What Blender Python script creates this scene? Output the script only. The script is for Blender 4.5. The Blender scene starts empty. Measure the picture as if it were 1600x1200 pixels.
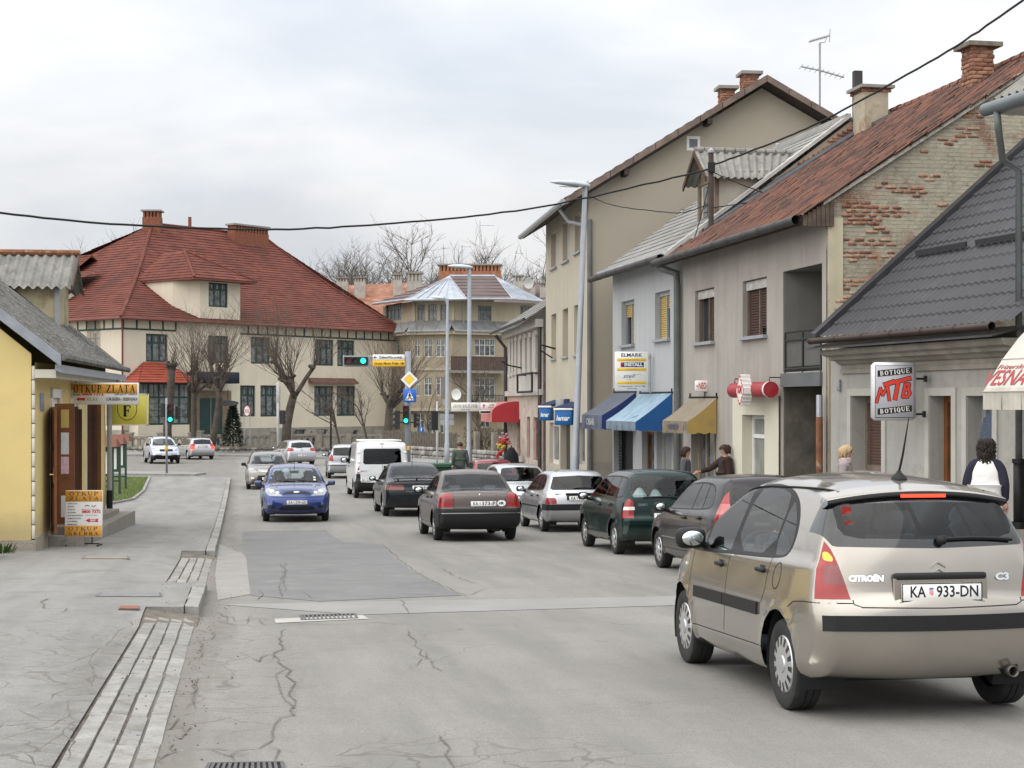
import bpy,bmesh,math,random
import numpy as np
from mathutils import Vector as V,Matrix
from mathutils.geometry import delaunay_2d_cdt
from mathutils.bvhtree import BVHTree
R=math.radians
C=bpy.context.scene.collection
SC=bpy.context.scene
random.seed(7)
FPX,CX,HY,EYE=2500.0,800.0,630.0,1.6
cam=bpy.data.cameras.new('camera');camo=bpy.data.objects.new('camera',cam);C.objects.link(camo)
camo.location=(0,0,EYE);camo.rotation_euler=(R(90),0,0)
cam.sensor_width=36;cam.lens=FPX/1600*36;cam.shift_y=30/1600
cam.clip_start=.1;cam.clip_end=6000
SC.camera=camo
SUN_EL,SUN_AZ=R(42),R(-128)
w=bpy.data.worlds.new('World');SC.world=w;w.use_nodes=True
nt=w.node_tree;nt.nodes.clear()
def N(t,**k):
 n=nt.nodes.new(t)
 for a,b in k.items():setattr(n,a,b)
 return n
def Lk(a,b):nt.links.new(a,b)
out=N('ShaderNodeOutputWorld');bg=N('ShaderNodeBackground');bg.inputs[1].default_value=.1
sky=N('ShaderNodeTexSky',sky_type='NISHITA',sun_disc=False,sun_elevation=SUN_EL,sun_rotation=SUN_AZ)
tc=N('ShaderNodeTexCoord');sp=N('ShaderNodeSeparateXYZ');Lk(tc.outputs['Generated'],sp.inputs[0])
def MA(op,a,b=None,c=None,clamp=False):
 n=N('ShaderNodeMath',operation=op,use_clamp=clamp)
 for i,x in enumerate((a,b,c)):
  if x is None:continue
  if isinstance(x,(int,float)):n.inputs[i].default_value=x
  else:Lk(x,n.inputs[i])
 return n.outputs[0]
zz=MA('MAXIMUM',sp.outputs[2],0.0)
den=MA('ADD',zz,.22)
cb=N('ShaderNodeCombineXYZ');Lk(MA('DIVIDE',sp.outputs[0],den),cb.inputs[0]);Lk(MA('DIVIDE',sp.outputs[1],den),cb.inputs[1]);cb.inputs[2].default_value=3.3
n1=N('ShaderNodeTexNoise');n1.inputs['Scale'].default_value=1.5;n1.inputs['Detail'].default_value=8;n1.inputs['Roughness'].default_value=.52;n1.inputs['Distortion'].default_value=.35
Lk(cb.outputs[0],n1.inputs['Vector'])
n2=N('ShaderNodeTexNoise');n2.inputs['Scale'].default_value=.7;n2.inputs['Detail'].default_value=5
Lk(cb.outputs[0],n2.inputs['Vector'])
cr=N('ShaderNodeValToRGB');cr.color_ramp.elements[0].position=.38;cr.color_ramp.elements[0].color=(.84,.87,.915,1)
cr.color_ramp.elements[1].position=.62;cr.color_ramp.elements[1].color=(1.06,1.06,1.07,1)
Lk(n1.outputs[0],cr.inputs[0])
lum=MA('MULTIPLY',MA('MULTIPLY_ADD',zz,2.5,1.0),3.85)
vm=N('ShaderNodeVectorMath',operation='SCALE');Lk(cr.outputs[0],vm.inputs[0]);Lk(lum,vm.inputs['Scale'])
cov=N('ShaderNodeValToRGB');cov.color_ramp.elements[0].position=.28;cov.color_ramp.elements[0].color=(.62,.62,.62,1)
cov.color_ramp.elements[1].position=.5;cov.color_ramp.elements[1].color=(.985,.985,.985,1)
Lk(n2.outputs[0],cov.inputs[0])
mx=N('ShaderNodeMix',data_type='RGBA');Lk(cov.outputs[0],mx.inputs[0]);Lk(sky.outputs[0],mx.inputs[6]);Lk(vm.outputs[0],mx.inputs[7])
Lk(mx.outputs[2],bg.inputs[0]);Lk(bg.outputs[0],out.inputs[0])
sl=bpy.data.lights.new('sun','SUN');sl.energy=1.5;sl.angle=R(110);sl.color=(1,.95,.88)
so=bpy.data.objects.new('sun',sl);C.objects.link(so)
sd=V((math.sin(SUN_AZ)*math.cos(SUN_EL),math.cos(SUN_AZ)*math.cos(SUN_EL),math.sin(SUN_EL)))
so.rotation_euler=sd.to_track_quat('Z','Y').to_euler();so.location=sd*200
vs=SC.view_settings;SC.display_settings.display_device='sRGB'
vs.view_transform='Standard';vs.look='None';vs.gamma=1;vs.use_curve_mapping=False;vs.exposure=.78
SC.cycles.max_bounces=8;SC.cycles.transparent_max_bounces=16
_gy=[-60,0,10,20,30,40,57,76,92,110,140,4000]
_gz=[2.2,0,-.37,-.74,-1.09,-1.4,-1.72,-1.92,-2.0,-2.1,-2.2,-2.2]
def g(y):return sum(float(np.interp(y+d,_gy,_gz))for d in(-6,-3,0,3,6))/5
def gslope(y):return(g(y+1)-g(y-1))/2
def at(px,py,Y):return V(((px-CX)/FPX*Y,Y,EYE-(py-HY)/FPX*Y))
def onground(px,py,up=0):
 lo,hi=3.0,160.0
 for _ in range(50):
  m=(lo+hi)/2
  if(py-HY)/FPX*m<EYE-g(m)-up:lo=m
  else:hi=m
 return V(((px-CX)/FPX*lo,lo,g(lo)+up))
class Frame:
 """vertical plane: local x along (dx,dy), y = depth to its left-hand side, z up (absolute heights, origin z = 0)"""
 def __init__(s,x0,y0,dx,dy):
  l=math.hypot(dx,dy);s.o=(x0,y0);s.d=(dx/l,dy/l);s.n=(-s.d[1],s.d[0]);s.ang=math.atan2(dy,dx)
 def px(s,px,py,w=0):
  r=((px-CX)/FPX,1.0)
  ox,oy=s.o[0]+s.n[0]*w,s.o[1]+s.n[1]*w
  t=(ox*s.n[0]+oy*s.n[1])/(r[0]*s.n[0]+r[1]*s.n[1])
  X,Y=r[0]*t,t
  return((X-s.o[0])*s.d[0]+(Y-s.o[1])*s.d[1],EYE-(py-HY)/FPX*Y)
 def rect(s,x0,x1,yt,yb,w=0):
  u0,zt=s.px(x0,yt,w);_,zb=s.px(x0,yb,w);u1,_=s.px(x1,yt,w)
  return u0,u1,zb,zt
 def world(s,u,w,z):return V((s.o[0]+s.d[0]*u+s.n[0]*w,s.o[1]+s.d[1]*u+s.n[1]*w,z))
def tag(o,label=None,cat=None,group=None,kind=None):
 if label:o['label']=label
 if cat:o['category']=cat
 if group:o['group']=group
 if kind:o['kind']=kind
 return o
def thing(name,label,cat,loc=(0,0,0),rz=0,group=None):
 o=bpy.data.objects.new(name,None);C.objects.link(o);o.empty_display_size=.2
 o.location=loc;o.rotation_euler=(0,0,rz)
 return tag(o,label,cat,group)
def link(name,me,parent=None,loc=(0,0,0),rot=(0,0,0),sc=None):
 o=bpy.data.objects.new(name,me);C.objects.link(o);o.parent=parent;o.location=loc;o.rotation_euler=rot
 if sc:o.scale=sc
 return o
def copy_tree(o,parent=None):
 c=o.copy();C.objects.link(c);c.parent=parent
 for ch in list(o.children):copy_tree(ch,c)
 return c
MATS={}
def M(name,col,rough=.85,metal=0.,var=.12,vs=3.,bump=0.,bs=50.,streak=0.,spec=.4,coat=0.,spots=None,emit=0.,back=None,dirt=None,bands=None):
 if name in MATS:return MATS[name]
 m=bpy.data.materials.new(name);MATS[name]=m;m.use_nodes=True
 t=m.node_tree;b=t.nodes['Principled BSDF']
 def n(ty,**k):
  q=t.nodes.new(ty)
  for a,c in k.items():setattr(q,a,c)
  return q
 def ma(op,a,bb=None,clamp=False):
  q=n('ShaderNodeMath',operation=op,use_clamp=clamp)
  for i,x in enumerate((a,bb)):
   if x is None:continue
   if isinstance(x,(int,float)):q.inputs[i].default_value=x
   else:t.links.new(x,q.inputs[i])
  return q.outputs[0]
 co=n('ShaderNodeTexCoord').outputs['Object']
 def noise(scale,det=4,vec=None,ro=.55):
  q=n('ShaderNodeTexNoise');q.inputs['Scale'].default_value=scale;q.inputs['Detail'].default_value=det;q.inputs['Roughness'].default_value=ro
  t.links.new(vec or co,q.inputs['Vector']);return q.outputs[0]
 def scaled(v):
  q=n('ShaderNodeMapping');q.inputs['Scale'].default_value=v;t.links.new(co,q.inputs[0]);return q.outputs[0]
 def ramp(x,p0,p1,v0=0.,v1=1.):
  q=n('ShaderNodeMapRange',clamp=True);q.inputs[1].default_value=p0;q.inputs[2].default_value=p1;q.inputs[3].default_value=v0;q.inputs[4].default_value=v1
  t.links.new(x,q.inputs[0]);return q.outputs[0]
 def mix(f,a,c):
  q=n('ShaderNodeMix',data_type='RGBA')
  for i,x in((0,f),(6,a),(7,c)):
   if isinstance(x,(int,float)):q.inputs[i].default_value=x
   elif isinstance(x,tuple):q.inputs[i].default_value=(*x[:3],1)
   else:t.links.new(x,q.inputs[i])
  return q.outputs[2]
 c=tuple(col)
 cur=c
 if var>0:
  f=ramp(noise(vs,6),.3,.7)
  cur=mix(f,tuple(x*(1-var)for x in c),tuple(min(1,x*(1+var))for x in c))
 if streak>0:
  f=ramp(noise(1.0,5,scaled((5,5,.35))),.45,.8,0,streak)
  cur=mix(f,cur,tuple(x*.45 for x in c))
 if spots:
  for(sc_,lo,hi,cc)in spots:
   cur=mix(ramp(noise(sc_,7,None,.62),lo,hi),cur,cc)
 if dirt:
  sx=n('ShaderNodeSeparateXYZ');t.links.new(co,sx.inputs[0])
  f=ramp(ma('ADD',sx.outputs[2],ma('MULTIPLY',noise(6),-.25)),dirt[0],dirt[0]-.35,0,dirt[2])
  cur=mix(f,cur,dirt[1])
 if isinstance(cur,tuple):b.inputs['Base Color'].default_value=(*cur[:3],1)
 else:t.links.new(cur,b.inputs['Base Color'])
 b.inputs['Roughness'].default_value=rough;b.inputs['Metallic'].default_value=metal
 b.inputs['Specular IOR Level'].default_value=spec
 if coat:b.inputs['Coat Weight'].default_value=coat;b.inputs['Coat Roughness'].default_value=.06
 if bump>0:
  q=n('ShaderNodeBump');q.inputs['Strength'].default_value=1;q.inputs['Distance'].default_value=bump
  t.links.new(noise(bs,5),q.inputs['Height']);t.links.new(q.outputs[0],b.inputs['Normal'])
 if emit:b.inputs['Emission Color'].default_value=(*c,1);b.inputs['Emission Strength'].default_value=emit
 if back:
  ge=n('ShaderNodeNewGeometry');d2=n('ShaderNodeBsdfDiffuse');d2.inputs[0].default_value=(*back,1)
  ms=n('ShaderNodeMixShader');t.links.new(ge.outputs['Backfacing'],ms.inputs[0]);t.links.new(b.outputs[0],ms.inputs[1]);t.links.new(d2.outputs[0],ms.inputs[2])
  t.links.new(ms.outputs[0],t.nodes['Material Output'].inputs[0])
 return m
def glass(name,tint=(.80,.88,.90),dark=None):
 if name in MATS:return MATS[name]
 m=bpy.data.materials.new(name);MATS[name]=m;m.use_nodes=True;t=m.node_tree;t.nodes.clear()
 o=t.nodes.new('ShaderNodeOutputMaterial');tr=t.nodes.new('ShaderNodeBsdfTransparent');gl=t.nodes.new('ShaderNodeBsdfGlossy')
 gl.inputs['Roughness'].default_value=.0;tr.inputs[0].default_value=(*tint,1)
 fr=t.nodes.new('ShaderNodeFresnel');fr.inputs[0].default_value=1.5;mxs=t.nodes.new('ShaderNodeMixShader')
 t.links.new(fr.outputs[0],mxs.inputs[0]);t.links.new(tr.outputs[0],mxs.inputs[1]);t.links.new(gl.outputs[0],mxs.inputs[2]);t.links.new(mxs.outputs[0],o.inputs[0])
 return m
def flat(name,col,rough=.5,**k):return M(name,col,rough,var=0,**k)
BLK=flat('black_plastic',(.014,.014,.015),.5,spec=.25)
DKR=flat('dark_rubber',(.012,.012,.013),.7)
WHT=M('white_paint',(.78,.78,.76),.5,var=.04)
STEEL=M('galvanised_steel',(.45,.47,.5),.45,metal=.6,var=.12,vs=8)
GREYM=M('grey_painted_metal',(.30,.31,.33),.5,var=.1)
PANE=M('window_glass',(.035,.042,.05),.04,var=.5,vs=.9,spec=.9)
PANEL_=M('window_glass_curtain',(.30,.31,.31),.12,var=.35,vs=5,spec=.8)
class MB:
 def __init__(s):s.v=[];s.f=[];s.m=[];s.cur=0
 def quad(s,*p):
  b=len(s.v);s.v+=[tuple(x)for x in p];s.f.append(tuple(range(b,b+len(p))));s.m.append(s.cur);return s
 def box(s,x0,x1,y0,y1,z0,z1):
  return s.hexa([(x0,y0,z0),(x1,y0,z0),(x1,y1,z0),(x0,y1,z0)],[(x0,y0,z1),(x1,y0,z1),(x1,y1,z1),(x0,y1,z1)])
 def hexa(s,lo,hi):
  b=len(s.v);n=len(lo);s.v+=[tuple(p)for p in lo]+[tuple(p)for p in hi]
  fs=[tuple(range(b+n-1,b-1,-1)),tuple(range(b+n,b+2*n))]+[(b+i,b+(i+1)%n,b+n+(i+1)%n,b+n+i)for i in range(n)]
  s.f+=fs;s.m+=[s.cur]*len(fs);return s
 def prism(s,poly,axis,a,b2):
  """2-D outline extruded along an axis: axis 'x' -> poly is (y,z); 'y' -> (x,z); 'z' -> (x,y)"""
  def P(q,t):return(t,q[0],q[1])if axis=='x' else(q[0],t,q[1])if axis=='y' else(q[0],q[1],t)
  ar=sum(poly[i][0]*poly[(i+1)%len(poly)][1]-poly[(i+1)%len(poly)][0]*poly[i][1]for i in range(len(poly)))
  if(ar<0)!=(axis=='y'):poly=poly[::-1]
  return s.hexa([P(q,min(a,b2))for q in poly],[P(q,max(a,b2))for q in poly])
 def ob(s,c,sz,rot=None):
  rot=rot or Matrix.Identity(3);c=V(c);h=V(sz)/2
  P=lambda a,b2,d:c+rot@V((a*h.x,b2*h.y,d*h.z))
  return s.hexa([P(-1,-1,-1),P(1,-1,-1),P(1,1,-1),P(-1,1,-1)],[P(-1,-1,1),P(1,-1,1),P(1,1,1),P(-1,1,1)])
 def tube(s,pts,r,n=8,cap=True,r1=None):
  pts=[V(p)for p in pts];k=len(pts);rs=r if isinstance(r,(list,tuple))else[r+(((r if r1 is None else r1)-r)*i/(k-1))for i in range(k)]
  b=len(s.v);up=None
  for i,p in enumerate(pts):
   d=(pts[min(i+1,k-1)]-pts[max(i-1,0)]).normalized()
   if up is None:up=d.orthogonal().normalized()
   up=(up-d*up.dot(d));up=up.normalized()if up.length>1e-6 else d.orthogonal().normalized()
   sd_=d.cross(up)
   for j in range(n):
    a=2*math.pi*j/n;s.v.append(tuple(p+(up*math.cos(a)+sd_*math.sin(a))*rs[i]))
  for i in range(k-1):
   for j in range(n):s.f.append((b+i*n+j,b+i*n+(j+1)%n,b+(i+1)*n+(j+1)%n,b+(i+1)*n+j));s.m.append(s.cur)
  if cap:
   s.f.append(tuple(b+j for j in range(n-1,-1,-1)));s.f.append(tuple(b+(k-1)*n+j for j in range(n)));s.m+=[s.cur]*2
  return s
 def lathe(s,prof,n=24,axis='z',c=(0,0,0),mats=None):
  b=len(s.v);k=len(prof)
  for(r,h)in prof:
   for j in range(n):
    a=2*math.pi*j/n;x,y=r*math.cos(a),r*math.sin(a)
    p=(x,y,h)if axis=='z' else(y,h,x)if axis=='y' else(h,x,y)
    s.v.append((p[0]+c[0],p[1]+c[1],p[2]+c[2]))
  for i in range(k-1):
   for j in range(n):
    s.f.append((b+i*n+j,b+i*n+(j+1)%n,b+(i+1)*n+(j+1)%n,b+(i+1)*n+j));s.m.append(mats[i]if mats else s.cur)
  return s
 def grid(s,fn,nu,nv):
  b=len(s.v)
  for i in range(nu+1):
   for j in range(nv+1):s.v.append(tuple(fn(i/nu,j/nv)))
  for i in range(nu):
   for j in range(nv):
    a=b+i*(nv+1)+j;s.f.append((a,a+nv+1,a+nv+2,a+1));s.m.append(s.cur)
  return s
 def mesh(s,name,mats,smooth=False):
  me=bpy.data.meshes.new(name);me.from_pydata(s.v,[],s.f)
  for m in(mats if isinstance(mats,(list,tuple))else[mats]):me.materials.append(m)
  if any(s.m):me.polygons.foreach_set('material_index',s.m)
  if smooth:me.polygons.foreach_set('use_smooth',[True]*len(s.f))
  me.update();return me
 def build(s,name,mats,parent=None,smooth=False,loc=(0,0,0),rot=(0,0,0)):
  return link(name,s.mesh(name,mats,smooth),parent,loc,rot)
def auto_smooth(me,ang=R(35)):
 """smooth shading with sharp edges kept"""
 bm=bmesh.new();bm.from_mesh(me)
 for e in bm.edges:e.smooth=not(len(e.link_faces)==2 and e.calc_face_angle(0)>ang)
 for f in bm.faces:f.smooth=True
 bm.to_mesh(me);bm.free();return me
def rbox(name,sx,sy,sz,bev,mat,seg=2):
 """rounded box mesh centred on the origin"""
 bm=bmesh.new();bmesh.ops.create_cube(bm,size=1);bmesh.ops.scale(bm,vec=(sx,sy,sz),verts=bm.verts)
 bmesh.ops.bevel(bm,geom=bm.edges[:],offset=bev,segments=seg,profile=.6,affect='EDGES')
 for f in bm.faces:f.smooth=True
 me=bpy.data.meshes.new(name);bm.to_mesh(me);bm.free();me.materials.append(mat);return me
def text(s,h,mat,parent,loc=(0,0,0),rot=(0,0,0),bold=0.,shear=0.,width=None,align='CENTER',ext=.001,name='lettering',space=1.,off=0.):
 cu=bpy.data.curves.new('lettering','FONT');cu.body=s;cu.size=h/.72;cu.align_x=align;cu.align_y='CENTER'
 cu.offset=bold+off;cu.shear=shear;cu.extrude=ext;cu.space_character=space;cu.resolution_u=3
 o=bpy.data.objects.new('tmp',cu);C.objects.link(o)
 dg=bpy.context.evaluated_depsgraph_get();me=bpy.data.meshes.new_from_object(o.evaluated_get(dg))
 bpy.data.objects.remove(o);bpy.data.curves.remove(cu)
 if not len(me.vertices):return None
 xs=[v.co.x for v in me.vertices];wd=max(xs)-min(xs)
 if width and wd>0:
  k=width/wd;cx=(max(xs)+min(xs))/2 if align=='CENTER' else 0
  for v in me.vertices:v.co.x=(v.co.x-cx)*k
 me.materials.clear();me.materials.append(mat);me.name=name
 return link(name,me,parent,loc,rot)
SERIF={'O':['o,.5,.5,.46,.5,0,360'],'Q':['o,.5,.5,.46,.5,0,360','.5,.2,.85,-.12,T'],'T':['.5,0,.5,1,T','.05,.97,.95,.97,t','.05,.97,.05,.75,t','.95,.97,.95,.75,t','.32,.02,.68,.02,t'],'K':['.22,0,.22,1,T','.05,.02,.4,.02,t','.05,.98,.4,.98,t','.25,.42,.8,.98,t','.42,.58,.85,.02,T','.66,.98,.95,.98,t','.68,.02,1,.02,t'],'U':['.2,.3,.2,1,T','.8,.3,.8,1,t','o,.5,.32,.3,.32,180,360','.05,.98,.36,.98,t','.64,.98,.95,.98,t'],'P':['.24,0,.24,1,T','.06,.02,.44,.02,t','.06,.98,.5,.98,t','o,.5,.74,.34,.25,-95,95','.24,.5,.5,.5,t'],'Z':['.1,.97,.9,.97,t','.08,.03,.92,.03,t','.82,.95,.18,.05,T','.1,.97,.1,.78,t','.92,.03,.92,.24,t'],'L':['.24,0,.24,1,T','.06,.98,.44,.98,t','.06,.03,.9,.03,t','.9,.03,.9,.28,t'],'A':['.5,1,.14,.02,t','.48,1,.86,.02,T','.28,.34,.72,.34,t','0,.02,.28,.02,t','.7,.02,1,.02,t'],'S':['o,.5,.74,.34,.25,30,270','o,.5,.26,.36,.26,-150,90','.82,.98,.82,.72,t','.14,.02,.14,.28,t'],'R':['.24,0,.24,1,T','.06,.02,.42,.02,t','.06,.98,.5,.98,t','o,.48,.75,.32,.24,-95,95','.24,.5,.5,.5,t','.48,.5,.84,.02,T','.74,.02,1,.02,t'],'E':['.24,0,.24,1,T','.06,.97,.86,.97,t','.06,.03,.9,.03,t','.24,.52,.66,.52,t','.86,.97,.86,.74,t','.9,.03,.9,.28,t','.66,.64,.66,.4,t'],'B':['.24,0,.24,1,T','.06,.98,.5,.98,t','.06,.02,.5,.02,t','o,.48,.75,.3,.24,-95,95','o,.5,.27,.36,.26,-95,95','.24,.51,.5,.51,t'],'I':['.5,0,.5,1,T','.28,.98,.72,.98,t','.28,.02,.72,.02,t'],'J':['.6,.2,.6,1,T','.38,.98,.82,.98,t','o,.38,.2,.24,.2,180,360'],'V':['.12,1,.5,0,T','.88,1,.5,0,t','0,.98,.3,.98,t','.7,.98,1,.98,t'],'N':['.18,0,.18,1,t','.82,0,.82,1,t','.18,1,.82,0,T','.02,.98,.24,.98,t','.66,.98,.98,.98,t','.02,.02,.34,.02,t'],'Ž':['.1,.97,.9,.97,t','.08,.03,.92,.03,t','.82,.95,.18,.05,T','.1,.97,.1,.78,t','.92,.03,.92,.24,t','.5,1.12,.3,1.3,t','.5,1.12,.7,1.3,t'],'F':['.24,0,.24,1,T','.06,.97,.86,.97,t','.06,.03,.48,.03,t','.24,.52,.66,.52,t','.86,.97,.86,.74,t','.66,.66,.66,.38,t'],}
def serif(s,h,width,mat,parent,loc=(0,0,0),rot=(0,0,0),name='lettering',thick=.17,ext=.002):
 """roman capitals with serifs in the local x-y plane, centred, strokes as thin raised bars"""
 mb=MB();n=len(s);adv=[.5 if c==' ' else(.62 if c in 'IJ' else 1.)for c in s];tot=sum(adv)
 cw=width/tot;x=-width/2;lay=0
 for c,a in zip(s,adv):
  if c in SERIF:
   ww=cw*.86 if c not in 'IJ' else cw*.86;ox=x+cw*.07-(cw*.19 if c in 'IJ' else 0)
   TT,tt=thick*min(h,ww*1.1),thick*.36*min(h,ww*1.1)
   for st in SERIF[c]:
    q=st.split(',');lay=(lay+1)%9;z=ext+lay*.00012
    if q[0]=='o':
     cx,cy,rx,ry,a0,a1=map(float,q[1:]);k=22;pts_o=[];pts_i=[]
     for i in range(k+1):
      an=R(a0+(a1-a0)*i/k);ca,sa=math.cos(an),math.sin(an);th=tt+(TT-tt)*abs(ca)
      pts_o.append((ox+(cx+rx*ca)*ww,(cy-.5+ry*sa)*h));pts_i.append((ox+(cx+rx*ca)*ww-ca*th,(cy-.5+ry*sa)*h-sa*th))
     for i in range(k):mb.quad((*pts_o[i],z),(*pts_o[i+1],z),(*pts_i[i+1],z),(*pts_i[i],z))
    else:
     x0,y0,x1,y1=map(float,q[:4]);th=TT if q[4]=='T' else tt
     p,r_=V((ox+x0*ww,(y0-.5)*h)),V((ox+x1*ww,(y1-.5)*h));d=(r_-p).normalized();nn=V((-d.y,d.x))*th/2
     mb.quad((*(p-nn),z),(*(r_-nn),z),(*(r_+nn),z),(*(p+nn),z))
  x+=cw*a
 return mb.build(name,mat,parent,loc=loc,rot=rot)
def inpoly(pts,poly):
 pts=np.asarray(pts);x,y=pts[:,0],pts[:,1];r=np.zeros(len(pts),bool);n=len(poly)
 for i in range(n):
  x0,y0=poly[i];x1,y1=poly[(i+1)%n]
  if y0==y1:continue
  c=((y0>y)!=(y1>y))&(x<(x1-x0)*(y-y0)/(y1-y0)+x0);r^=c
 return r
def chaikin(p,it=2,closed=True):
 p=[tuple(x)for x in p]
 for _ in range(it):
  q=[];n=len(p)
  for i in range(n if closed else n-1):
   a,b=p[i],p[(i+1)%n]
   q+=[(a[0]*.75+b[0]*.25,a[1]*.75+b[1]*.25),(a[0]*.25+b[0]*.75,a[1]*.25+b[1]*.75)]
  if not closed:q=[p[0]]+q+[p[-1]]
  p=q
 return p
def catmull(P,step):
 """closed centripetal-ish Catmull-Rom resampled at about step"""
 P=[np.array(p[:2],float)for p in P];n=len(P);outp=[]
 for i in range(n):
  p0,p1,p2,p3=P[i-1],P[i],P[(i+1)%n],P[(i+2)%n]
  L=np.linalg.norm(p2-p1);k=max(2,int(round(L/step)))
  def kn(a,b):return max(1e-6,np.linalg.norm(b-a)**.5)
  t0,t1=0,kn(p0,p1);t2=t1+kn(p1,p2);t3=t2+kn(p2,p3)
  for j in range(k):
   t=t1+(t2-t1)*j/k
   A1=(t1-t)/(t1-t0)*p0+(t-t0)/(t1-t0)*p1;A2=(t2-t)/(t2-t1)*p1+(t-t1)/(t2-t1)*p2;A3=(t3-t)/(t3-t2)*p2+(t-t2)/(t3-t2)*p3
   B1=(t2-t)/(t2-t0)*A1+(t-t0)/(t2-t0)*A2;B2=(t3-t)/(t3-t1)*A2+(t-t1)/(t3-t1)*A3
   outp.append((t2-t)/(t2-t1)*B1+(t-t1)/(t2-t1)*B2)
 return np.array(outp)
class Body:
 def __init__(s,S):
  s.S=S;step=S.get('step',.04)
  ol=S['outline'];s.O=catmull(ol,step)
  n=len(s.O);d=np.roll(s.O,-1,0)-np.roll(s.O,1,0);d/=np.linalg.norm(d,axis=1)[:,None]
  s.Nrm=np.stack([-d[:,1],d[:,0]],1)
  c=s.O.mean(0)
  if((s.O-c)*s.Nrm).sum()<0:s.Nrm=-s.Nrm
  cp=np.array([p[:2]for p in ol],float);rr=np.array([p[2]if len(p)>2 else .1 for p in ol]);bb=np.array([p[3]if len(p)>3 else .03 for p in ol])
  D=np.linalg.norm(s.O[:,None]-cp[None],axis=2);wgt=1/(D+.03)**3;wgt/=wgt.sum(1)[:,None]
  s.r=wgt@rr;s.b=wgt@bb
  for _ in range(6):s.r=(np.roll(s.r,1)+np.roll(s.r,-1)+2*s.r)/4;s.b=(np.roll(s.b,1)+np.roll(s.b,-1)+2*s.b)/4
 def dist(s,P):
  A=s.O;B=np.roll(s.O,-1,0);AB=B-A;L2=(AB**2).sum(1)
  out_d=np.empty(len(P));out_i=np.empty(len(P),int)
  for k in range(0,len(P),400):
   Q=P[k:k+400];t=np.clip(((Q[:,None]-A[None])*AB[None]).sum(2)/L2,0,1)
   dd=np.linalg.norm(Q[:,None]-(A[None]+t[...,None]*AB[None]),axis=2);i=dd.argmin(1)
   out_d[k:k+400]=dd[np.arange(len(Q)),i];out_i[k:k+400]=i
  return out_d,out_i
 def W(s,x,z):
  S=s.S;hw=S['W']/2;L=S['L'];zb=S['belt'];x=np.asarray(x,float);z=np.asarray(z,float)
  w_=np.full(np.broadcast(x,z).shape,hw)
  w_=w_-np.clip(.36-z,0,1)*S.get('tuck',.3)
  zm=S.get('zmax',.62)
  w_=w_-.16*np.clip(z-zm,0,max(.01,zb-zm))**2/max(.05,zb-zm)*S.get('curve',1.)
  t=np.clip(z-zb,0,2);w_=w_-t*S.get('tumble',.38)-S.get('tumble2',.10)*t*t
  w_=w_-S.get('step_in',.012)*np.clip((z-zb)/.03,0,1)
  lf,af=S.get('front',(.75,.10));lr,ar=S.get('rear',(.6,.06))
  w_=w_-af*np.clip((x-(L-lf))/lf,0,1)**2-ar*np.clip((lr-x)/lr,0,1)**2
  Ra=S['Ra']
  for xa in(S['xr'],S['xr']+S['wb']):
   rad=np.hypot(x-xa,z-S['Rw'])
   w_=w_+S.get('flare',.015)*np.exp(-((rad-Ra)/.05)**2)*(z<zb+.02)*np.clip((x-.05)/.3,0,1)*np.clip((L-.05-x)/.3,0,1)
  for(zc,amp,sg)in S.get('crease',[]):
   w_=w_+amp*np.exp(-((z-zc)/sg)**2)
  return w_
 def side_y(s,P,dmin=0.):
  d,i=s.dist(P);r=s.r[i];d=np.maximum(d,dmin);q=np.clip(1-d/r,0,1)
  return s.W(P[:,0],P[:,1])-r+r*np.sqrt(1-q*q),d
 def half(s):
  S=s.S;O=s.O;n=len(O);step=S.get('step',.04)
  ye=s.W(O[:,0],O[:,1])-s.r;ny=S.get('ny',7)
  vs,nr,fs=[],[],[]
  fr=np.sin(np.linspace(0,math.pi/2,ny+1))
  for i in range(n):
   for j in range(ny+1):
    f=fr[j];k=s.b[i]*(1-f*f);p=O[i]+s.Nrm[i]*k;vs.append((p[0],f*ye[i],p[1]))
    tl=2*s.b[i]*f/max(.2,ye[i]);q=V((s.Nrm[i][0],tl,s.Nrm[i][1])).normalized();nr.append(tuple(q))
  for i in range(n):
   for j in range(ny):
    a,b=i*(ny+1)+j,((i+1)%n)*(ny+1)+j;fs.append((a,b,b+1,a+1))
  pts=[tuple(p)for p in O];cand=[]
  for th in(14,27,41,56,72,90):
   k=1-math.cos(R(th));cand.append(O-s.Nrm*(s.r*k)[:,None])
  stp=S.get('grid',.075);mn,mxx=O.min(0),O.max(0)
  gx,gz=np.meshgrid(np.arange(mn[0],mxx[0],stp),np.arange(mn[1],mxx[1],stp));gr=np.stack([gx.ravel(),gz.ravel()],1)
  gr=gr[inpoly(gr,[tuple(p)for p in O])];d,i=s.dist(gr);gr=gr[d>s.r[i]+stp*.3]
  for k,cc in enumerate(cand):
   th=(14,27,41,56,72,90)[k];ok=inpoly(cc,pts);dd,ii=s.dist(cc);need=s.r*(1-math.cos(R(th)))
   cand[k]=cc[ok&(dd>need*.93)]
  allp=np.concatenate([O]+cand+[gr])
  res=delaunay_2d_cdt([V(p)for p in allp],[],[list(range(n))],1,1e-5)
  P2=np.array([tuple(p)for p in res[0]]);Y,dd=s.side_y(P2);e=2e-3
  Yx=(s.side_y(P2+[e,0],2e-3)[0]-s.side_y(P2-[e,0],2e-3)[0])/(2*e);Yz=(s.side_y(P2+[0,e],2e-3)[0]-s.side_y(P2-[0,e],2e-3)[0])/(2*e)
  base=len(vs);org=res[3]
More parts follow.
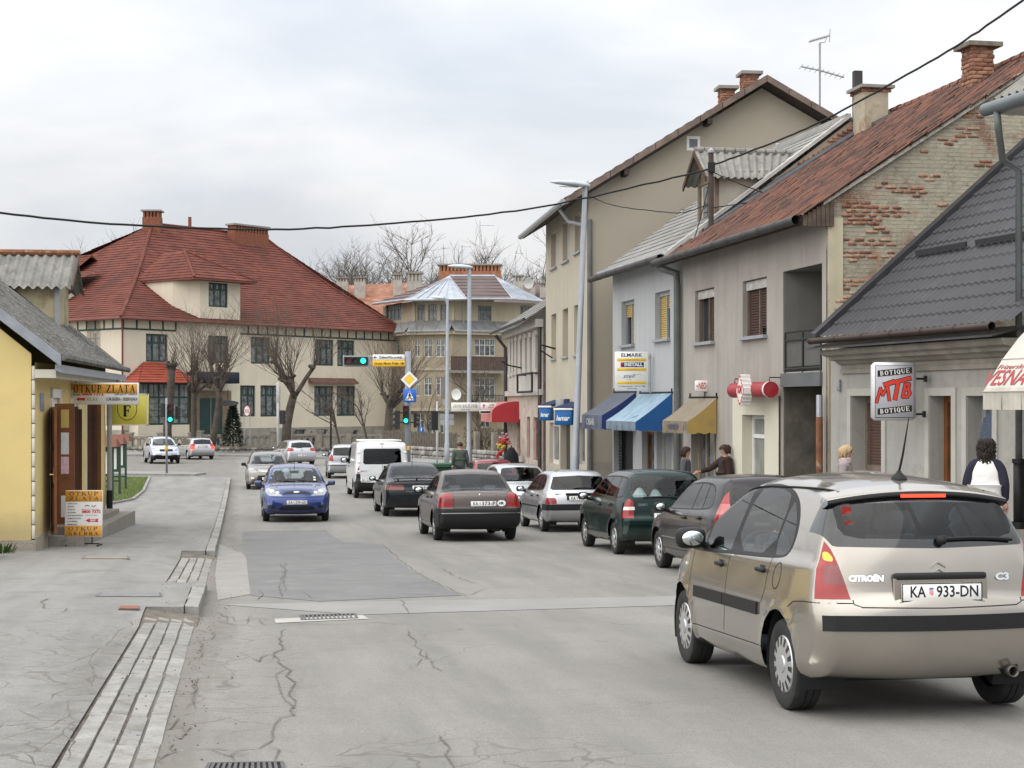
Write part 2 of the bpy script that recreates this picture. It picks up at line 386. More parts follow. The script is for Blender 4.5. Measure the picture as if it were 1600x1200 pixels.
  for k,p in enumerate(P2):
   q=V((-Yx[k],1,-Yz[k])).normalized()
   oi=[o for o in org[k]if o<n]
   if oi:q=V(nr[oi[0]*(ny+1)+ny]);Y[k]=ye[oi[0]]
   vs.append((p[0],Y[k],p[1]));nr.append(tuple(q))
  for f in res[2]:fs.append(tuple(base+k for k in f))
  bm=bmesh.new();ln=bm.verts.layers.float_vector.new('nrm')
  bv=[]
  for p,q in zip(vs,nr):
   v=bm.verts.new(p);v[ln]=q;bv.append(v)
  for f in fs:
   try:fc=bm.faces.new([bv[k]for k in f])
   except ValueError:continue
   fc.normal_update();m=sum((v[ln]for v in fc.verts),V())
   if fc.normal.dot(m)<0:fc.normal_flip()
  s.bm=bm;s.ln=ln;return bm
 def cut(s,poly,view):
  bm=s.bm;ln=s.ln
  xs=[p[0]for p in poly];ys=[p[1]for p in poly];bb=(min(xs)-.02,max(xs)+.02,min(ys)-.02,max(ys)+.02)
  pr=(lambda c:(c.x,c.z))if view=='S' else(lambda c:(c.x,c.y))if view=='T' else(lambda c:(c.y,c.z))
  def ok(f):
   m=f.normal
   return m.y>.02 if view=='S' else m.x<-.02 if view=='B' else m.x>.02 if view=='F' else abs(m.z)>.1
  def box(f):
   q=[pr(v.co)for v in f.verts];return min(a[0]for a in q),max(a[0]for a in q),min(a[1]for a in q),max(a[1]for a in q)
  cd=[]
  for f in bm.faces:
   if not ok(f):continue
   b=box(f)
   if b[1]<bb[0]or b[0]>bb[1]or b[3]<bb[2]or b[2]>bb[3]:continue
   cd.append(f)
  n=len(poly)
  for i in range(n):
   a,b=poly[i],poly[(i+1)%n];dx,dy=b[0]-a[0],b[1]-a[1]
   if abs(dx)+abs(dy)<1e-6:continue
   e=.004;eb=(min(a[0],b[0])-e,max(a[0],b[0])+e,min(a[1],b[1])-e,max(a[1],b[1])+e)
   sel=[]
   for f in cd:
    q=box(f)
    if q[1]<eb[0]or q[0]>eb[1]or q[3]<eb[2]or q[2]>eb[3]:continue
    sel.append(f)
   if not sel:continue
   nn=(-dy,dx);no=V((nn[0],0,nn[1]))if view=='S' else V((nn[0],nn[1],0))if view=='T' else V((0,nn[0],nn[1]))
   co=V((a[0],0,a[1]))if view=='S' else V((a[0],a[1],0))if view=='T' else V((0,a[0],a[1]))
   keep=set(cd)-set(sel)
   es={x for f in sel for x in f.edges};vv={x for f in sel for x in f.verts}
   r=bmesh.ops.bisect_plane(bm,geom=list(vv)+list(es)+sel,plane_co=co,plane_no=no.normalized(),dist=1e-5)
   cd=[f for f in keep if f.is_valid]+[x for x in r['geom']if isinstance(x,bmesh.types.BMFace)and x.is_valid]
   cd=list(dict.fromkeys(cd))
 def tag(s,regions):
  """regions: (name, {view: poly}) ; later ones win"""
  for nm,pl in regions:
   for vw,po in pl.items():s.cut(po,vw)
  bm=s.bm;bm.faces.ensure_lookup_table();bm.normal_update()
  cen=[f.calc_center_median()for f in bm.faces];xz=np.array([(c.x,c.z)for c in cen]);yz=np.array([(c.y,c.z)for c in cen]);xy=np.array([(c.x,c.y)for c in cen])
  nm_=np.array([tuple(f.normal)for f in bm.faces]);T=np.array(['body']*len(cen),dtype=object)
  s.T0=T
  for nm,pl in regions:
   if nm=='_hole' and s.T0 is T:s.T0=T.copy()
   k=np.ones(len(cen),bool)
   for vw,po in pl.items():
    if vw=='S':k&=inpoly(xz,po)&((nm_[:,1]>.02)|(len(pl)>1))
    elif vw=='T':k&=inpoly(xy,po)&(abs(nm_[:,2])>.1)
    else:k&=inpoly(yz,po)&((nm_[:,0]<-.02)if vw=='B' else(nm_[:,0]>.02))
   T[k]=nm
  s.T=T
 def meshes(s):
  """{tag: (verts, normals, faces)} of the y >= 0 half"""
  bm=s.bm;outd={}
  for f,t in zip(bm.faces,s.T):
   d=outd.setdefault(t,({},[],[],[]));idx=[]
   for v in f.verts:
    if v.index not in d[0]or True:
     k=d[0].get(v)
     if k is None:k=d[0][v]=len(d[1]);d[1].append(tuple(v.co));d[2].append(tuple(v[s.ln]))
     idx.append(k)
   d[3].append(tuple(idx))
  return{t:d[1:]for t,d in outd.items()}
def shell_mesh(name,vs,ns,fs,mat,side):
 """side: +1 left, -1 right, 0 both"""
 v,n_,f=[],[],[]
 if side>=0:v+=vs;n_+=ns;f+=fs
 if side<=0:
  b=len(v);v=v+[(x,-y,z)for x,y,z in vs];n_=n_+[(x,-y,z)for x,y,z in ns];f=f+[tuple(b+k for k in reversed(q))for q in fs]
 me=bpy.data.meshes.new(name);me.from_pydata(v,[],f);me.materials.append(mat)
 me.polygons.foreach_set('use_smooth',[True]*len(f));me.normals_split_custom_set_from_vertices([V(x).normalized()for x in n_]);me.update()
 return me
GLS=glass('car_glass');GLSD=glass('car_glass_tinted',(.34,.38,.38))
TYRE=M('tyre_rubber',(.022,.022,.023),.75,var=.3,vs=20)
RIMS=M('silver_hubcap',(.55,.56,.57),.35,metal=.7,var=.08);RIMD=flat('rim_shadow',(.03,.03,.032),.6)
CHROME=flat('chrome',(.7,.7,.72),.15,metal=1)
REDL=flat('red_lamp_lens',(.27,.006,.008),.12,coat=.6);REDLIT=flat('red_lamp_lit',(1,.07,.03),.2,emit=.55);AMBLIT=flat('amber_lamp_lit',(1,.30,.04),.2,emit=.95)
REDDK=flat('dark_red_lens',(.16,.012,.014),.12,coat=1);CLEARL=flat('clear_lamp_lens',(.62,.62,.60),.1,coat=1);AMBL=flat('amber_lens',(.65,.26,.05),.15,coat=1)
HEADL=M('headlamp_lens',(.26,.275,.29),.12,metal=.3,var=.25,vs=14,coat=1)
SEATM=M('seat_cloth',(.085,.09,.10),.9,var=.2);PLATE=flat('plate_white',(.80,.81,.80),.4);PLTX=flat('plate_black',(.015,.015,.015),.5)
CRED=flat('crest_red',(.7,.05,.05),.5);CBLUE=flat('crest_blue',(.1,.15,.5),.5)
MIRG=flat('mirror_glass',(.75,.82,.82),.02,metal=1)
SEAT_BASE=None
def seat_mesh():
 bm=bmesh.new()
 def bx(c,sz,tilt=0,bev=.05):
  r=bmesh.ops.create_cube(bm,size=1);vv=r['verts'];bmesh.ops.scale(bm,vec=sz,verts=vv)
  bmesh.ops.rotate(bm,cent=(0,0,0),matrix=Matrix.Rotation(tilt,3,'Y'),verts=vv);bmesh.ops.translate(bm,vec=c,verts=vv)
  ed=list({e for v in vv for e in v.link_edges});bmesh.ops.bevel(bm,geom=ed,offset=bev,segments=2,affect='EDGES')
 bx((.05,0,.1),(.50,.48,.16));bx((-.22,0,.42),(.14,.46,.60),R(-14));bx((-.33,0,.80),(.09,.26,.17),R(-10),.035)
 bmesh.ops.create_cone(bm,segments=6,radius1=.01,radius2=.01,depth=.14,cap_ends=False,matrix=Matrix.Translation((-.31,.06,.71)));bmesh.ops.create_cone(bm,segments=6,radius1=.01,radius2=.01,depth=.14,cap_ends=False,matrix=Matrix.Translation((-.31,-.06,.71)))
 for f in bm.faces:f.smooth=True
 me=bpy.data.meshes.new('seat');bm.to_mesh(me);bm.free();me.materials.append(SEATM);return me
SEATME=seat_mesh();WHEELS={}
def wheel_meshes(Rw,wid,style):
 k=(round(Rw,3),wid,style)
 if k in WHEELS:return WHEELS[k]
 rr=Rw*.655;h=wid/2
 mb=MB();mb.lathe([(rr-.012,-h*.8),(rr+.01,-h*.92),(Rw-.035,-h),(Rw-.012,-h*.93),(Rw,-h*.72),(Rw,-h*.40),(Rw-.007,-h*.38),(Rw-.007,-h*.32),(Rw,-h*.30),(Rw,h*.05),(Rw-.007,h*.07),(Rw-.007,h*.13),(Rw,h*.15),(Rw,h*.72),(Rw-.012,h*.93),(Rw-.035,h),(rr+.01,h*.92),(rr-.012,h*.8),(rr-.02,h*.2),(rr-.02,-h*.6)],40,'y')
 ty=mb.mesh('tyre',TYRE,True);auto_smooth(ty,R(40))
 mb=MB();y=h*.86;n=60
 if style=='alloy':
  mb.lathe([(rr,y-.02),(rr-.02,y),(rr-.035,y-.015),(rr-.04,y-.07)],n,'y')
  mb.cur=1;mb.lathe([(rr-.03,y-.075),(.001,y-.075)],n,'y');mb.cur=0
  for i in range(5):
   a=2*math.pi*i/5;rot=Matrix.Rotation(a,3,'Y')
   P=[rot@V((dx,dy,dz))for dx,dy,dz in((-.05,y-.05,.03),(.05,y-.05,.03),(.032,y-.02,rr-.025),(-.032,y-.02,rr-.025),(-.05,y-.01,.03),(.05,y-.01,.03),(.032,y,rr-.025),(-.032,y,rr-.025))]
   mb.hexa(P[:4],P[4:])
  mb.lathe([(.06,y-.02),(.055,y-.004),(.001,y)],20,'y')
 else:
  ns={'slots':14,'holes':9,'plain':7}[style];prof=[(rr,y-.015),(rr-.008,y),(rr*.93,y+.006),(rr*.62,y+.013),(rr*.30,y+.010),(rr*.27,y+.018),(.001,y+.022)]
  b=len(mb.v);m_=n if ns!=14 else 84
  for(r_,yy)in prof:
   for j in range(m_):a=2*math.pi*j/m_;mb.v.append((r_*math.sin(a),yy,r_*math.cos(a)))
  for i in range(len(prof)-1):
   for j in range(m_):
    ph=(j%(m_/ns))/(m_/ns);slot=i==2 and(ph<(.34 if ns==14 else .45))
    mb.f.append((b+i*m_+j,b+i*m_+(j+1)%m_,b+(i+1)*m_+(j+1)%m_,b+(i+1)*m_+j));mb.m.append(1 if slot else 0)
  mb.cur=1;mb.lathe([(rr-.01,y-.03),(.001,y-.03)],24,'y')
 ri=mb.mesh('rim',[RIMS,RIMD],True);auto_smooth(ri,R(30))
 WHEELS[k]=(ty,ri);return WHEELS[k]
def plate(root,s,loc,rot,wd=.52,ht=.112,extra=True):
 me=rbox('number_plate',wd,ht,.012,.005,PLATE,1);p=link('number_plate',me,root,loc,rot)
 a,b=s.split('|')
 text(a,ht*.62,PLTX,p,(-wd*.30,0,.0065),bold=.0015,width=wd*.19,ext=.0008);text(b,ht*.62,PLTX,p,(wd*.19,0,.0065),bold=.0015,width=wd*.52,ext=.0008)
 mb=MB();c0=-wd*.135;q=ht*.06
 for i in range(4):
  for j in range(5):
   if(i+j)%2==0 and not(j==0 and i in(0,3)):mb.box(c0-q*2+i*q,c0-q+i*q,ht*.12-(5-j)*q,ht*.12-(4-j)*q,.006,.0072)
 mb.build('crest',CRED,p);MB().box(c0-q*2,c0+q*2,ht*.14,ht*.25,.006,.0072).build('crest_crown',CBLUE,p)
 mb=MB();e=.006
 for(x0,x1,y0,y1)in((-wd/2,wd/2,-ht/2,-ht/2+e),(-wd/2,wd/2,ht/2-e,ht/2),(-wd/2,-wd/2+e,-ht/2+e,ht/2-e),(wd/2-e,wd/2,-ht/2+e,ht/2-e)):mb.box(x0,x1,y0,y1,.0055,.0075)
 mb.build('plate_border',PLTX,p)
 return p
ROT_B=(R(90),0,R(-90))
ROT_F=(R(90),0,R(90))
def make_car(S,label,cat,loc,heading,pitch,group='cars in the street'):
 """loc: ground point under the rear axle centre; heading: rotation of the +x (forward) axis; pitch: nose-up angle"""
 root=thing(S['name'],label,cat,loc,0,group);root.rotation_euler=(0,-pitch,heading)
 B=Body(S);B.half();xr,wb,Rw,Ra=S['xr'],S['wb'],S['Rw'],S['Ra']
 sh=lambda p:p
 reg=[]
 reg+=S['regions']
 for xa in(xr,xr+wb):
  cir=[(xa+Ra*math.cos(a),Rw+.01+Ra*math.sin(a))for a in np.linspace(0,2*math.pi,33)[:-1]]
  reg.append(('_hole',{'S':cir}));reg.append(('_hole',{'T':[(xa-Ra,S['W']/2-.30),(xa+Ra,S['W']/2-.30),(xa+Ra,S['W']/2+.1),(xa-Ra,S['W']/2+.1)]}))
 B.tag(reg)
 bm=B.bm
 for i,f in enumerate(bm.faces):
  if B.T[i]=='_hole' and f.calc_center_median().z>.30 and not any(math.hypot(f.calc_center_median().x-xa,f.calc_center_median().z-Rw-.01)<Ra and f.normal.y>.02 for xa in(xr,xr+wb)):B.T[i]=B.T0[i]
 ms=B.meshes();ox=-xr
 full_v,full_f=[],[]
 for t,(vs,ns,fs)in ms.items():
  if t=='_hole':continue
  b=len(full_v);full_v+=vs;full_f+=[tuple(b+k for k in f)for f in fs]
 bvh=BVHTree.FromPolygons(full_v,full_f)
 mt=S['mats'];parts={}
 for t,(vs,ns,fs)in ms.items():
  if t=='_hole':continue
  vs=[(x+ox,y,z)for x,y,z in vs];nm=t.split('#')[0];mat=mt.get(t)or mt.get(nm)or mt['body']
  if t in S['sided']or nm in S['sided']:
   parts[t]=[link(nm,shell_mesh(nm,vs,ns,fs,mat,sd_),root)for sd_ in(1,-1)]
  else:parts[t]=[link(nm,shell_mesh(nm,vs,ns,fs,mat,0),root)]
 body=parts['body'][0]
 for t,pa in S.get('nest',{}).items():
  if t in parts and pa in parts:
   for a,b in zip(parts[t],parts[pa]):a.parent=b
 def side(x,z,off=0.):
  h=bvh.ray_cast(V((x,3,z)),V((0,-1,0)));return V((x+ox,h[0].y+off,z))if h[0]else None
 def rear(y,z,off=0.):
  h=bvh.ray_cast(V((-3,abs(y),z)),V((1,0,0)));return V((h[0].x+ox-off,y,z))if h[0]else None
 def front(y,z,off=0.):
  h=bvh.ray_cast(V((9,abs(y),z)),V((-1,0,0)));return V((h[0].x+ox+off,y,z))if h[0]else None
 def top(x,y,off=0.):
  h=bvh.ray_cast(V((x,abs(y),4)),V((0,0,-1)));return V((x+ox,y,h[0].z+off))if h[0]else None
 fn={'S':side,'B':rear,'F':front,'T':top}
 def ribbon(name,line,view,wid,mat,off=.0015,both=False,parent=None,thick=0.):
  pts=[]
  for i in range(len(line)-1):
   a,b=line[i],line[i+1];k=max(1,int(math.hypot(b[0]-a[0],b[1]-a[1])/.04))
   pts+=[(a[0]+(b[0]-a[0])*j/k,a[1]+(b[1]-a[1])*j/k)for j in range(k)]
  pts.append(line[-1]);mb=MB();prev=None
  for i,p in enumerate(pts):
   a,b=pts[max(0,i-1)],pts[min(len(pts)-1,i+1)];d=V((b[0]-a[0],b[1]-a[1])).normalized();n2=V((-d.y,d.x))*wid/2
   q=[fn[view](p[0]-n2.x,p[1]-n2.y,off),fn[view](p[0]+n2.x,p[1]+n2.y,off)]
   if view=='S':nrm=V((0,1,0))
   elif view=='B':nrm=V((-1,0,0))
   elif view=='F':nrm=V((1,0,0))
   else:nrm=V((0,0,1))
   if q[0]is None or q[1]is None:prev=None;continue
   if prev is not None:
    if thick:mb.hexa([prev[0],prev[1],q[1],q[0]],[x+nrm*thick for x in(prev[0],prev[1],q[1],q[0])])
    else:mb.quad(prev[0],prev[1],q[1],q[0])
   prev=q
  if not mb.f:return
  for sgn in((1,-1)if both else(1,)):
   m2=MB();m2.v=[(x,y*sgn,z)for x,y,z in mb.v];m2.f=list(mb.f)if sgn>0 else[tuple(reversed(f))for f in mb.f];m2.m=[0]*len(mb.f)
   m2.build(name,mat,parent or root)
 for(line,view,both)in S.get('seams',[]):ribbon('panel_gap',line,view,S.get('gap',.007),DKR,both=both,parent=body)
 for(nm,line,view,wid,mat,th,both)in S.get('strips',[]):ribbon(nm,line,view,wid,mat,off=.001,both=both,thick=th)
 ty,ri=wheel_meshes(Rw,S.get('tw',.18),S.get('wheel','plain'));tr=S['W']/2-S.get('tw',.18)/2-.022
 steer=S.get('steer',0)
 for xa,st in((0,0),(wb,steer)):
  for sg in(1,-1):
   wv=link('wheel',ty,root,(xa,sg*tr,Rw),(0,0,(0 if sg>0 else math.pi)+st));link('rim',ri,wv)
   mb=MB();k=18
   for i in range(k):
    a0,a1=math.pi*(-.12+1.24*i/k),math.pi*(-.12+1.24*(i+1)/k);r_=Ra+.012;yo,yi=S['W']/2-.035,S['W']/2-.32
    p=lambda a,y:(xa+r_*math.cos(a),sg*y,Rw+.01+r_*math.sin(a));q=[p(a0,yo),p(a1,yo),p(a1,yi),p(a0,yi)]
    mb.quad(*(q if sg>0 else q[::-1]));mb.quad(p(a0,yi),p(a1,yi),(xa,sg*yi,Rw))
   mb.build('wheel_well',DKR,root)
 if 'mirror' in S:
  mx_,mz,ms_=S['mirror'];p0=side(mx_,mz)or V((mx_+ox,S['W']/2-.05,mz))
  for sg in(1,-1):
   me=rbox('mirror',.13*ms_,.20*ms_,.14*ms_,.064*ms_,mt.get('mirror',BLK),4);mo=link('mirror',me,root,(p0.x,sg*(p0.y+.13),mz+.05))
   gm=MB().lathe([(0,-.002),(.05,-.002),(.053,.002)],24,'x').mesh('mirror_glass',MIRG,True);link('mirror_glass',gm,mo,(-.066*ms_,0,0),sc=(1,1.38*ms_,.92*ms_))
   MB().tube([(p0.x+.02,sg*(p0.y-.02),mz-.02),(p0.x+.01,sg*(p0.y+.09),mz+.02)],.028,8).build('mirror_arm',BLK,mo).matrix_parent_inverse=Matrix.Translation(-mo.location)
 for(hx,hz)in S.get('handles',[]):
  p=side(hx,hz)
  if p is None:continue
  for sg in(1,-1):
   d=None
   for t,ob in parts.items():
    if t.startswith('door')and S['doors'][t][0]<hx<S['doors'][t][1]:d=ob[0 if sg>0 else 1]
   hm=rbox('handle',.17,.035,.032,.015,mt.get('handle',BLK),2)
   link('handle',hm,d or root,(p.x,sg*(p.y+.014),hz))
   link('handle_recess',rbox('handle_recess',.07,.006,.075,.0028,mt.get('handle_recess',BLK),1),d or root,(p.x-.01,sg*(p.y+.002),hz-.005))
 fx=S.get('seat_x',xr+wb*.47)+ox;yw=S['W']/2-.46
 for sg in(1,-1):link('seat',SEATME,root,(fx,sg*yw,S.get('floor',.28)+.08),sc=(1,1,S.get('seat_k',1.)))
 link('rear_bench',rbox('rear_bench',.5,S['W']-.42,.18,.06,SEATM),root,(xr+wb*.16+ox+.2,0,.42));link('rear_bench_back',rbox('rear_bench_back',.14,S['W']-.44,.56,.05,SEATM),root,(xr+wb*.16+ox-.08,0,S.get('belt',.95)-.24),(0,R(-14),0))
 for yy in(-.36,.36):link('head_restraint',rbox('head_restraint',.09,.24,.14,.035,SEATM),root,(xr+wb*.16+ox-.17,yy,S['belt']+.08))
 cx_=S.get('cowl',S['L']-1.0)+ox
 link('dashboard',rbox('dashboard',.5,S['W']-.36,.22,.08,DKR),root,(cx_-.32,0,S['belt']-.1))
 sw=MB();sw.lathe([(.18+.014*math.cos(a),.014*math.sin(a))for a in np.linspace(0,2*math.pi,9)],24);sw.ob((0,0,-.01),(.34,.05,.02));sw.build('steering_wheel',DKR,root,True,(cx_-.62,yw,S['belt']-.04),(0,R(-62),0))
 if S.get('shelf',True):link('parcel_shelf',rbox('parcel_shelf',.42,S['W']-.46,.03,.012,SEATM,1),root,(S.get('shelf_x',.42)+ox,0,S['belt']-.03))
 S['helpers']=(root,side,rear,front,top,ribbon,parts,ox)
 if 'extra' in S:S['extra'](*S['helpers'])
 B.bm.free()
 return root
def paint(name,col,metal=.35,rough=.32):return M('paint_'+name,col,rough,metal=metal,var=.03,vs=2,coat=.35 if max(col)<.15 else .9,spec=.2,back=(.09,.09,.095),dirt=(.40,(.15,.135,.115),.28))
def wiper(root,P,mb_mat=BLK,name='wiper',r=.009):
 MB().tube(P,r,6).build(name,mb_mat,root)
def c3_extra(root,side,rear,front,top,ribbon,parts,ox):
 body=parts['body'][0];tg=parts['tailgate'][0]
 def rp(y,z,o=.006):return rear(y,z,o)
 mb=MB();n=22
 prof=[(.30,1.365,.0),(.235,1.387,0),(.245,1.412,0),(.40,1.452,0)]
 def sp(u,v):
  y=(u*2-1)*.60;k=1-(abs(u*2-1))**3;i=min(2,int(v*3));f=v*3-i;a,b=prof[i],prof[i+1]
  x=a[0]+(b[0]-a[0])*f;z=a[1]+(b[1]-a[1])*f
  return(x+ox+.03*(1-k)+.05*(y/.6)**2,y,z-.045*(y/.6)**2+.012*k-.01)
 mb.grid(sp,n,9);mb.f=[f[::-1]for f in mb.f];mb.m=[1 if k%9<6 else 0 for k in range(len(mb.f))];s_=mb.build('spoiler',[parts['body'][0].data.materials[0],BLK],root,True)
 mb=MB();mb.grid(lambda u,v:(.236+ox-.004+.05*((u*2-1)*.14/.6)**2,(u*2-1)*.15,1.374+v*.022),8,1).build('brake_light',REDLIT,s_)
 mb=MB()
 def sp2(u,v):a=sp(u,.02);b=(a[0]+.10,a[1]*.98,a[2]-.012);return tuple(a[i]+(b[i]-a[i])*v for i in range(3))
 mb.grid(sp2,n,1).build('spoiler_underside',BLK,s_)
 for k in(0,1):
  z=.985-k*.042
  for sg in(1,-1):
   a,b=rear(0,z,.004),rear(sg*.052,z-.032,.004);MB().hexa([a+V((0,0,-.009)),b+V((0,0,-.008)),b+V((-.008,0,-.008)),a+V((-.012,0,-.009))],[a,b,b+V((-.008,0,0)),a+V((-.012,0,0))]).build('chevron',CHROME,tg)
 def rt(s,y,z,h,wd):p=rear(y,z,.003);nrm=(rear(y,z+.03,.003)-rear(y,z-.03,.003)).normalized();yv=rear(y+wd*.4,z,0)-rear(y-wd*.4,z,0);p=p+V((-.004,0,0));text(s,h,CHROME,root,p,(R(90)-math.atan2(nrm.x,nrm.z),0,R(-90)-math.atan2(yv.x,yv.y)),bold=.003,width=wd,ext=.002,shear=.1)
 rt('CITROËN',.455,.882,.034,.215);rt('C3',-.43,.882,.042,.10)
 pc=rear(0,.80,0);pr=pc.x-.014
 rec=MB().box(pr+.003,pr+.03,-.30,.30,.735,.885).build('plate_recess',tg.data.materials[0],tg)
 link('plate_lamp_bar',rbox('plate_lamp_bar',.045,.60,.05,.018,BLK,2),tg,(rear(0,.888).x-.012,0,.893))
 plate(root,'KA|933-DN',(pr-.006,0,.80),ROT_B)
 MB().box(pr-.012,pr+.004,-.275,.275,.728,.742).build('plate_holder',BLK,tg)
 def strip(z,wd,nm,m):ribbon(nm,[(y,z)for y in np.linspace(0,.735,12)],'B',wd,m,both=True,off=-.002,thick=.014,parent=body)
 strip(.615,.095,'bumper_strip',BLK)
 mb=MB();mb.lathe([(.034,-.05),(.036,-.12),(.03,-.12),(.028,-.02)],16,'x').build('exhaust_pipe',flat('exhaust_steel',(.12,.11,.10),.4,metal=.8),root,True,(.02+ox+.09,-.47,.30))
 mb=MB();mb.lathe([(.062,0),(.058,.012),(.0,.02)],18,'x').build('exhaust_cutout',DKR,body,True,(rear(-.47,.315).x-.012,-.47,.315))
 MB().tube([(.35+ox,-.47,.28),(.9+ox,-.42,.24),(2.2+ox,-.3,.22)],.03,8).build('exhaust_line',DKR,root)
 MB().box(.55+ox,1.0+ox,-.5,.5,.19,.26).build('rear_axle',DKR,root)
 a=rear(-.04,1.112,.02);P=[rear(-.04-.50*t,1.118+.012*math.sin(t*3)-.012*t,.022)for t in np.linspace(0,1,8)]
 wiper(root,P,r=.012);MB().lathe([(.032,0),(.028,-.03),(0,-.036)],12,'x',tuple(a)).build('wiper_motor_cap',BLK,root,True)
 t=top(.62,.0,0);MB().lathe([(.055,-.004),(.05,.012),(.022,.04),(.012,.055),(0,.056)],14,'z').build('aerial_base',BLK,root,True,tuple(t))
 MB().tube([t+V((0,0,.045)),t+V((-.04,-.012,.16)),t+V((-.105,-.03,.40))],[.009,.008,.003],6).build('aerial',BLK,root)
 for sg in(1,-1):
  P=[top(x,.515-.02*abs(x-1.6)**2,.002)for x in np.linspace(.42,2.25,16)]
  mb=MB()
  for p,q in zip(P[:-1],P[1:]):
   mb.hexa([V((p.x,sg*p.y-.011,p.z)),V((q.x,sg*q.y-.011,q.z)),V((q.x,sg*q.y+.011,q.z)),V((p.x,sg*p.y+.011,p.z))],[V((p.x,sg*p.y-.009,p.z+.006)),V((q.x,sg*q.y-.009,q.z+.006)),V((q.x,sg*q.y+.009,q.z+.006)),V((p.x,sg*p.y+.009,p.z+.006))])
  mb.build('roof_strip',BLK,body)
 for(x0,x1)in((1.12,1.92),(1.935,2.72)):
  ribbon('side_moulding',[(x,.62-.004*x)for x in np.linspace(x0,x1,8)],'S',.085,BLK,off=-.002,both=True,thick=.018,parent=body)
 c=[(.80+.075*math.cos(a),.855+.085*math.sin(a))for a in np.linspace(0,2*math.pi,25)]
 ribbon('fuel_flap',c,'S',.008,DKR,both=False,parent=body)
 p=side(3.02,.80);link('side_repeater',rbox('side_repeater',.05,.012,.028,.006,CLEARL,1),body,(p.x,p.y+.003,.80))
 for(z,h_)in((1.29,.06),(1.22,.02)):
  q=rear(.50,z,.002);MB().box(q.x-.001,q.x+.001,.47,.53,z-h_/2,z+h_/2).build('window_sticker',REDL,parts['rear_window'][0])
CP=paint('warm_silver',(.36,.334,.294),.75,.22)
c3=dict(name='hatchback_car',L=3.85,W=1.63,wb=2.446,xr=.68,Rw=.293,Ra=.345,belt=.95,tumble=.36,tumble2=.22,curve=.9,zmax=.55,front=(.85,.20),rear=(.55,.06),flare=.018,tw=.185,wheel='slots',step=.035,grid=.06,outline=[(.19,.275,.09,.03),(.11,.315,.12,.05),(.055,.39,.13,.07),(.03,.48,.13,.09),(.02,.60,.13,.10),(.035,.70,.13,.10),(.075,.76,.12,.09),(.095,.88,.13,.08),(.13,1.03,.13,.07),(.21,1.22,.12,.06),(.30,1.35,.10,.05),(.36,1.40,.09,.04),(.52,1.435,.10,.035),(.9,1.475,.11,.035),(1.4,1.495,.11,.035),(1.85,1.48,.11,.035),(2.25,1.40,.10,.04),(2.65,1.20,.09,.05),(2.98,1.00,.09,.05),(3.15,.945,.12,.05),(3.42,.86,.14,.05),(3.62,.75,.14,.07),(3.74,.60,.14,.10),(3.76,.45,.14,.10),(3.72,.30,.10,.08),(3.60,.22,.06,.03),(3.2,.20,.05,.0),(2.4,.20,.05,0),(1.4,.20,.05,0),(.6,.215,.05,0),(.32,.25,.07,0)],sided={'door','door_front','side_window','window_trim','tail_light','headlight','lamp_unit'},doors={'door#f':(1.93,2.95),'door#r':(1.0,1.93)},mats=dict(body=CP,tail_light=REDL,side_window=GLS,rear_window=GLS,windshield=GLS,window_trim=BLK,rear_window_border=flat('black_glass',(.008,.009,.01),.06,coat=1),headlight=HEADL,mirror=BLK,handle=BLK),mirror=(2.62,.97,1.15),handles=[(2.10,.855),(1.13,.875)],cowl=2.95,seat_x=1.95,shelf_x=.50,nest={'lit_lamp':'tail_light','dark_band':'tail_light','brake_lamp':'tail_light'},seams=[([(.03,.735),(.25,.735),(.42,.72),(.50,.68)],'S',True),([(1.02,.37),(2.80,.35)],'S',True),([(1.93,.36),(1.90,.60),(1.915,.95)],'S',True),([(1.06,.66),(1.0,.75),(.985,.97)],'S',True),([(2.83,.36),(2.88,.60),(2.86,.92)],'S',True),([(.545,.755),(.545,.73),(.50,.712),(.0,.705)],'B',True)],)
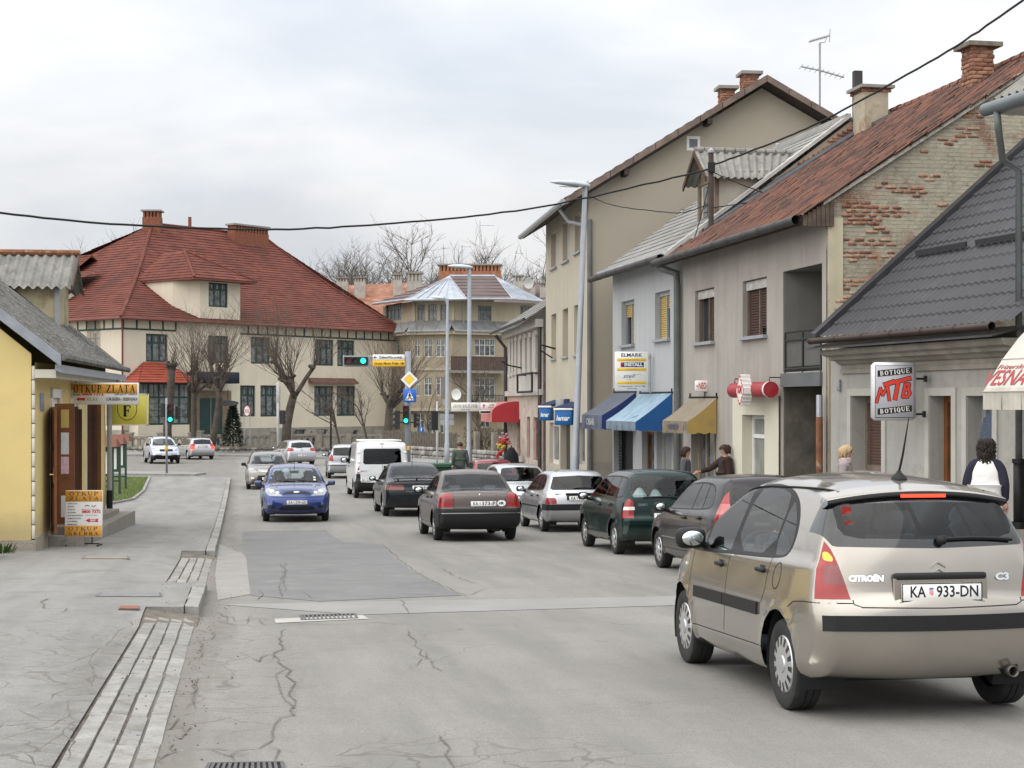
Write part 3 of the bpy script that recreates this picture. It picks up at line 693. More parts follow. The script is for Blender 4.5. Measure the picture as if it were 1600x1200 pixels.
c3['regions']=[('door#f',{'S':[(1.93,.37),(2.82,.35),(2.88,.60),(2.86,.93),(1.92,.96),(1.905,.60)]}),('door#r',{'S':[(1.06,.66),(1.30,.42),(1.40,.37),(1.925,.36),(1.90,.60),(1.915,.96),(.985,.97),(1.0,.75)]}),('tailgate',{'B':[(-.1,.71),(.50,.717),(.55,.76),(.595,.95),(.625,1.07),(-.1,1.06)]}),('window_trim',{'S':chaikin([(3.03,.92),(2.70,1.17),(2.38,1.345),(2.05,1.425),(1.65,1.452),(1.25,1.43),(.95,1.36),(.76,1.24),(.67,1.11),(.69,1.0),(.85,.96),(1.9,.935),(2.7,.915)],2)}),('side_window#f',{'S':chaikin([(2.62,.945),(2.62,1.16),(2.36,1.315),(2.05,1.395),(1.99,1.397),(1.955,.965),(2.0,.955)],1)}),('side_window#fq',{'S':[(2.92,.94),(2.66,1.125),(2.66,.945)]}),('side_window#r',{'S':chaikin([(1.87,.965),(1.89,1.40),(1.65,1.422),(1.32,1.408),(1.10,1.365),(1.04,.985)],1)}),('side_window#rq',{'S':chaikin([(1.0,.985),(1.045,1.345),(.93,1.30),(.79,1.20),(.715,1.10),(.73,1.01),(.82,.985)],1)}),('rear_window_border',{'B':[(-.1,1.06),(.60,1.075),(.625,1.08),(.67,1.17),(.70,1.23),(.70,1.26),(.62,1.365),(-.1,1.385)]}),('rear_window',{'B':[(-.1,1.115),(.46,1.125),(.545,1.145),(.575,1.19),(.565,1.31),(.53,1.335),(-.1,1.35)]}),('windshield',{'F':[(-.1,.985),(.62,.97),(.66,1.0),(.55,1.38),(.50,1.425),(-.1,1.455)]}),('tail_light',{'B':[(.555,.757),(.578,.85),(.635,1.06),(.68,1.17),(.725,1.24),(.95,1.1),(.95,.757)],'S':[(-.5,.757),(.15,.757),(.18,.90),(.24,1.10),(.29,1.25),(-.5,1.25)]}),('dark_band',{'B':[(.578,.85),(.609,.965),(.95,.965),(.95,.85)],'S':[(-.5,.85),(.125,.85),(.155,.965),(-.5,.965)]}),('lit_lamp',{'B':chaikin([(.628,.985),(.648,1.04),(.672,1.045),(.682,1.02),(.682,.99)],2)}),('headlight',{'F':[(.36,.66),(.44,.80),(.9,.93),(.9,.70),(.6,.64)],'S':[(3.25,.70),(3.2,.95),(4,.95),(4,.60)]}),]
c3['sided']|={'lit_lamp','dark_band'};c3['mats'].update(lit_lamp=AMBLIT,dark_band=REDDK)
c3['extra']=c3_extra
def place(S,label,rl,hd,group='cars in the street',cat='car',plate_=None):
 """rl: world (x,y) of the outer contact of the rear left wheel; hd: forward direction (dx,dy)"""
 d=V((hd[0],hd[1])).normalized();rt=V((d.y,-d.x));c=V(rl)+rt*(S['W']/2-.02)
 f=c+d*S['wb'];za,zb=g(c.y),g(f.y)
 return make_car(S,label,cat,(c.x,c.y,za+.004),math.atan2(d.y,d.x),math.atan2(zb-za,S['wb']),group)
KX,KK=-.42,-.17
def kerbx(Y):return KX+KK*Y
KD=V((KK,1)).normalized();KN=V((1,-KK)).normalized()
def ks(q,Y,up=0.):return V((kerbx(Y)+q,Y,g(Y)+up))
def road_mat(name='old_asphalt',pave=False):
 m=M(name,(.235,.228,.212),.9,var=.0,bump=0)
 t=m.node_tree;b=t.nodes['Principled BSDF'];L=t.links
 def n(ty,**k):
  q=t.nodes.new(ty)
  for a,c in k.items():setattr(q,a,c)
  return q
 geo=n('ShaderNodeNewGeometry');sx=n('ShaderNodeSeparateXYZ');L.new(geo.outputs['Position'],sx.inputs[0])
 def ma(op,a,bb=None,cl=False):
  q=n('ShaderNodeMath',operation=op,use_clamp=cl)
  for i,x in enumerate((a,bb)):
   if x is None:continue
   if isinstance(x,(int,float)):q.inputs[i].default_value=x
   else:L.new(x,q.inputs[i])
  return q.outputs[0]
 q=ma('ADD',ma('ADD',sx.outputs[0],ma('MULTIPLY',sx.outputs[1],-KK)),-KX)
 cb=n('ShaderNodeCombineXYZ');L.new(q,cb.inputs[0]);L.new(ma('MULTIPLY',sx.outputs[1],.12),cb.inputs[1])
 def noise(vec,sc,det=6,ro=.6):
  k=n('ShaderNodeTexNoise');k.inputs['Scale'].default_value=sc;k.inputs['Detail'].default_value=det;k.inputs['Roughness'].default_value=ro;L.new(vec,k.inputs['Vector']);return k.outputs[0]
 def rng(x,a,bb,c=0.,d=1.):
  k=n('ShaderNodeMapRange',clamp=True)
  for i,v_ in enumerate((a,bb,c,d)):k.inputs[i+1].default_value=v_
  L.new(x,k.inputs[0]);return k.outputs[0]
 def mix(f,a,c):
  k=n('ShaderNodeMix',data_type='RGBA')
  for i,x in((0,f),(6,a),(7,c)):
   if isinstance(x,(int,float)):k.inputs[i].default_value=x
   elif isinstance(x,tuple):k.inputs[i].default_value=(*x,1)
   else:L.new(x,k.inputs[i])
  return k.outputs[2]
 P=geo.outputs['Position']
 c=mix(rng(noise(P,.35),.35,.68),(.228,.217,.197),(.276,.264,.24))
 if pave:c=mix(rng(noise(P,.35),.35,.68),(.255,.25,.238),(.298,.292,.277));c=mix(rng(noise(P,1.3,7,.66),.53,.66,0,.75),c,(.165,.157,.142));c=mix(rng(noise(P,4,6,.7),.55,.68,0,.5),c,(.15,.143,.128))
 c=mix(rng(noise(cb.outputs[0],1.6,5),.40,.68,0,.85),c,(.172,.167,.157))
 c=mix(rng(noise(P,2.2,8),.52,.8,0,.45),c,(.285,.275,.255))
 c=mix(rng(noise(P,14,6,.75),.5,.72,0,.35),c,(.15,.147,.138));c=mix(rng(noise(P,.9,9,.72),.54,.66,0,.4),c,(.165,.16,.148));c=mix(rng(noise(P,75,3,.8),.42,.66,0,.75),c,(.125,.122,.115))
 c=mix(rng(noise(P,230,2,.7),.6,.72,0,.7),c,(.36,.355,.34))
 edge=ma('SUBTRACT',rng(noise(cb.outputs[0],3.,6),.3,.7,.15,1.15),rng(q,0,.62,0,1.15)if not pave else 1.2)
 c=mix(rng(edge,0,.4,0,.6),c,(.15,.137,.118))
 nz=n('ShaderNodeTexNoise');nz.inputs['Scale'].default_value=2.2;nz.inputs['Detail'].default_value=5;L.new(P,nz.inputs['Vector']);va=n('ShaderNodeVectorMath',operation='MULTIPLY_ADD');L.new(nz.outputs['Color'],va.inputs[0]);va.inputs[1].default_value=(.55,.55,0);L.new(P,va.inputs[2])
 vo=n('ShaderNodeTexVoronoi',feature='DISTANCE_TO_EDGE');vo.inputs['Scale'].default_value=2.6;L.new(va.outputs[0],vo.inputs['Vector'])
 band=ma('MULTIPLY',rng(q,-3.2,-.7),rng(q,-.3,-.5))if pave else ma('MAXIMUM',rng(q,1.25,.35),ma('MULTIPLY',rng(sx.outputs[1],9.6,8.8),rng(q,3.2,2.4)))
 mask=ma('MULTIPLY',ma('MULTIPLY',band,rng(sx.outputs[1],17.2,14.5)),rng(noise(P,.8,3),.40,.52))
 wide=ma('ADD',ma('MULTIPLY',noise(P,3.,4),.05),-.008)
 ln=ma('MULTIPLY',rng(ma('SUBTRACT',vo.outputs['Distance'],wide),.012,0.0),mask)
 c=mix(ma('MULTIPLY',ln,.65),c,(.105,.096,.080));c=mix(ma('MULTIPLY',mask,ma('MULTIPLY',rng(noise(P,5,6),.5,.7),.5)),c,(.15,.138,.118))
 if not pave:
  for q0 in(1.9,5.4):gsn=ma('MULTIPLY',rng(ma('ABSOLUTE',ma('SUBTRACT',q,q0)),.75,.1),rng(noise(cb.outputs[0],4.5,7),.45,.7));c=mix(ma('MULTIPLY',gsn,.38),c,(.12,.117,.108))
  vo2=n('ShaderNodeTexVoronoi',feature='DISTANCE_TO_EDGE');vo2.inputs['Scale'].default_value=.33;L.new(va.outputs[0],vo2.inputs['Vector']);c=mix(ma('MULTIPLY',rng(vo2.outputs['Distance'],.0035,.001),ma('MULTIPLY',rng(noise(P,.5,3),.45,.55),.6)),c,(.11,.103,.09))
 L.new(c,b.inputs['Base Color'])
 bp=n('ShaderNodeBump');bp.inputs['Distance'].default_value=.004;L.new(noise(P,60,4,.7),bp.inputs['Height']);L.new(bp.outputs[0],b.inputs['Normal'])
 return m
ROAD=road_mat();PAVL=road_mat('cracked_pavement',True)
PAVE=M('worn_concrete_pavement',(.25,.246,.236),.92,var=.13,vs=.9,bump=.004,bs=55,spots=[(1.1,.52,.7,(.20,.193,.18)),(2.6,.56,.70,(.155,.145,.125)),(16,.54,.66,(.17,.165,.155)),(48,.56,.64,(.13,.127,.12)),(60,.62,.75,(.22,.215,.2))])
KERB=M('kerb_concrete',(.25,.243,.225),.92,var=.18,vs=4,bump=.006,bs=40,spots=[(5,.52,.72,(.17,.155,.13)),(28,.56,.68,(.15,.14,.12))])
SILT=M('dirt_joint',(.135,.118,.095),1.,var=.3,vs=6,bump=.006,bs=40)
SOIL=M('ground_earth',(.17,.16,.13),1.,var=.2,vs=.4)
PATCH=M('asphalt_patch',(.160,.159,.157),.9,var=.10,vs=1.4,bump=.004,bs=60,spots=[(.8,.52,.7,(.135,.136,.138)),(3,.56,.7,(.20,.198,.19)),(90,.58,.75,(.10,.10,.10)),(200,.6,.72,(.27,.27,.27))])
PATCH2=M('pale_asphalt_patch',(.238,.234,.224),.9,var=.1,vs=1.2,bump=.004,bs=60,spots=[(90,.6,.75,(.17,.17,.165))])
ys=[-60+2*i for i in range(110)]
mb=MB();xs=[-3000,-400,-90,-50,-25,0,25,60,400,3000];yy=[-3000,-300,-60]+[y for y in range(-50,170,5)]+[250,600,4000]
for i in range(len(yy)-1):
 for j in range(len(xs)-1):
  mb.quad(*[(x,y,g(max(-60,min(y,4000)))-.12)for x,y in((xs[j],yy[i]),(xs[j+1],yy[i]),(xs[j+1],yy[i+1]),(xs[j],yy[i+1]))])
tag(mb.build('ground',SOIL,None,True),kind='structure')
mb=MB();n_=88
mb.grid(lambda u,v:(-75+u*105,-20+v*150,g(-20+v*150)),6,150)
road=tag(mb.build('road',ROAD,None,True),kind='structure')
YC=73.0
def pave_up(Y):
 d=lambda a,b,s=.7:max(0,min(1,(Y-a)/s,(b-Y)/s))if a-.001<Y<b+.001 else 0
 return .115-.085*max(d(-30,16.2),d(19.9,26.6,.5))
lp=MB()
Y=-12.
cols=[-40,-20,-9,-5,-2.6,-1.4,-.55]
rowY=[-12+.7*i for i in range(122)];rowY=sorted([y for y in rowY if y<YC and min(abs(y-k)for k in(16.45,20.05,26.65))>.2]+[16.45,20.05,26.65,YC])
for a,b in zip(rowY[:-1],rowY[1:]):
 for c0,c1 in zip(cols[:-1],cols[1:]):
  if c1==-.55 and(a>26.6 or 16.4<a<20):c1=-.16
  q=[(c0,a),(c1,a),(c1,b),(c0,b)]
  up=lambda c,y:(.115 if c<-1.3 else(.115+pave_up(y))/2 if c<-.6 else pave_up(y))if y<YC-.1 else .115
  lp.quad(*[ks(c,y,up(c,y))for c,y in q])
for a in(16.45,26.65):lp.quad(ks(-.56,a,-.02),ks(-.16,a,-.03),ks(-.16,a,pave_up(a+.6)),ks(-.56,a,.11))
for c0,c1 in zip(cols[:-1],cols[1:]):lp.quad(ks(c0,YC,.115),ks(c1,YC,.115),ks(c1,YC,-.05),ks(c0,YC,-.05))
pavement=tag(lp.build('pavement',PAVL,None,True),kind='structure')
mb=MB()
for a,b in zip(rowY[:-1],rowY[1:]):(16.4<a<20 or a>26.6)or mb.quad(ks(-.55,a,pave_up(a)-.018),ks(0.0,a,pave_up(a)*.35-.016),ks(0.0,b,pave_up(b)*.35-.016),ks(-.55,b,pave_up(b)-.018))
link_bed=mb.build('joint_silt',SILT,pavement,True)
def block(name,q0,q1,y0,y1,upl,upr,hgt,mat,parent,jit=.004,bev=.008):
 """stone laid between q0..q1 and y0..y1, top heights given on its left and right edge"""
 j=lambda:random.uniform(-jit,jit)
 P=[ks(q0+j(),y0+j(),upl+j()),ks(q1+j(),y0+j(),upr+j()),ks(q1+j(),y1+j(),upr+j()),ks(q0+j(),y1+j(),upl+j())]
 c=sum(P,V())/4;top=[p+(V((c.x,c.y,p.z))-p).normalized()*bev*1.4 for p in P];mid=[p-V((0,0,bev))for p in P];lo=[p-V((0,0,hgt))for p in P]
 m=MB();m.quad(*top);
 for k in range(4):k2=(k+1)%4;m.quad(mid[k],mid[k2],top[k2],top[k]);m.quad(lo[k],lo[k2],mid[k2],mid[k])
 return m.build(name,mat,parent)
KV=[M('kerb_concrete',(0,0,0)),M('kerb_concrete_pale',(.275,.268,.25),.92,var=.16,vs=5,bump=.006,bs=40,spots=[(6,.54,.74,(.19,.175,.15)),(28,.57,.68,(.16,.15,.13))]),M('kerb_concrete_grey',(.23,.227,.215),.92,var=.18,vs=4,bump=.006,bs=40,spots=[(5,.5,.72,(.16,.148,.125)),(28,.55,.67,(.14,.13,.115))])]
for(ya,yb)in((5.0,16.4),(20.1,26.6)):
 for k in range(4):
  y=ya+random.uniform(0,.2)
  while y<yb-.2:
   l=random.choice((.95,.98,1.0,.92));y2=min(yb,y+l)
   t=-.52+.128*k;ul,ur=pave_up(y)*(1-k*.22)+.004,pave_up(y)*(1-(k+1)*.22)+.004
   block('paver',t,t+.108,y,y2-.012,ul,ur,.07,random.choice(KV),pavement,.006)
   y=y2
for(ya,yb,l0)in((16.5,20.0,.85),(26.7,YC,1.0)):
 y=ya
 while y<yb-.2:
  y2=min(yb,y+l0*random.uniform(.95,1.05));up=pave_up((y+y2)/2)
  block('kerb_stone',-.15,.0,y,y2-.012,up+.008,up+.002,.2,random.choice(KV),pavement,.010 if ya<20 else .005,.014)
  y=y2
x=kerbx(YC)-.2
for k in range(26):
 m=MB();x1=x-.97;z=g(YC)+.125;m.box(x1,x-.02,YC,YC+.14,z-.25,z);m.build('kerb_stone',random.choice(KV),pavement);x-=1.0
RQ=9.0
mb=MB();ry=[2+1.5*i for i in range(49)]
for a,b in zip(ry[:-1],ry[1:]):mb.quad(ks(RQ+.15,a,.13),ks(RQ+22,a,.13),ks(RQ+22,b,.13),ks(RQ+.15,b,.13))
rp=tag(mb.build('pavement',PAVE,None,True),kind='structure')
y=4.
while y<73:
 block('kerb_stone',RQ,RQ+.14,y,y+.98,.13,.13,.2,random.choice(KV),rp,.004,.012);y+=1.
fp=MB()
FPA=[V((-60,118)),V((-37,112.8)),V((-19.5,111)),V((-11,104)),V((-6,96)),V((-1.5,88)),V((0.5,80)),V((4,76))]
FPB=[p+V((3,16))if p.x<-15 else p+V((14,14))for p in FPA]
for i in range(len(FPA)-1):
 a,b,c,d=FPA[i],FPA[i+1],FPB[i+1],FPB[i]
 fp.quad((a.x,a.y,g(a.y)+.13),(b.x,b.y,g(b.y)+.13),(c.x,c.y,g(b.y)+.15),(d.x,d.y,g(a.y)+.15));fp.quad((a.x,a.y,g(a.y)-.05),(b.x,b.y,g(b.y)-.05),(b.x,b.y,g(b.y)+.13),(a.x,a.y,g(a.y)+.13))
tag(fp.build('pavement',PAVE,None),kind='structure')
def sheet(name,pix,mat,up,parent=road,sub=12):
 P=[onground(*p)for p in pix];m=MB()
 y0,y1=min(p.y for p in P),max(p.y for p in P);n2=max(2,int((y1-y0)/.8));n=len(P)
 def span(y):
  xs_=[]
  for i in range(n):
   a,b=P[i],P[(i+1)%n]
   if(a.y<=y<b.y)or(b.y<=y<a.y):t=(y-a.y)/(b.y-a.y);xs_.append(a.x+(b.x-a.x)*t)
  return(min(xs_),max(xs_))if len(xs_)>1 else None
 prev=None
 for i in range(n2+1):
  y=y0+1e-4+(y1-y0-2e-4)*i/n2;s_=span(y)
  if s_ is None:continue
  cur=((s_[0],y,g(y)+up),(s_[1],y,g(y)+up))
  if prev:m.quad(prev[0],prev[1],cur[1],cur[0])
  prev=cur
 return m.build(name,mat,parent)
sheet('asphalt_patch',[(392,938),(386,900),(380,866),(378,840),(381,829),(420,831),(508,828),(540,851),(592,849),(612,868),(640,890),(668,905),(700,922),(733,935),(620,939),(500,940)],PATCH,.004)
sheet('asphalt_patch',[(340,958),(345,940),(500,941),(733,936.5),(1090,931),(1100,955),(800,958),(560,961)],PATCH2,.004)
sheet('asphalt_patch',[(342,850),(384,868),(392,936),(340,938),(336,900)],M('sandy_repair',(.248,.24,.222),.95,var=.1,vs=2,bump=.004,bs=60),.0045)
def grating(pix,name='drain_grating',bars=9):
 P=[onground(*p,up=.006)for p in pix];t=thing(name,None,None,sum(P,V())/4);o=t.location
 return t,[p-o for p in P]
GRT=M('grating_iron',(.12,.115,.115),.6,metal=.6,var=.2,vs=9);SLAB=M('pale_mortar',(.38,.37,.34),.95,var=.12,vs=3,bump=.003)
def drain(pix,label,n=12,collar=None):
 t,P=grating(pix);tag(t,label,'drain grating');fr_=MB();u=lambda a,b:P[0]+(P[1]-P[0])*a+(P[3]-P[0])*b+(P[0]-P[1]+P[2]-P[3])*a*b
 def bar(m,a0,a1,b0,b1,z0,z1):m.hexa([u(a0,b0)+V((0,0,z0)),u(a1,b0)+V((0,0,z0)),u(a1,b1)+V((0,0,z0)),u(a0,b1)+V((0,0,z0))],[u(a0,b0)+V((0,0,z1)),u(a1,b0)+V((0,0,z1)),u(a1,b1)+V((0,0,z1)),u(a0,b1)+V((0,0,z1))])
 for q in((0,1,0,.08),(0,1,.92,1),(0,.05,.08,.92),(.95,1,.08,.92)):bar(fr_,*q,-.01,.004)
 fr_.build('frame',GRT,t);m=MB();bar(m,.05,.95,.08,.92,-.012,-.006);m.build('pit',DKR,t)
 for k in range(n):m=MB();a=.06+.88*k/n;bar(m,a,a+.88/n*.55,.08,.92,-.008,.003);m.build('bar',GRT,t)
 return t
sheet('mortar_surround',[(431,974),(428,966),(470,963.5),(566,961.5),(592,962),(592,967),(500,970.5)],SLAB,.005)
drain([(470,968.8),(560,966),(556,958.5),(468,961)],'iron drain grating set in pale mortar between the road patches')
drain([(318,1204),(447,1204),(443,1190),(325,1192)],'iron drain grating at the near edge beside the flat kerb stones')
def cover(pix,label,mat,name='manhole_cover'):
 t,P=grating(pix,name);tag(t,label,'manhole cover');m=MB();m.hexa([p-V((0,0,.03))for p in P],[p for p in P]);m.build('frame',GRT,t)
 c=sum(P,V())/4;Q=[c+(p-c)*.9+V((0,0,.006))for p in P];m=MB();m.hexa([q-V((0,0,.005))for q in Q],Q);m.build('lid',mat,t)
 for k in(-.5,.5):m=MB();e=c+(P[1]-P[0])*.3*k+V((0,0,.007));m.ob(e,(.08,.02,.006));m.build('lifting_slot',DKR,t)
 return t
PVU=.118
def pvpix(pix):return pix
def cov2(pix,label,mat):
 P=[onground(*p,up=.119)for p in pix];t=thing('manhole_cover',label,'manhole cover',sum(P,V())/4);o=t.location;P=[p-o for p in P]
 m=MB();m.hexa([p-V((0,0,.02))for p in P],P);m.build('frame',GRT,t);Q=[p*.92+V((0,0,.005))for p in P];m=MB();m.hexa([q-V((0,0,.004))for q in Q],Q);m.build('lid',mat,t)
cov2([(148,932),(254,932.5),(252,926),(158,925.5)],'grey ribbed cover set in the pavement near the kerb',M('cover_grey',(.19,.19,.19),.7,metal=.3,var=.2,vs=12))
cov2([(127,873),(203,873),(200,869),(132,869)],'worn rectangular cover in the pavement in front of the sandwich board',M('cover_brown',(.24,.215,.18),.9,var=.2,vs=9))
cov2([(185,951.5),(218,951.5),(218,947),(188,947)],'small rusty red valve cover in a stained patch of pavement',M('rust_red',(.22,.085,.055),.85,var=.3,vs=14))
CRK=M('crack_dirt',(.13,.12,.102),1.,var=.35,vs=7)
def crack(mb,pix,wid,jit,up,surf,seed):
 rnd=random.Random(seed);P=[onground(*p,up=surf)for p in pix];Q=[]
 for a,b in zip(P[:-1],P[1:]):
  L_=(b-a).length;k=max(2,int(L_/.2))
  for j in range(k):
   p=a+(b-a)*(j/k);n2=V((-(b-a).y,(b-a).x,0)).normalized();p=p+n2*rnd.gauss(0,jit)+(b-a).normalized()*rnd.uniform(-.07,.07);Q.append(p)
 Q.append(P[-1]);prev=None
 for i,p in enumerate(Q):
  a,b=Q[max(0,i-1)],Q[min(len(Q)-1,i+1)];d=V((b.x-a.x,b.y-a.y,0));d=d.normalized()if d.length>1e-6 else V((0,1,0));n2=V((-d.y,d.x,0))
  w2=wid*rnd.uniform(.35,1.2)/2*(1 if 0<i<len(Q)-1 else .2);z=g(p.y)+surf+up;cur=(V((p.x,p.y,z))-n2*w2,V((p.x,p.y,z))+n2*w2)
  if prev:mb.quad(prev[0],prev[1],cur[1],cur[0])
  prev=cur
rc=MB();rnd=random.Random(3)
main=[[(445,983),(436,1010),(430,1030),(443,1042),(455,1062),(455,1085),(459,1105),(455,1118),(428,1124),(422,1150),(418,1168),(372,1175),(330,1172),(290,1172)],[(443,1042),(432,1060),(440,1085),(448,1103),(457,1108)],[(430,1030),(420,1022),(402,1035),(392,1028)],[(418,1168),(436,1176),(430,1190)],[(330,1172),(345,1185),(390,1180)],[(290,1172),(262,1182),(255,1196)],[(372,1175),(366,1190)],[(636,985),(650,1006),(660,1022),(672,1030),(678,1044),(692,1050)],[(645,1028),(655,1032),(650,1042)],[(668,1018),(662,1032)],[(690,1150),(705,1180),(712,1205)],[(438,880),(446,895),(436,915),(440,938)],[(446,880),(442,900),(446,925)],[(400,920),(412,930),(402,938)],[(470,925),(490,936)],[(430,974),(520,977),(600,973),(625,978)],[(733,935),(690,914),(660,900),(636,884),(620,871),(596,850)],[(690,888),(720,905),(745,912)],[(700,925),(735,930),(760,920)],[(345,958),(372,972),(405,966),(428,972)],[(332,968),(360,976),(395,979),(425,976)],[(350,962),(356,972)],[(390,963),(385,976)],[(405,966),(415,978)],[(315,985),(332,990),(328,1002),(312,1000)],[(306,1000),(318,1015),(310,1030)],[(300,1085),(312,1060),(300,1090),(306,1110)],[(285,1120),(275,1140),(298,1135),(290,1155),(270,1150)],[(270,1162),(262,1172),(280,1180)],[(345,830),(378,832),(420,829)],[(332,803),(358,808),(372,803)],[(640,960),(634,948),(626,938)]]
for i,p in enumerate(main):crack(rc,p,.012,.017,.009,0,i)
tag(rc.build('road_cracks',CRK,road),kind='stuff')
pc=MB()
pm=[[(225,965),(205,978),(180,990),(178,1002),(200,990),(215,990)],[(150,1018),(130,1030),(70,1046),(95,1040)],[(178,1000),(145,1022),(140,1040),(148,1058),(150,1075),(190,1067)],[(140,1040),(110,1050),(98,1055),(125,1062),(150,1060)],[(200,1035),(160,1042),(135,1038)],[(145,1070),(100,1080),(80,1095),(95,1100),(125,1095),(150,1098)],[(80,1095),(50,1108),(45,1118),(65,1128),(100,1130)],[(100,1100),(108,1118),(85,1135),(30,1150),(0,1160)],[(120,1130),(90,1150),(60,1175),(0,1182)],[(60,1128),(10,1135),(0,1140)],[(100,1150),(115,1170),(105,1190)],[(45,1175),(55,1200)],[(75,935),(62,950),(70,952),(100,952),(95,958)],[(0,934),(40,932),(80,931)],[(95,930),(130,930),(170,931)],[(50,1030),(100,1032)],[(10,905),(45,904),(90,905)],[(190,902),(240,904),(270,903)]]
for i,p in enumerate(pm):crack(pc,p,.017,.022,.008,.115,50+i)
tag(pc.build('pavement_cracks',CRK,pavement),kind='stuff')
LAWN=M('lawn_earth',(.07,.085,.03),1.,var=.3,vs=5)
lp_=[onground(*p,up=.13)for p in((120,787),(166,789),(206,781),(221,770),(226,757),(233,746),(150,745),(60,745))]
mb=MB();cl=sum(lp_,V())/len(lp_)
for a,b in zip(lp_,lp_[1:]+lp_[:1]):mb.quad(a,b,cl)
lawn=tag(mb.build('lawn',LAWN,None),kind='structure')
GRS=[M('grass_blade',(.13,.19,.04),.8,var=.3,vs=3),M('grass_blade_dry',(.19,.19,.06),.8,var=.3,vs=3)]
mb=MB();rnd=random.Random(5);poly2=[(p.x,p.y)for p in lp_]
cand=np.array([(rnd.uniform(-17.8,-11.8),rnd.uniform(48,73))for _ in range(26000)]);cand=cand[inpoly(cand,poly2)]
for(x,y)in cand:
 z=g(y)+.13;h=rnd.uniform(.035,.10);a=rnd.uniform(0,6.28);dx,dy=math.cos(a)*.010,math.sin(a)*.010;lx,ly=rnd.gauss(0,.025),rnd.gauss(0,.025)
 mb.cur=1 if rnd.random()<.16 else 0;mb.quad((x-dx,y-dy,z),(x+dx,y+dy,z),(x+lx,y+ly,z+h))
tag(mb.build('grass',GRS,None),'short green grass on the verge behind the yellow house','grass',kind='stuff')
for i in range(6):
 a,b=onground(166+i*1.5,789-i*2.2,up=.12),None
y=0
for(p,q)in(((168,789),(208,781)),((208,781),(224,768)),((224,768),(234,746))):
 a,b=onground(*p,up=.12),onground(*q,up=.12);k=max(2,int((b-a).length/.9))
 for i in range(k):
  s_,e_=a+(b-a)*(i/k),a+(b-a)*((i+.96)/k);d=(e_-s_).normalized();n2=V((-d.y,d.x,0))*.05
  m=MB();m.hexa([s_-n2-V((0,0,.1)),e_-n2-V((0,0,.1)),e_+n2-V((0,0,.1)),s_+n2-V((0,0,.1))],[s_-n2+V((0,0,.06)),e_-n2+V((0,0,.06)),e_+n2+V((0,0,.06)),s_+n2+V((0,0,.06))]);m.build('edging_stone',random.choice(KV),lawn)
mb=MB();rnd=random.Random(17)
for k in range(420):
 Y=rnd.uniform(8.2,34);q=rnd.expovariate(8.)if k%4 else-rnd.uniform(0,.6);z=0 if q>0 else .118 if q<-.6 else pave_up(Y)+.02;p=ks(q,Y,z+.002);r_=rnd.uniform(.003,.009)*(1 if k%7 else 1.5);a=rnd.uniform(0,6.28);mb.cur=k%3
 if k%7:mb.lathe([(r_*.6,0),(r_,r_*.4),(r_*.5,r_*.9),(0,r_)],5,'z',tuple(p))
 else:d=V((math.cos(a),math.sin(a),.2));n2=V((-d.y,d.x,.15))*r_*1.2;mb.quad(p-d*r_*2,p-n2,p+d*r_*2,p+n2)
tag(mb.build('grit',[M('grit_grey',(.2,.195,.18),.95),M('grit_brown',(.15,.135,.11),.95),M('dead_leaf',(.13,.085,.045),.9)],road),kind='stuff')
class House:
 def __init__(s,F,name,label,cat,z0,group=None):
  s.F=F;s.z0=z0;s.root=thing(name,label,cat,(F.o[0],F.o[1],z0),F.ang,group)
 def add(s,mb,name,mat,parent=None,smooth=False):
  p=parent or s.root;o=mb.build(name,mat,p,smooth)
  if p is s.root:o.location=(0,0,-s.z0)
  return o
 def put(s,name,me,loc,rot=(0,0,0),parent=None,sc=None):return link(name,me,parent or s.root,V(loc)-V((0,0,s.z0))if(parent or s.root)is s.root else loc,rot,sc)
def wall_open(mb,u0,u1,z0,z1,holes,w=0.,depth=.22):
 us=sorted({u0,u1,*[h[0]for h in holes],*[h[1]for h in holes]});zs=sorted({z0,z1,*[h[2]for h in holes],*[h[3]for h in holes]})
 us=[u for u in us if u0-1e-6<=u<=u1+1e-6];zs=[z for z in zs if z0-1e-6<=z<=z1+1e-6]
 for a,b in zip(us[:-1],us[1:]):
  for c,d in zip(zs[:-1],zs[1:]):
   m=((a+b)/2,(c+d)/2)
   if any(h[0]<m[0]<h[1]and h[2]<m[1]<h[3]for h in holes):continue
   mb.quad((a,w,c),(b,w,c),(b,w,d),(a,w,d))
 for(a,b,c,d)in[h[:4]for h in holes]:
  e=w+depth;mb.quad((a,w,c),(a,w,d),(a,e,d),(a,e,c));mb.quad((b,w,c),(b,e,c),(b,e,d),(b,w,d));mb.quad((a,w,d),(b,w,d),(b,e,d),(a,e,d));mb.quad((a,w,c),(a,e,c),(b,e,c),(b,w,c))
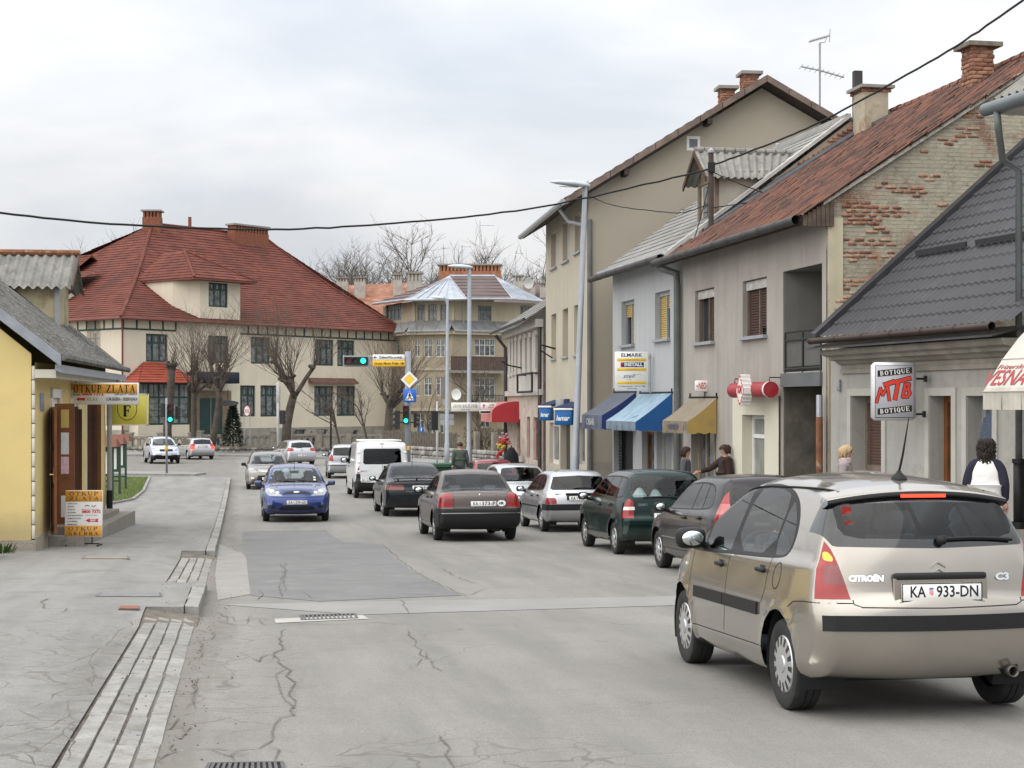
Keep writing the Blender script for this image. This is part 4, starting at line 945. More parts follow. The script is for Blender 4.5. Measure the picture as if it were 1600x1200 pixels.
def window(H,u0,u1,z0,z1,w,frame,nx=2,transom=.0,ft=.06,pane=None,sill=None,bars=0,name='window',barz=0):
 """frame at depth w..w+.06 with casements; pane and sill are its sub-parts"""
 m=MB();d0,d1=w,w+.07
 m.box(u0,u0+ft,d0,d1,z0,z1);m.box(u1-ft,u1,d0,d1,z0,z1);m.box(u0+ft,u1-ft,d0,d1,z1-ft,z1);m.box(u0+ft,u1-ft,d0,d1,z0,z0+ft)
 zt=z1-ft-(z1-z0)*transom if transom else z1-ft
 if transom:m.box(u0+ft,u1-ft,d0,d1,zt-ft*.45,zt+ft*.45)
 for k in range(1,nx):u=u0+(u1-u0)*k/nx;m.box(u-ft*.5,u+ft*.5,d0+.004,d1-.004,z0+ft,z1-ft)
 if bars:
  for k in range(1,bars):u=u0+(u1-u0)*k/bars;m.box(u-.014,u+.014,d0+.01,d1-.01,zt,z1-ft)
 for k in range(1,barz+1):z=z0+ft+(zt-z0-ft)*k/(barz+1);m.box(u0+ft,u1-ft,d0+.012,d1-.012,z-.012,z+.012)
 o=H.add(m,name,frame);p=MB();p.quad((u0+ft,d0+.045,z0+ft),(u1-ft,d0+.045,z0+ft),(u1-ft,d0+.045,z1-ft),(u0+ft,d0+.045,z1-ft));H.add(p,'pane',pane or PANE,o)
 if sill:s_=MB();s_.box(u0-.06,u1+.06,sill[1],w+.02,z0-.06,z0-.003);H.add(s_,'sill',sill[0],o)
 return o
FG=Frame(-7.9,26.5,1,.135);FS=Frame(-7.9,26.5,-.135,1)
YEL=M('yellow_plaster',(.66,.52,.225),.95,var=.05,vs=1.2,bump=.002,bs=120,spots=[(1.3,.55,.8,(.58,.44,.18)),(.5,.5,.8,(.62,.50,.24))],dirt=(-.30,(.40,.32,.18),.6))
STONE=M('speckled_plinth',(.33,.29,.23),.9,var=.1,bump=.005,bs=70,spots=[(45,.52,.6,(.16,.14,.12)),(60,.55,.65,(.48,.45,.40))])
CREAMP=M('cream_trim',(.60,.57,.48),.9,var=.08,vs=3)
SLATE=M('asbestos_roof',(.135,.132,.123),.95,var=.3,vs=2.2,bump=.012,bs=16,spots=[(5,.5,.66,(.055,.053,.047)),(16,.54,.66,(.25,.245,.23)),(30,.56,.66,(.06,.058,.05))])
CORR=M('corrugated_cement',(.225,.22,.20),.95,var=.2,vs=3,bump=.004,bs=40,spots=[(4,.52,.75,(.13,.125,.11)),(12,.6,.75,(.33,.32,.30))])
METG=M('grey_sheet_metal',(.27,.29,.32),.5,metal=.5,var=.12,vs=4)
RUST=M('rusty_metal',(.20,.085,.045),.85,var=.3,vs=5,spots=[(7,.55,.7,(.36,.27,.2))])
BRN=M('brown_varnished_wood',(.20,.072,.022),.45,var=.25,vs=4,streak=.3);BRND=M('dark_brown_wood',(.075,.030,.014),.5,var=.25,vs=4,streak=.3)
CONC=M('step_concrete',(.235,.22,.19),.95,var=.15,vs=3,bump=.004,bs=60,spots=[(4,.55,.75,(.14,.13,.11))])
gz0=g(26.5)+.10
YH=House(FG,'yellow_shop','yellow plastered shop with a steep grey roof, dormer and brown door leaves','house',gz0)
EV,SLP,OV=2.30,.80,.40
def yroof(u):return EV+SLP*(OV-u)
U0=-8.0;RID=-4.0
m=MB();m.quad((U0,0,gz0-.3),(-.06,0,gz0-.3),(-.06,0,yroof(0)-.2),(RID,0,yroof(RID)-.15),(U0,0,yroof(2*RID-U0)-.15));m.quad((U0,9.9,gz0-.3),(U0,9.9,yroof(0)),(RID,9.9,yroof(RID)-.15),(0,9.9,yroof(0)-.1),(0,9.9,gz0-.3));m.quad((U0,0,gz0-.3),(U0,0,2.4),(U0,9.9,2.4),(U0,9.9,gz0-.3))
YH.add(m,'gable_wall',YEL)
m=MB();m.box(-8.02,.012,-.02,0.0,gz0-.3,gz0+.2);m.box(0.0,.02,0,1.3,gz0-.3,gz0+.24);YH.add(m,'plinth',STONE)
def sidewall(y0,y1,z0,z1,holes,mat):
 m=MB();ys_=sorted({y0,y1,*[h[0]for h in holes],*[h[1]for h in holes]});zs_=sorted({z0,z1,*[h[2]for h in holes],*[h[3]for h in holes]})
 for a,b in zip(ys_[:-1],ys_[1:]):
  for c,d in zip(zs_[:-1],zs_[1:]):
   if any(h[0]<(a+b)/2<h[1]and h[2]<(c+d)/2<h[3]for h in holes):continue
   m.quad((0,a,c),(0,b,c),(0,b,d),(0,a,d))
 for(a,b,c,d)in holes:
  e=-.28
  for p in(((0,a,c),(e,a,c),(e,a,d),(0,a,d)),((0,b,c),(0,b,d),(e,b,d),(e,b,c)),((0,a,d),(0,b,d),(e,b,d),(e,a,d))):m.quad(*p)
  m.quad((e,a,c),(e,b,c),(e,b,d),(e,a,d))
 return YH.add(m,'side_wall',mat)
doors_y=[(1.75,2.75),(4.35,5.25),(6.5,7.6)];dz0=gz0+.30
sidewall(0.0,9.9,gz0-.6,2.28,[(a,b,dz0,dz0+2.25)for a,b in doors_y],YEL)
for k in range(12):
 z=gz0+.22+k*.24
 if z+.2<2.2:YH.put('corner_block',rbox('corner_block',.05,.03,.225,.006,CREAMP,1),(-.025,-.008,z+.11))
m=MB();m.box(0,OV-.06,-.02,9.95,2.02,2.16);YH.add(m,'eaves_box',CREAMP)
m=MB();m.quad((OV-.08,-.1,2.17),(OV-.08,10.1,2.17),(OV+.02,10.1,2.22),(OV+.02,-.1,2.22));m.hexa([(OV-.055,-.16,2.15),(OV+.05,-.16,2.10),(OV+.05,10.1,2.10),(OV-.055,10.1,2.15)],[(OV-.055,-.16,2.24),(OV+.02,-.16,2.24),(OV+.02,10.1,2.24),(OV-.055,10.1,2.24)]);YH.add(m,'eaves_flashing',METG)
m=MB();nw=280
def yr(a,b):
 u=OV+.06-(OV+.06-RID)*b;y=-.22+10.4*a;return(u,y,yroof(u)+.10+.020*math.sin(a*nw/4*2*math.pi)*(1+.5*math.sin(a*91+b*7))+.02*math.sin(y*1.3+b*4))
m.grid(yr,nw,12);m.grid(lambda a,b:(2*RID-yr(a,b)[0],yr(a,b)[1],yr(a,b)[2]),60,4);YH.add(m,'roof',SLATE,smooth=False)
m=MB()
for k in range(60):
 y=-.22+10.4*k/60;m.tube([(OV+.075,y,yroof(OV)+.06),(OV+.075,y+10.4/60*.92,yroof(OV)+.06)],.065,6)
o=YH.add(m,'eaves_course',SLATE);tag(o,kind='stuff')
m=MB();m.prism([(OV+.05,yroof(OV)-.1),(OV+.05,yroof(OV)+.09),(RID,yroof(RID)+.09),(RID,yroof(RID)-.12)],'y',-.24,-.17);YH.add(m,'verge_board',METG)
dw0,dw1,du,dzb,dzr=7.4,9.2,-.72,4.12,4.82
m=MB();m.quad((du,dw0,3.1),(du,dw0,dzb),(-3.2,dw0,dzb),(-3.2,dw0,yroof(-3.2)-.3),(du,dw0,3.1));m.box(du-.01,du+.0,dw0,dw1,3.0,dzb);m.quad((du,dw0,dzb),(du,dw1,dzb),(du,(dw0+dw1)/2,dzr));dm=YH.add(m,'dormer',M('stained_dormer_plaster',(.42,.37,.24),.95,var=.15,vs=2,spots=[(2.2,.5,.75,(.16,.10,.06))]))
m=MB();m.ob((du+.02,dw0-.02,3.55),(.10,.08,1.2));m.build('corner_post',GREYM,dm);m=MB();m.hexa([(du-.15,dw0-.03,3.15),(du+.05,dw0-.03,3.0),(du+.05,dw0,3.0),(du-.15,dw0,3.15)],[(-3,dw0-.03,5.15),(-2.9,dw0-.03,5.0),(-2.9,dw0,5.0),(-3,dw0,5.15)]);m.build('rusty_flashing',RUST,dm)
m=MB();m.grid(lambda a,b:(-3.4+3.0*a,dw0-.22+1.14*b,dzb-.10+(dzr-dzb+.1)*b+.035*math.sin(a*3.0/.19*2*math.pi)),130,3);m.grid(lambda a,b:(-3.4+3.0*a,dw1+.22-1.14*b,dzb-.10+(dzr-dzb+.1)*b+.035*math.sin(a*3.0/.19*2*math.pi)),130,3);m.build('dormer_roof',CORR,dm)
m=MB();m.tube([(-3.4,8.3,dzr+.03),(-.36,8.3,dzr+.03)],.07,8);m.build('ridge_cap',RUST,dm);m=MB();m.prism([(dw0-.24,dzb-.16),(dw0-.24,dzb-.05),(8.3,dzr+.03),(8.3,dzr-.1)],'x',-.40,-.36);m.build('barge_board',BRND,dm)
m=MB();m.tube([(-.15,9.3,2.9),(-.15,9.3,3.15),(-.15,9.0,3.15)],.02,6);YH.add(m,'roof_pipe',STEEL)
for k,(a,b)in enumerate(doors_y):
 m=MB();e=-.10;m.box(e,e+.06,a,a+.07,dz0,dz0+2.25);m.box(e,e+.06,b-.07,b,dz0,dz0+2.25);m.box(e,e+.06,a+.07,b-.07,dz0+2.1,dz0+2.25);m.box(.0,.035,a-.09,a-.005,dz0-.05,dz0+2.42);m.box(0,.035,b+.005,b+.09,dz0-.05,dz0+2.42);m.box(0,.035,a-.09,b+.09,dz0+2.26,dz0+2.42);fr_=YH.add(m,'door_frame',WHT)
 m=MB();m.quad((-.2,a,dz0),(-.2,b,dz0),(-.2,b,dz0+2.2),(-.2,a,dz0+2.2));m.build('pane',PANE,fr_)
def leaf(y,wid,z0,z1,mat,ang,papers=()):
 """door leaf hinged on the wall at y, opened by ang from the wall plane towards the street"""
 t=bpy.data.objects.new('door_leaf',None);C.objects.link(t);t.parent=YH.root;t.location=(0.02,y,z0-YH.z0);t.rotation_euler=(0,0,ang);h=z1-z0
 m=MB();m.box(0,wid,-.022,.022,0,h);p=m.build('panel_board',mat,t)
 for(a,b)in((.06,.36),(.40,.66),(.70,.95)):m=MB();m.box(wid*.18,wid*.82,-.034,-.0225,h*a,h*b);m.build('raised_panel',mat,t)
 for(a,b,mm)in papers:m=MB();m.box(wid*.32,wid*.72,-.037,-.0345,h*a,h*b);m.build('paper_notice',mm,t)
 return t
PAP=M('notice_paper',(.66,.66,.64),.7,var=.1,vs=20);PAPY=M('notice_yellow',(.55,.42,.12),.7);PAPR=M('notice_red_print',(.62,.42,.45),.7,var=.25,vs=18)
t=leaf(1.72,.95,dz0-.06,dz0+2.1,BRN,R(-86+180+84-84-88));t.rotation_euler.z=R(-78)
m=MB();m.tube([(.80,-.03,1.0),(.80,-.08,1.0),(.70,-.085,1.0)],.012,8);m.box(.77,.83,-.03,-.022,.85,1.12);m.build('handle',M('brass',(.55,.38,.12),.3,metal=.9),t)
leaf(2.06,.34,dz0,dz0+2.16,BRN,R(4),[(.80,.95,PAPY),(.58,.76,PAP),(.42,.56,PAPR),(.06,.24,PAP)])
leaf(4.30,.11,dz0,dz0+2.1,BRND,R(6));leaf(4.55,.15,dz0,dz0+2.05,BRND,R(4));leaf(6.45,.10,dz0,dz0+2.15,BRND,R(6));leaf(6.60,.20,dz0,dz0+2.15,BRND,R(3));leaf(7.62,.15,dz0,dz0+2.15,BRN,R(3))
YH.put('wall_sign',rbox('wall_sign',.02,.32,.30,.006,M('lilac_sign',(.24,.26,.42),.5,var=.2,vs=12),1),(.012,.65,1.62))
m=MB();m.tube([(.12,9.8,2.1),(.10,9.8,1.7),(.10,9.8,g(36)+.9)],.055,10);YH.add(m,'downpipe',GREYM);m=MB();m.tube([(.10,9.8,g(36)+.9),(.10,9.8,g(36)+.12)],.07,10);YH.add(m,'downpipe_shoe',BLK)
for(y0,y1,u1,h0,h1)in((1.35,10.3,.62,-.5,.16),(1.75,9.0,.40,.10,.29)):
 m=MB();m.hexa([(0.02,y0,g(26.5+y0)+.1+h0-.2),(u1,y0,g(26.5+y0)+.1+h0-.2),(u1,y1,g(26.5+y1)+h0-.2),(.02,y1,g(26.5+y1)+h0-.2)],[(0.02,y0,gz0+h1-.01),(u1,y0,gz0+h1-.02),(u1,y1,gz0+h1-.16),(.02,y1,gz0+h1-.16)]);YH.add(m,'step',CONC)
WSGN=flat('sign_white',(.74,.73,.70),.45);ORG=M('sign_orange',(.60,.30,.05),.5,var=.12,vs=6);INK=flat('ink_black',(.012,.012,.012),.5);INKR=flat('ink_red',(.52,.018,.03),.45);SYEL=M('sign_yellow',(.66,.60,.10),.5,var=.06,vs=3);INKG=flat('ink_grey',(.10,.10,.11),.5)
def board(name,label,x0,x1,yt,yb,Y,mat,depth=.06,cat='sign',bev=.008,cx=None):
 a,b=at(x0,yt,Y),at(x1,yb,Y);c=(a+b)/2;W_,H_=b.x-a.x,a.z-b.z
 t=thing(name,label,cat,c);link('panel',rbox('panel',W_,depth,H_,bev,mat,1),t);return t,W_,H_
FR=(R(90),0,0)
t,W_,H_=board('hanging_sign','white and orange hanging sign reading OTKUP ZLATA above the brown doors',110,217,598,632,30.8,WSGN)
k=W_/107;f=-.0335
link('orange_band',rbox('orange_band',W_-.05,.006,.185,.002,ORG,1),t,(0,f+.001,H_/2-.115));serif('OTKUP ZLATA',.145,W_-.12,INK,t,(0,f-.003,H_/2-.115),FR,thick=.2)
text('BESPLATNI',.028,INK,t,(-W_/2+.12,f,.018),FR,bold=.001,width=.17);text('INFO BROJ',.028,INK,t,(-W_/2+.12,f,-.024),FR,bold=.001,width=.16)
text('0800 7372',.075,INKR,t,(-W_/2+.44,f,-.003),FR,bold=.004,width=.42);text('LOM ZLATA • DUKATA',.062,INKG,t,(W_/2-.24,f,-.003),FR,bold=.002,width=.44)
serif('ULAZ',.055,.22,INKG,t,(-W_/2+.43,f,-.108),FR);text('LOM SREBRA • SREBRNJAKA',.062,INKG,t,(W_/2-.32,f,-.108),FR,bold=.002,width=.60)
ARW=[(-.09,0),(-.03,.04),(-.035,.018),(.09,.028),(.075,0),(.09,-.028),(-.035,-.018),(-.03,-.04)]
m=MB();m.quad(*[(a,0,b)for a,b in ARW]);m.build('arrow',INKR,t,loc=(-W_/2+.21,f-.001,-.108))
m=MB();m.tube([(-W_/2+.1,0,H_/2),(-W_/2+.1,0,H_/2+.1)],.012,6);m.tube([(W_/2-.42,0,H_/2),(W_/2-.42,0,H_/2+.06)],.012,6);m.box(-W_/2-.1,-W_/2+.0,-.02,.02,-.02,.02);m.build('bracket',DKR,t)
t,W_,H_=board('shop_sign','yellow square sign with a black letter F in a shield outline',167,232,615,665,36.4,SYEL,.10)
m=MB();m.box(-W_/2,-W_/2+.03,-.056,-.05,-H_/2,H_/2);m.box(W_/2-.03,W_/2,-.056,-.05,-H_/2,H_/2);m.box(-W_/2,W_/2,-.056,-.05,-H_/2,-H_/2+.025);m.box(-W_/2,W_/2,-.056,-.05,H_/2-.025,H_/2);m.build('rim',WSGN,t)
serif('F',.25,.22,INK,t,(0,-.053,-.03),FR,thick=.30)
sh=[(-.215,.30),(-.215,.02)]+[(-.215+.215*math.sin(a)*.0-.0+(-.0),0)for a in()];out_=[(-.22*math.cos(a*1.0),.02-.26*math.sin(a))for a in np.linspace(0,math.pi,24)];pts=[(-.22,.30)]+out_+[(.22,.30)]
m=MB()
for a,b in zip(pts[:-1],pts[1:]):d=(V(b)-V(a)).normalized();n2=V((-d.y,d.x))*.007;m.quad((a[0]-n2.x,-.0535,a[1]-n2.y),(b[0]-n2.x,-.0535,b[1]-n2.y),(b[0]+n2.x,-.0535,b[1]+n2.y),(a[0]+n2.x,-.0535,a[1]+n2.y))
m.build('shield_outline',INK,t);text('TRGOVINA OBUĆE',.024,INKG,t,(0,-.052,.20),FR,width=.36)
m=MB();m.box(-W_/2-.12,-W_/2,-.02,.02,.25,.29);m.build('bracket',DKR,t)
p=onground(131,853,up=.118);Ys=p.y
t=thing('sandwich_board','orange and white sandwich board reading OTKUP SREBRA standing on the pavement','signboard',p);s_=Ys/2500
W_=58*s_;zb,zt=14*s_,87*s_;H_=zt-zb
fr_=bpy.data.objects.new('board_frame',None);C.objects.link(fr_);fr_.parent=t;fr_.location=(0,0,zb+H_/2);fr_.rotation_euler=(R(-6),0,R(3))
link('panel',rbox('panel',W_,.03,H_,.012,WSGN,2),fr_);f=-.0165
for(z,h)in((H_/2-.105,.19),(-H_/2+.105,.19)):link('orange_band',rbox('orange_band',W_-.012,.004,h,.0015,ORG,1),fr_,(0,f,z))
for(s2,z)in(('OTKUP',H_/2-.06),('ZLATA',H_/2-.145),('OTKUP',-H_/2+.145),('SREBRA',-H_/2+.06)):serif(s2,.062,W_*.82,INK,fr_,(0,f-.0035,z),FR,thick=.2)
for k,s2 in enumerate(('• LOM ZLATA','• NAKITA','• DUKATA','• ZLATNIKA','• ZLATNIH PLOČICA','• ZUBNOG ZLATA','• LOM SREBRA','• SREBRNJAKA')):text(s2,.022,INKG,fr_,(-W_/2+.03,f,H_/2-.235-k*.052),FR,align='LEFT',bold=.001)
text('BESPLATNI INFO BROJ',.014,INKG,fr_,(.12,f,.075),FR,width=.3);text('0800 7372',.048,INKR,fr_,(.13,f,.03),FR,bold=.003,width=.33);text('RADNO VRIJEME',.014,INKG,fr_,(.14,f,-.03),FR,width=.2)
m=MB();m.quad(*[(a*1.25,0,b*1.1)for a,b in ARW]);m.build('arrow',INKR,fr_,loc=(.15,f-.001,-.12));text('ULAZ',.024,WSGN,fr_,(.165,f-.0015,-.12),FR,width=.09,bold=.002)
m=MB();m.tube([(.02,f-.004,.13),(.06,f-.004,.15),(.10,f-.004,.13)],.006,6);m.tube([(.14,f-.004,.14),(.17,f-.004,.12),(.21,f-.004,.145)],.006,6);m.build('jewel_print',INKG,fr_)
m=MB();q=.012
for sx in(-1,1):
 m.tube([(sx*W_*.22,0,zb+.02),(sx*W_*.22,0,.05)],q,6);m.tube([(sx*W_*.42,-.14,.02),(sx*W_*.42,.14,.02)],q,6)
m.tube([(-W_*.42,0,.04),(W_*.42,0,.04)],q,6);m.tube([(-W_*.3,0,zb+.01),(W_*.3,0,zb+.01)],q,6);m.build('stand',DKR,t)
for sx in(-1,1):
 for sy in(-1,1):MB().tube([(sx*W_*.42,sy*.14,.028),(sx*W_*.42,sy*.14,0)],.016,6).build('foot',DKR,t)
GRN=M('dark_green_paint',(.018,.05,.032),.5,var=.15);RFB=M('brown_board_roof',(.16,.065,.04),.8,var=.2,vs=5)
for(px,pb,pt,lab,wd)in((176,783,692,'nearest notice board on green posts with a brown cap',.62),(187,773,688,'middle notice board on green posts in the row on the verge',.62),(196.5,765,684,'farthest notice board on green posts at the end of the verge row',.6)):
 p=onground(px,pb,up=.13);Y=p.y;s_=Y/2500;h=(pb-pt)*s_;t=thing('notice_board',lab,'notice board',p,0,'green notice boards on the verge')
 m=MB();m.box(-.035,.035,-.035,.035,0,h);m.build('post',GRN,t);m=MB();m.box(-.035-wd,.035-wd,-.035,.035,0,h);m.build('post',GRN,t)
 m=MB();m.box(-wd+.04,-.04,-.03,.03,h*.42,h*.93);m.build('panel',GRN,t);m=MB();m.box(-wd+.1,-.1,-.036,-.0305,h*.47,h*.85);m.build('paper_notice',PAP,t)
 m=MB();m.box(-wd+.04,-.04,-.02,.02,h*.24,h*.27);m.build('rail',GRN,t)
 m=MB();m.hexa([(-wd-.16,-.32,h-.12),(.2,-.32,h-.12),(.2,.32,h-.12),(-wd-.16,.32,h-.12)],[(-wd-.1,-.06,h+.12),(.14,-.06,h+.12),(.14,.06,h+.12),(-wd-.1,.06,h+.12)]);m.build('roof',RFB,t)
p=onground(4,866,up=.10);mb=MB();rnd=random.Random(2)
for i in range(60):
 a=rnd.uniform(0,6.28);r_=rnd.uniform(.02,.17);h=rnd.uniform(.05,.22);q=V((math.cos(a)*r_,math.sin(a)*r_*.5,0));d=V((math.cos(a),math.sin(a),0));n2=V((-d.y,d.x,0))*.018;e=q+d*.09+V((0,0,h));mb.quad(q,q+d*.05+n2+V((0,0,h*.7)),e,q+d*.05-n2+V((0,0,h*.7)))
tag(mb.build('weed_plant',M('weed_green',(.05,.10,.02),.8,var=.3),None,loc=p),'small green weed growing at the foot of the yellow gable wall','plant')
CRM=M('cream_plaster',(.60,.54,.435),.95,var=.06,vs=.6,streak=.16)
GRNF=M('bottle_green_wood',(.014,.042,.034),.6,var=.15)
TILE=M('red_roof_tiles',(.132,.042,.029),.9,var=.3,vs=1.1,spec=.25,spots=[(.3,.5,.75,(.080,.030,.026)),(3.5,.55,.8,(.15,.057,.040)),(9,.58,.75,(.06,.025,.022))])
BRK=M('chimney_brick',(.20,.075,.045),.9,var=.3,vs=6);BRKO=M('orange_brick',(.32,.14,.08),.9,var=.25,vs=3)
STN=M('grey_stone_base',(.26,.245,.21),.95,var=.18,vs=1.5,bump=.01,bs=14);CURT=M('curtained_glass',(.10,.11,.115),.12,var=.9,vs=3.2,spec=.7)
SLABM=M('concrete_slab',(.25,.24,.22),.9,var=.15)
FC=Frame(-29.2,120,.8,1);FL=Frame(-29.2,120,-1,.8);ZB=-2.0
CH=House(FC,'cream_villa','large cream villa with a steep red hipped roof and dark green windows','house',ZB)
LR,ZE=30.2,8.0
up=[(228,262,521,565),(392,422,526,568),(493,521,530,571),(527,554,531,572),(368,399,602,651),(407,438,602,651),(491,521,603,650),(526,555,603,650),(456,478,671,681),(493,512,671,681),(540,560,672,682)]
holes=[FC.rect(*r)for r in up]
tu0,tz=FC.px(309,437);tu1,_=FC.px(372,437)
m=MB();wall_open(m,0,LR,ZB-.3,ZE+.1,holes,0,.18);m.quad((LR,0,ZB),(LR,26,ZB),(LR,26,ZE),(LR,0,ZE));CH.add(m,'wall',CRM)
lw=FL.rect(136,157,519,570)
m=MB();ys_=[0,lw[0],lw[1],14,44];zs_=[ZB-.3,lw[2],lw[3],ZE+.1]
for a,b in zip(ys_[:-1],ys_[1:]):
 for c,d in zip(zs_[:-1],zs_[1:]):
  if(a,c)==(lw[0],lw[2]):continue
  m.quad((0,a,c),(0,a,d),(0,b,d),(0,b,c))
CH.add(m,'side_wall',CRM)
m=MB();m.box(.05,.10,lw[0],lw[1],lw[2],lw[3]);o=CH.add(m,'window',GRNF);m=MB();q=.10
m.quad((.04,lw[0]+q,lw[2]+q),(.04,lw[1]-q,lw[2]+q),(.04,lw[1]-q,lw[3]-q),(.04,lw[0]+q,lw[3]-q));m.build('pane',CURT,o)
m=MB()
for k in range(1,4):y=lw[0]+(lw[1]-lw[0])*k/4;m.box(.0,.04,y-.03,y+.03,lw[2],lw[3])
m.box(0,.04,lw[0],lw[1],lw[3]-.55,lw[3]-.47);m.build('glazing_bar',GRNF,o)
for k,h in enumerate(holes[:8]):window(CH,h[0],h[1],h[2],h[3],.10,GRNF,nx=3 if h[1]-h[0]>1.6 else 2,transom=.26,ft=.13,pane=CURT,bars=7)
for h in holes[8:]:window(CH,h[0],h[1],h[2],h[3],.12,GREYM,nx=2,ft=.06)
m=MB();zpl=FC.px(450,668)[1];wall_open(m,0,LR+.06,ZB-.3,zpl,[FC.rect(*r)for r in up[8:]],-.07,.07);m.quad((-.07,0,ZB),(-.07,0,zpl),(-.07,30,zpl),(-.07,30,ZB));m.quad((0,-.07,zpl),(LR,-.07,zpl),(LR,0,zpl),(0,0,zpl));CH.add(m,'plinth',STN)
def band(u0,u1,axis):
 m=MB();z0,z1=FC.px(191,514.5)[1],ZE+.05
 n=max(2,int((u1-u0)/1.02))
 def bx(a,b,c,d):
  if axis=='x':m.box(a,b,-.05,.0,c,d)
  else:m.box(-.05,0,a,b,c,d)
 bx(u0,u1,z0,z0+.13)
 for k in range(n+1):u=u0+(u1-u0)*k/n;bx(u-.06,u+.06,z0+.13,z1)
 o=CH.add(m,'timber_band',GRNF)
band(.05,tu0-2.2,'x');band(tu1+.05,LR-.05,'x');band(.05,12,'y')
def courses(pts,n,mb,lift=.05,curve=.0):
 """pts: eave left, eave right, top right, top left; n courses, each lower edge standing proud"""
 a,b,c,d=[V(p)for p in pts];nrm=(b-a).cross(d-a).normalized()
 if nrm.z<0:nrm=-nrm
 def P(s_,t):
  p=(a+(b-a)*s_)*(1-t)+(d+(c-d)*s_)*t;p.z-=curve*math.sin(math.pi*t);return p
 seg=max(4,int((b-a).length/2.2));rnd=random.Random(n)
 for k in range(n):
  t0,t1=k/n,min(1,(k+1.15)/n);lf=lift
  for j in range(seg):
   s0,s1=j/seg,(j+1)/seg;e0=lf*(1+rnd.uniform(-.15,.15))
   A,B=P(s0,t0)+nrm*e0,P(s1,t0)+nrm*e0;mb.quad(A,B,P(s1,t1),P(s0,t1));mb.quad(P(s0,t0)-nrm*.01,P(s1,t0)-nrm*.01,B,A)
ov=.75;mrg=13.8;ZR=17.2;rl=12.9
E0,E1=(-ov,-ov,ZE),(LR+ov,-ov,ZE);R0,R1=(mrg,mrg,ZR),(mrg+rl,mrg,ZR);B0,B1=(-ov,28.5,ZE),(LR+ov,28.5,ZE)
m=MB();courses([E0,E1,R1,R0],40,m,.05,.55);courses([B0,E0,R0,R0],40,m,.05,.55);courses([E1,B1,R1,R1],20,m);courses([B1,B0,R0,R1],12,m)
W0,W1,WR0,WR1=(-ov,46,ZE),(-ov,15,ZE),(8.4,46,14.1),(8.4,15,14.1);courses([W0,W1,WR1,WR0],28,m,.05,.3);m.quad((8.4,46,14.1),(8.4,15,14.1),(18,15,7.7),(18,46,7.7))
CH.add(m,'roof',TILE)
m=MB()
def hip(a,b,cv):
 P=[];a,b=V(a),V(b)
 for k in range(13):t=k/12;p=a+(b-a)*t;p.z+=.06-cv*math.sin(math.pi*t);P.append(p)
 m.tube(P,.13,6)
hip(E0,R0,.55);hip(E1,R1,.55);m.tube([V(R0)+V((0,0,.05)),V(R1)+V((0,0,.05))],.13,6);m.tube([V(WR0),V(WR1)],.13,6);CH.add(m,'ridge_tiles',TILE)
m=MB();m.tube([V(E0)+V((0,0,-.06)),V(E1)+V((0,0,-.06))],.10,8);m.tube([V(E0)+V((0,0,-.06)),(-ov,46,ZE-.06)],.10,8);CH.add(m,'gutter',M('red_brown_gutter',(.14,.04,.03),.6,var=.1));m=MB();m.quad((-ov,-ov,ZE-.12),(LR+ov,-ov,ZE-.12),(LR,0,ZE-.02),(0,0,ZE-.02));m.quad((-ov,-ov,ZE-.12),(0,0,ZE-.02),(0,30,ZE-.02),(-ov,30,ZE-.12));CH.add(m,'soffit',M('brown_soffit',(.12,.07,.05),.9,var=.1))
m=MB();m.tube([(-.4,-.5,ZE-.2),(-.1,-.1,ZE-1.1),(-.08,-.08,ZB)],.07,8);CH.add(m,'downpipe',M('red_brown_gutter',(0,0,0)))
m=MB();wt=-.25;hs=[FC.rect(326,356,441,479,wt),FC.rect(325,357,524,567,wt)];wall_open(m,tu0,tu1,ZB,tz,hs,wt,.2);m.quad((tu0,wt,ZB),(tu0,wt,tz),(tu0-1.2,1.6,tz),(tu0-1.2,1.6,ZB));m.quad((tu0-1.2,1.6,ZB),(tu0-1.2,1.6,tz),(tu0-1.2,7,tz),(tu0-1.2,7,ZB));m.quad((tu1,wt,ZB),(tu1,7,ZB),(tu1,7,tz),(tu1,wt,tz));tw=CH.add(m,'tower_bay',CRM)
for h in hs:window(CH,*h,wt+.10,GRNF,nx=3,transom=.22,ft=.13,pane=CURT,bars=7)
m=MB();ze=tz+.05;a0,a1,b0,b1=tu0-1.4,tu1+.9,wt-1.,6.2;r0,r1=((tu0+tu1)/2-.6,3.4,ze+2.5),((tu0+tu1)/2-.4,6.2,ze+2.5)
courses([(a0,b0,ze),(a1,b0,ze),r0,r0],10,m);courses([(a0,b1,ze),(a0,b0,ze),r0,r1],10,m);courses([(a1,b0,ze),(a1,b1,ze),r1,r0],10,m);CH.add(m,'tower_roof',TILE);m=MB();m.box(a0,a1,b0,b1,ze-.14,ze-.02);CH.add(m,'tower_eaves',M('red_brown_gutter',(0,0,0)))
m=MB();m.tube([(a0,b0,ze+.03),V(r0)+V((0,0,.05))],.11,6);m.tube([(a1,b0,ze+.03),V(r0)+V((0,0,.05))],.11,6);CH.add(m,'ridge_tiles',TILE)
m=MB();yx0,yx1=10.8,15.6;m.box(2.2,5.5,yx0,yx1,9.0,10.9);dd=CH.add(m,'roof_dormer',CRM);m=MB();courses([(1.4,yx1+.8,10.8),(1.4,yx0-.8,10.8),(6.5,yx0+.4,12.6),(6.5,yx1-.4,12.6)],9,m);m.build('dormer_roof',TILE,dd)
for y in(11.6,13.6):m=MB();m.box(2.14,2.22,y,y+1.1,9.85,10.75);m.build('dormer_window',GRNF,dd)
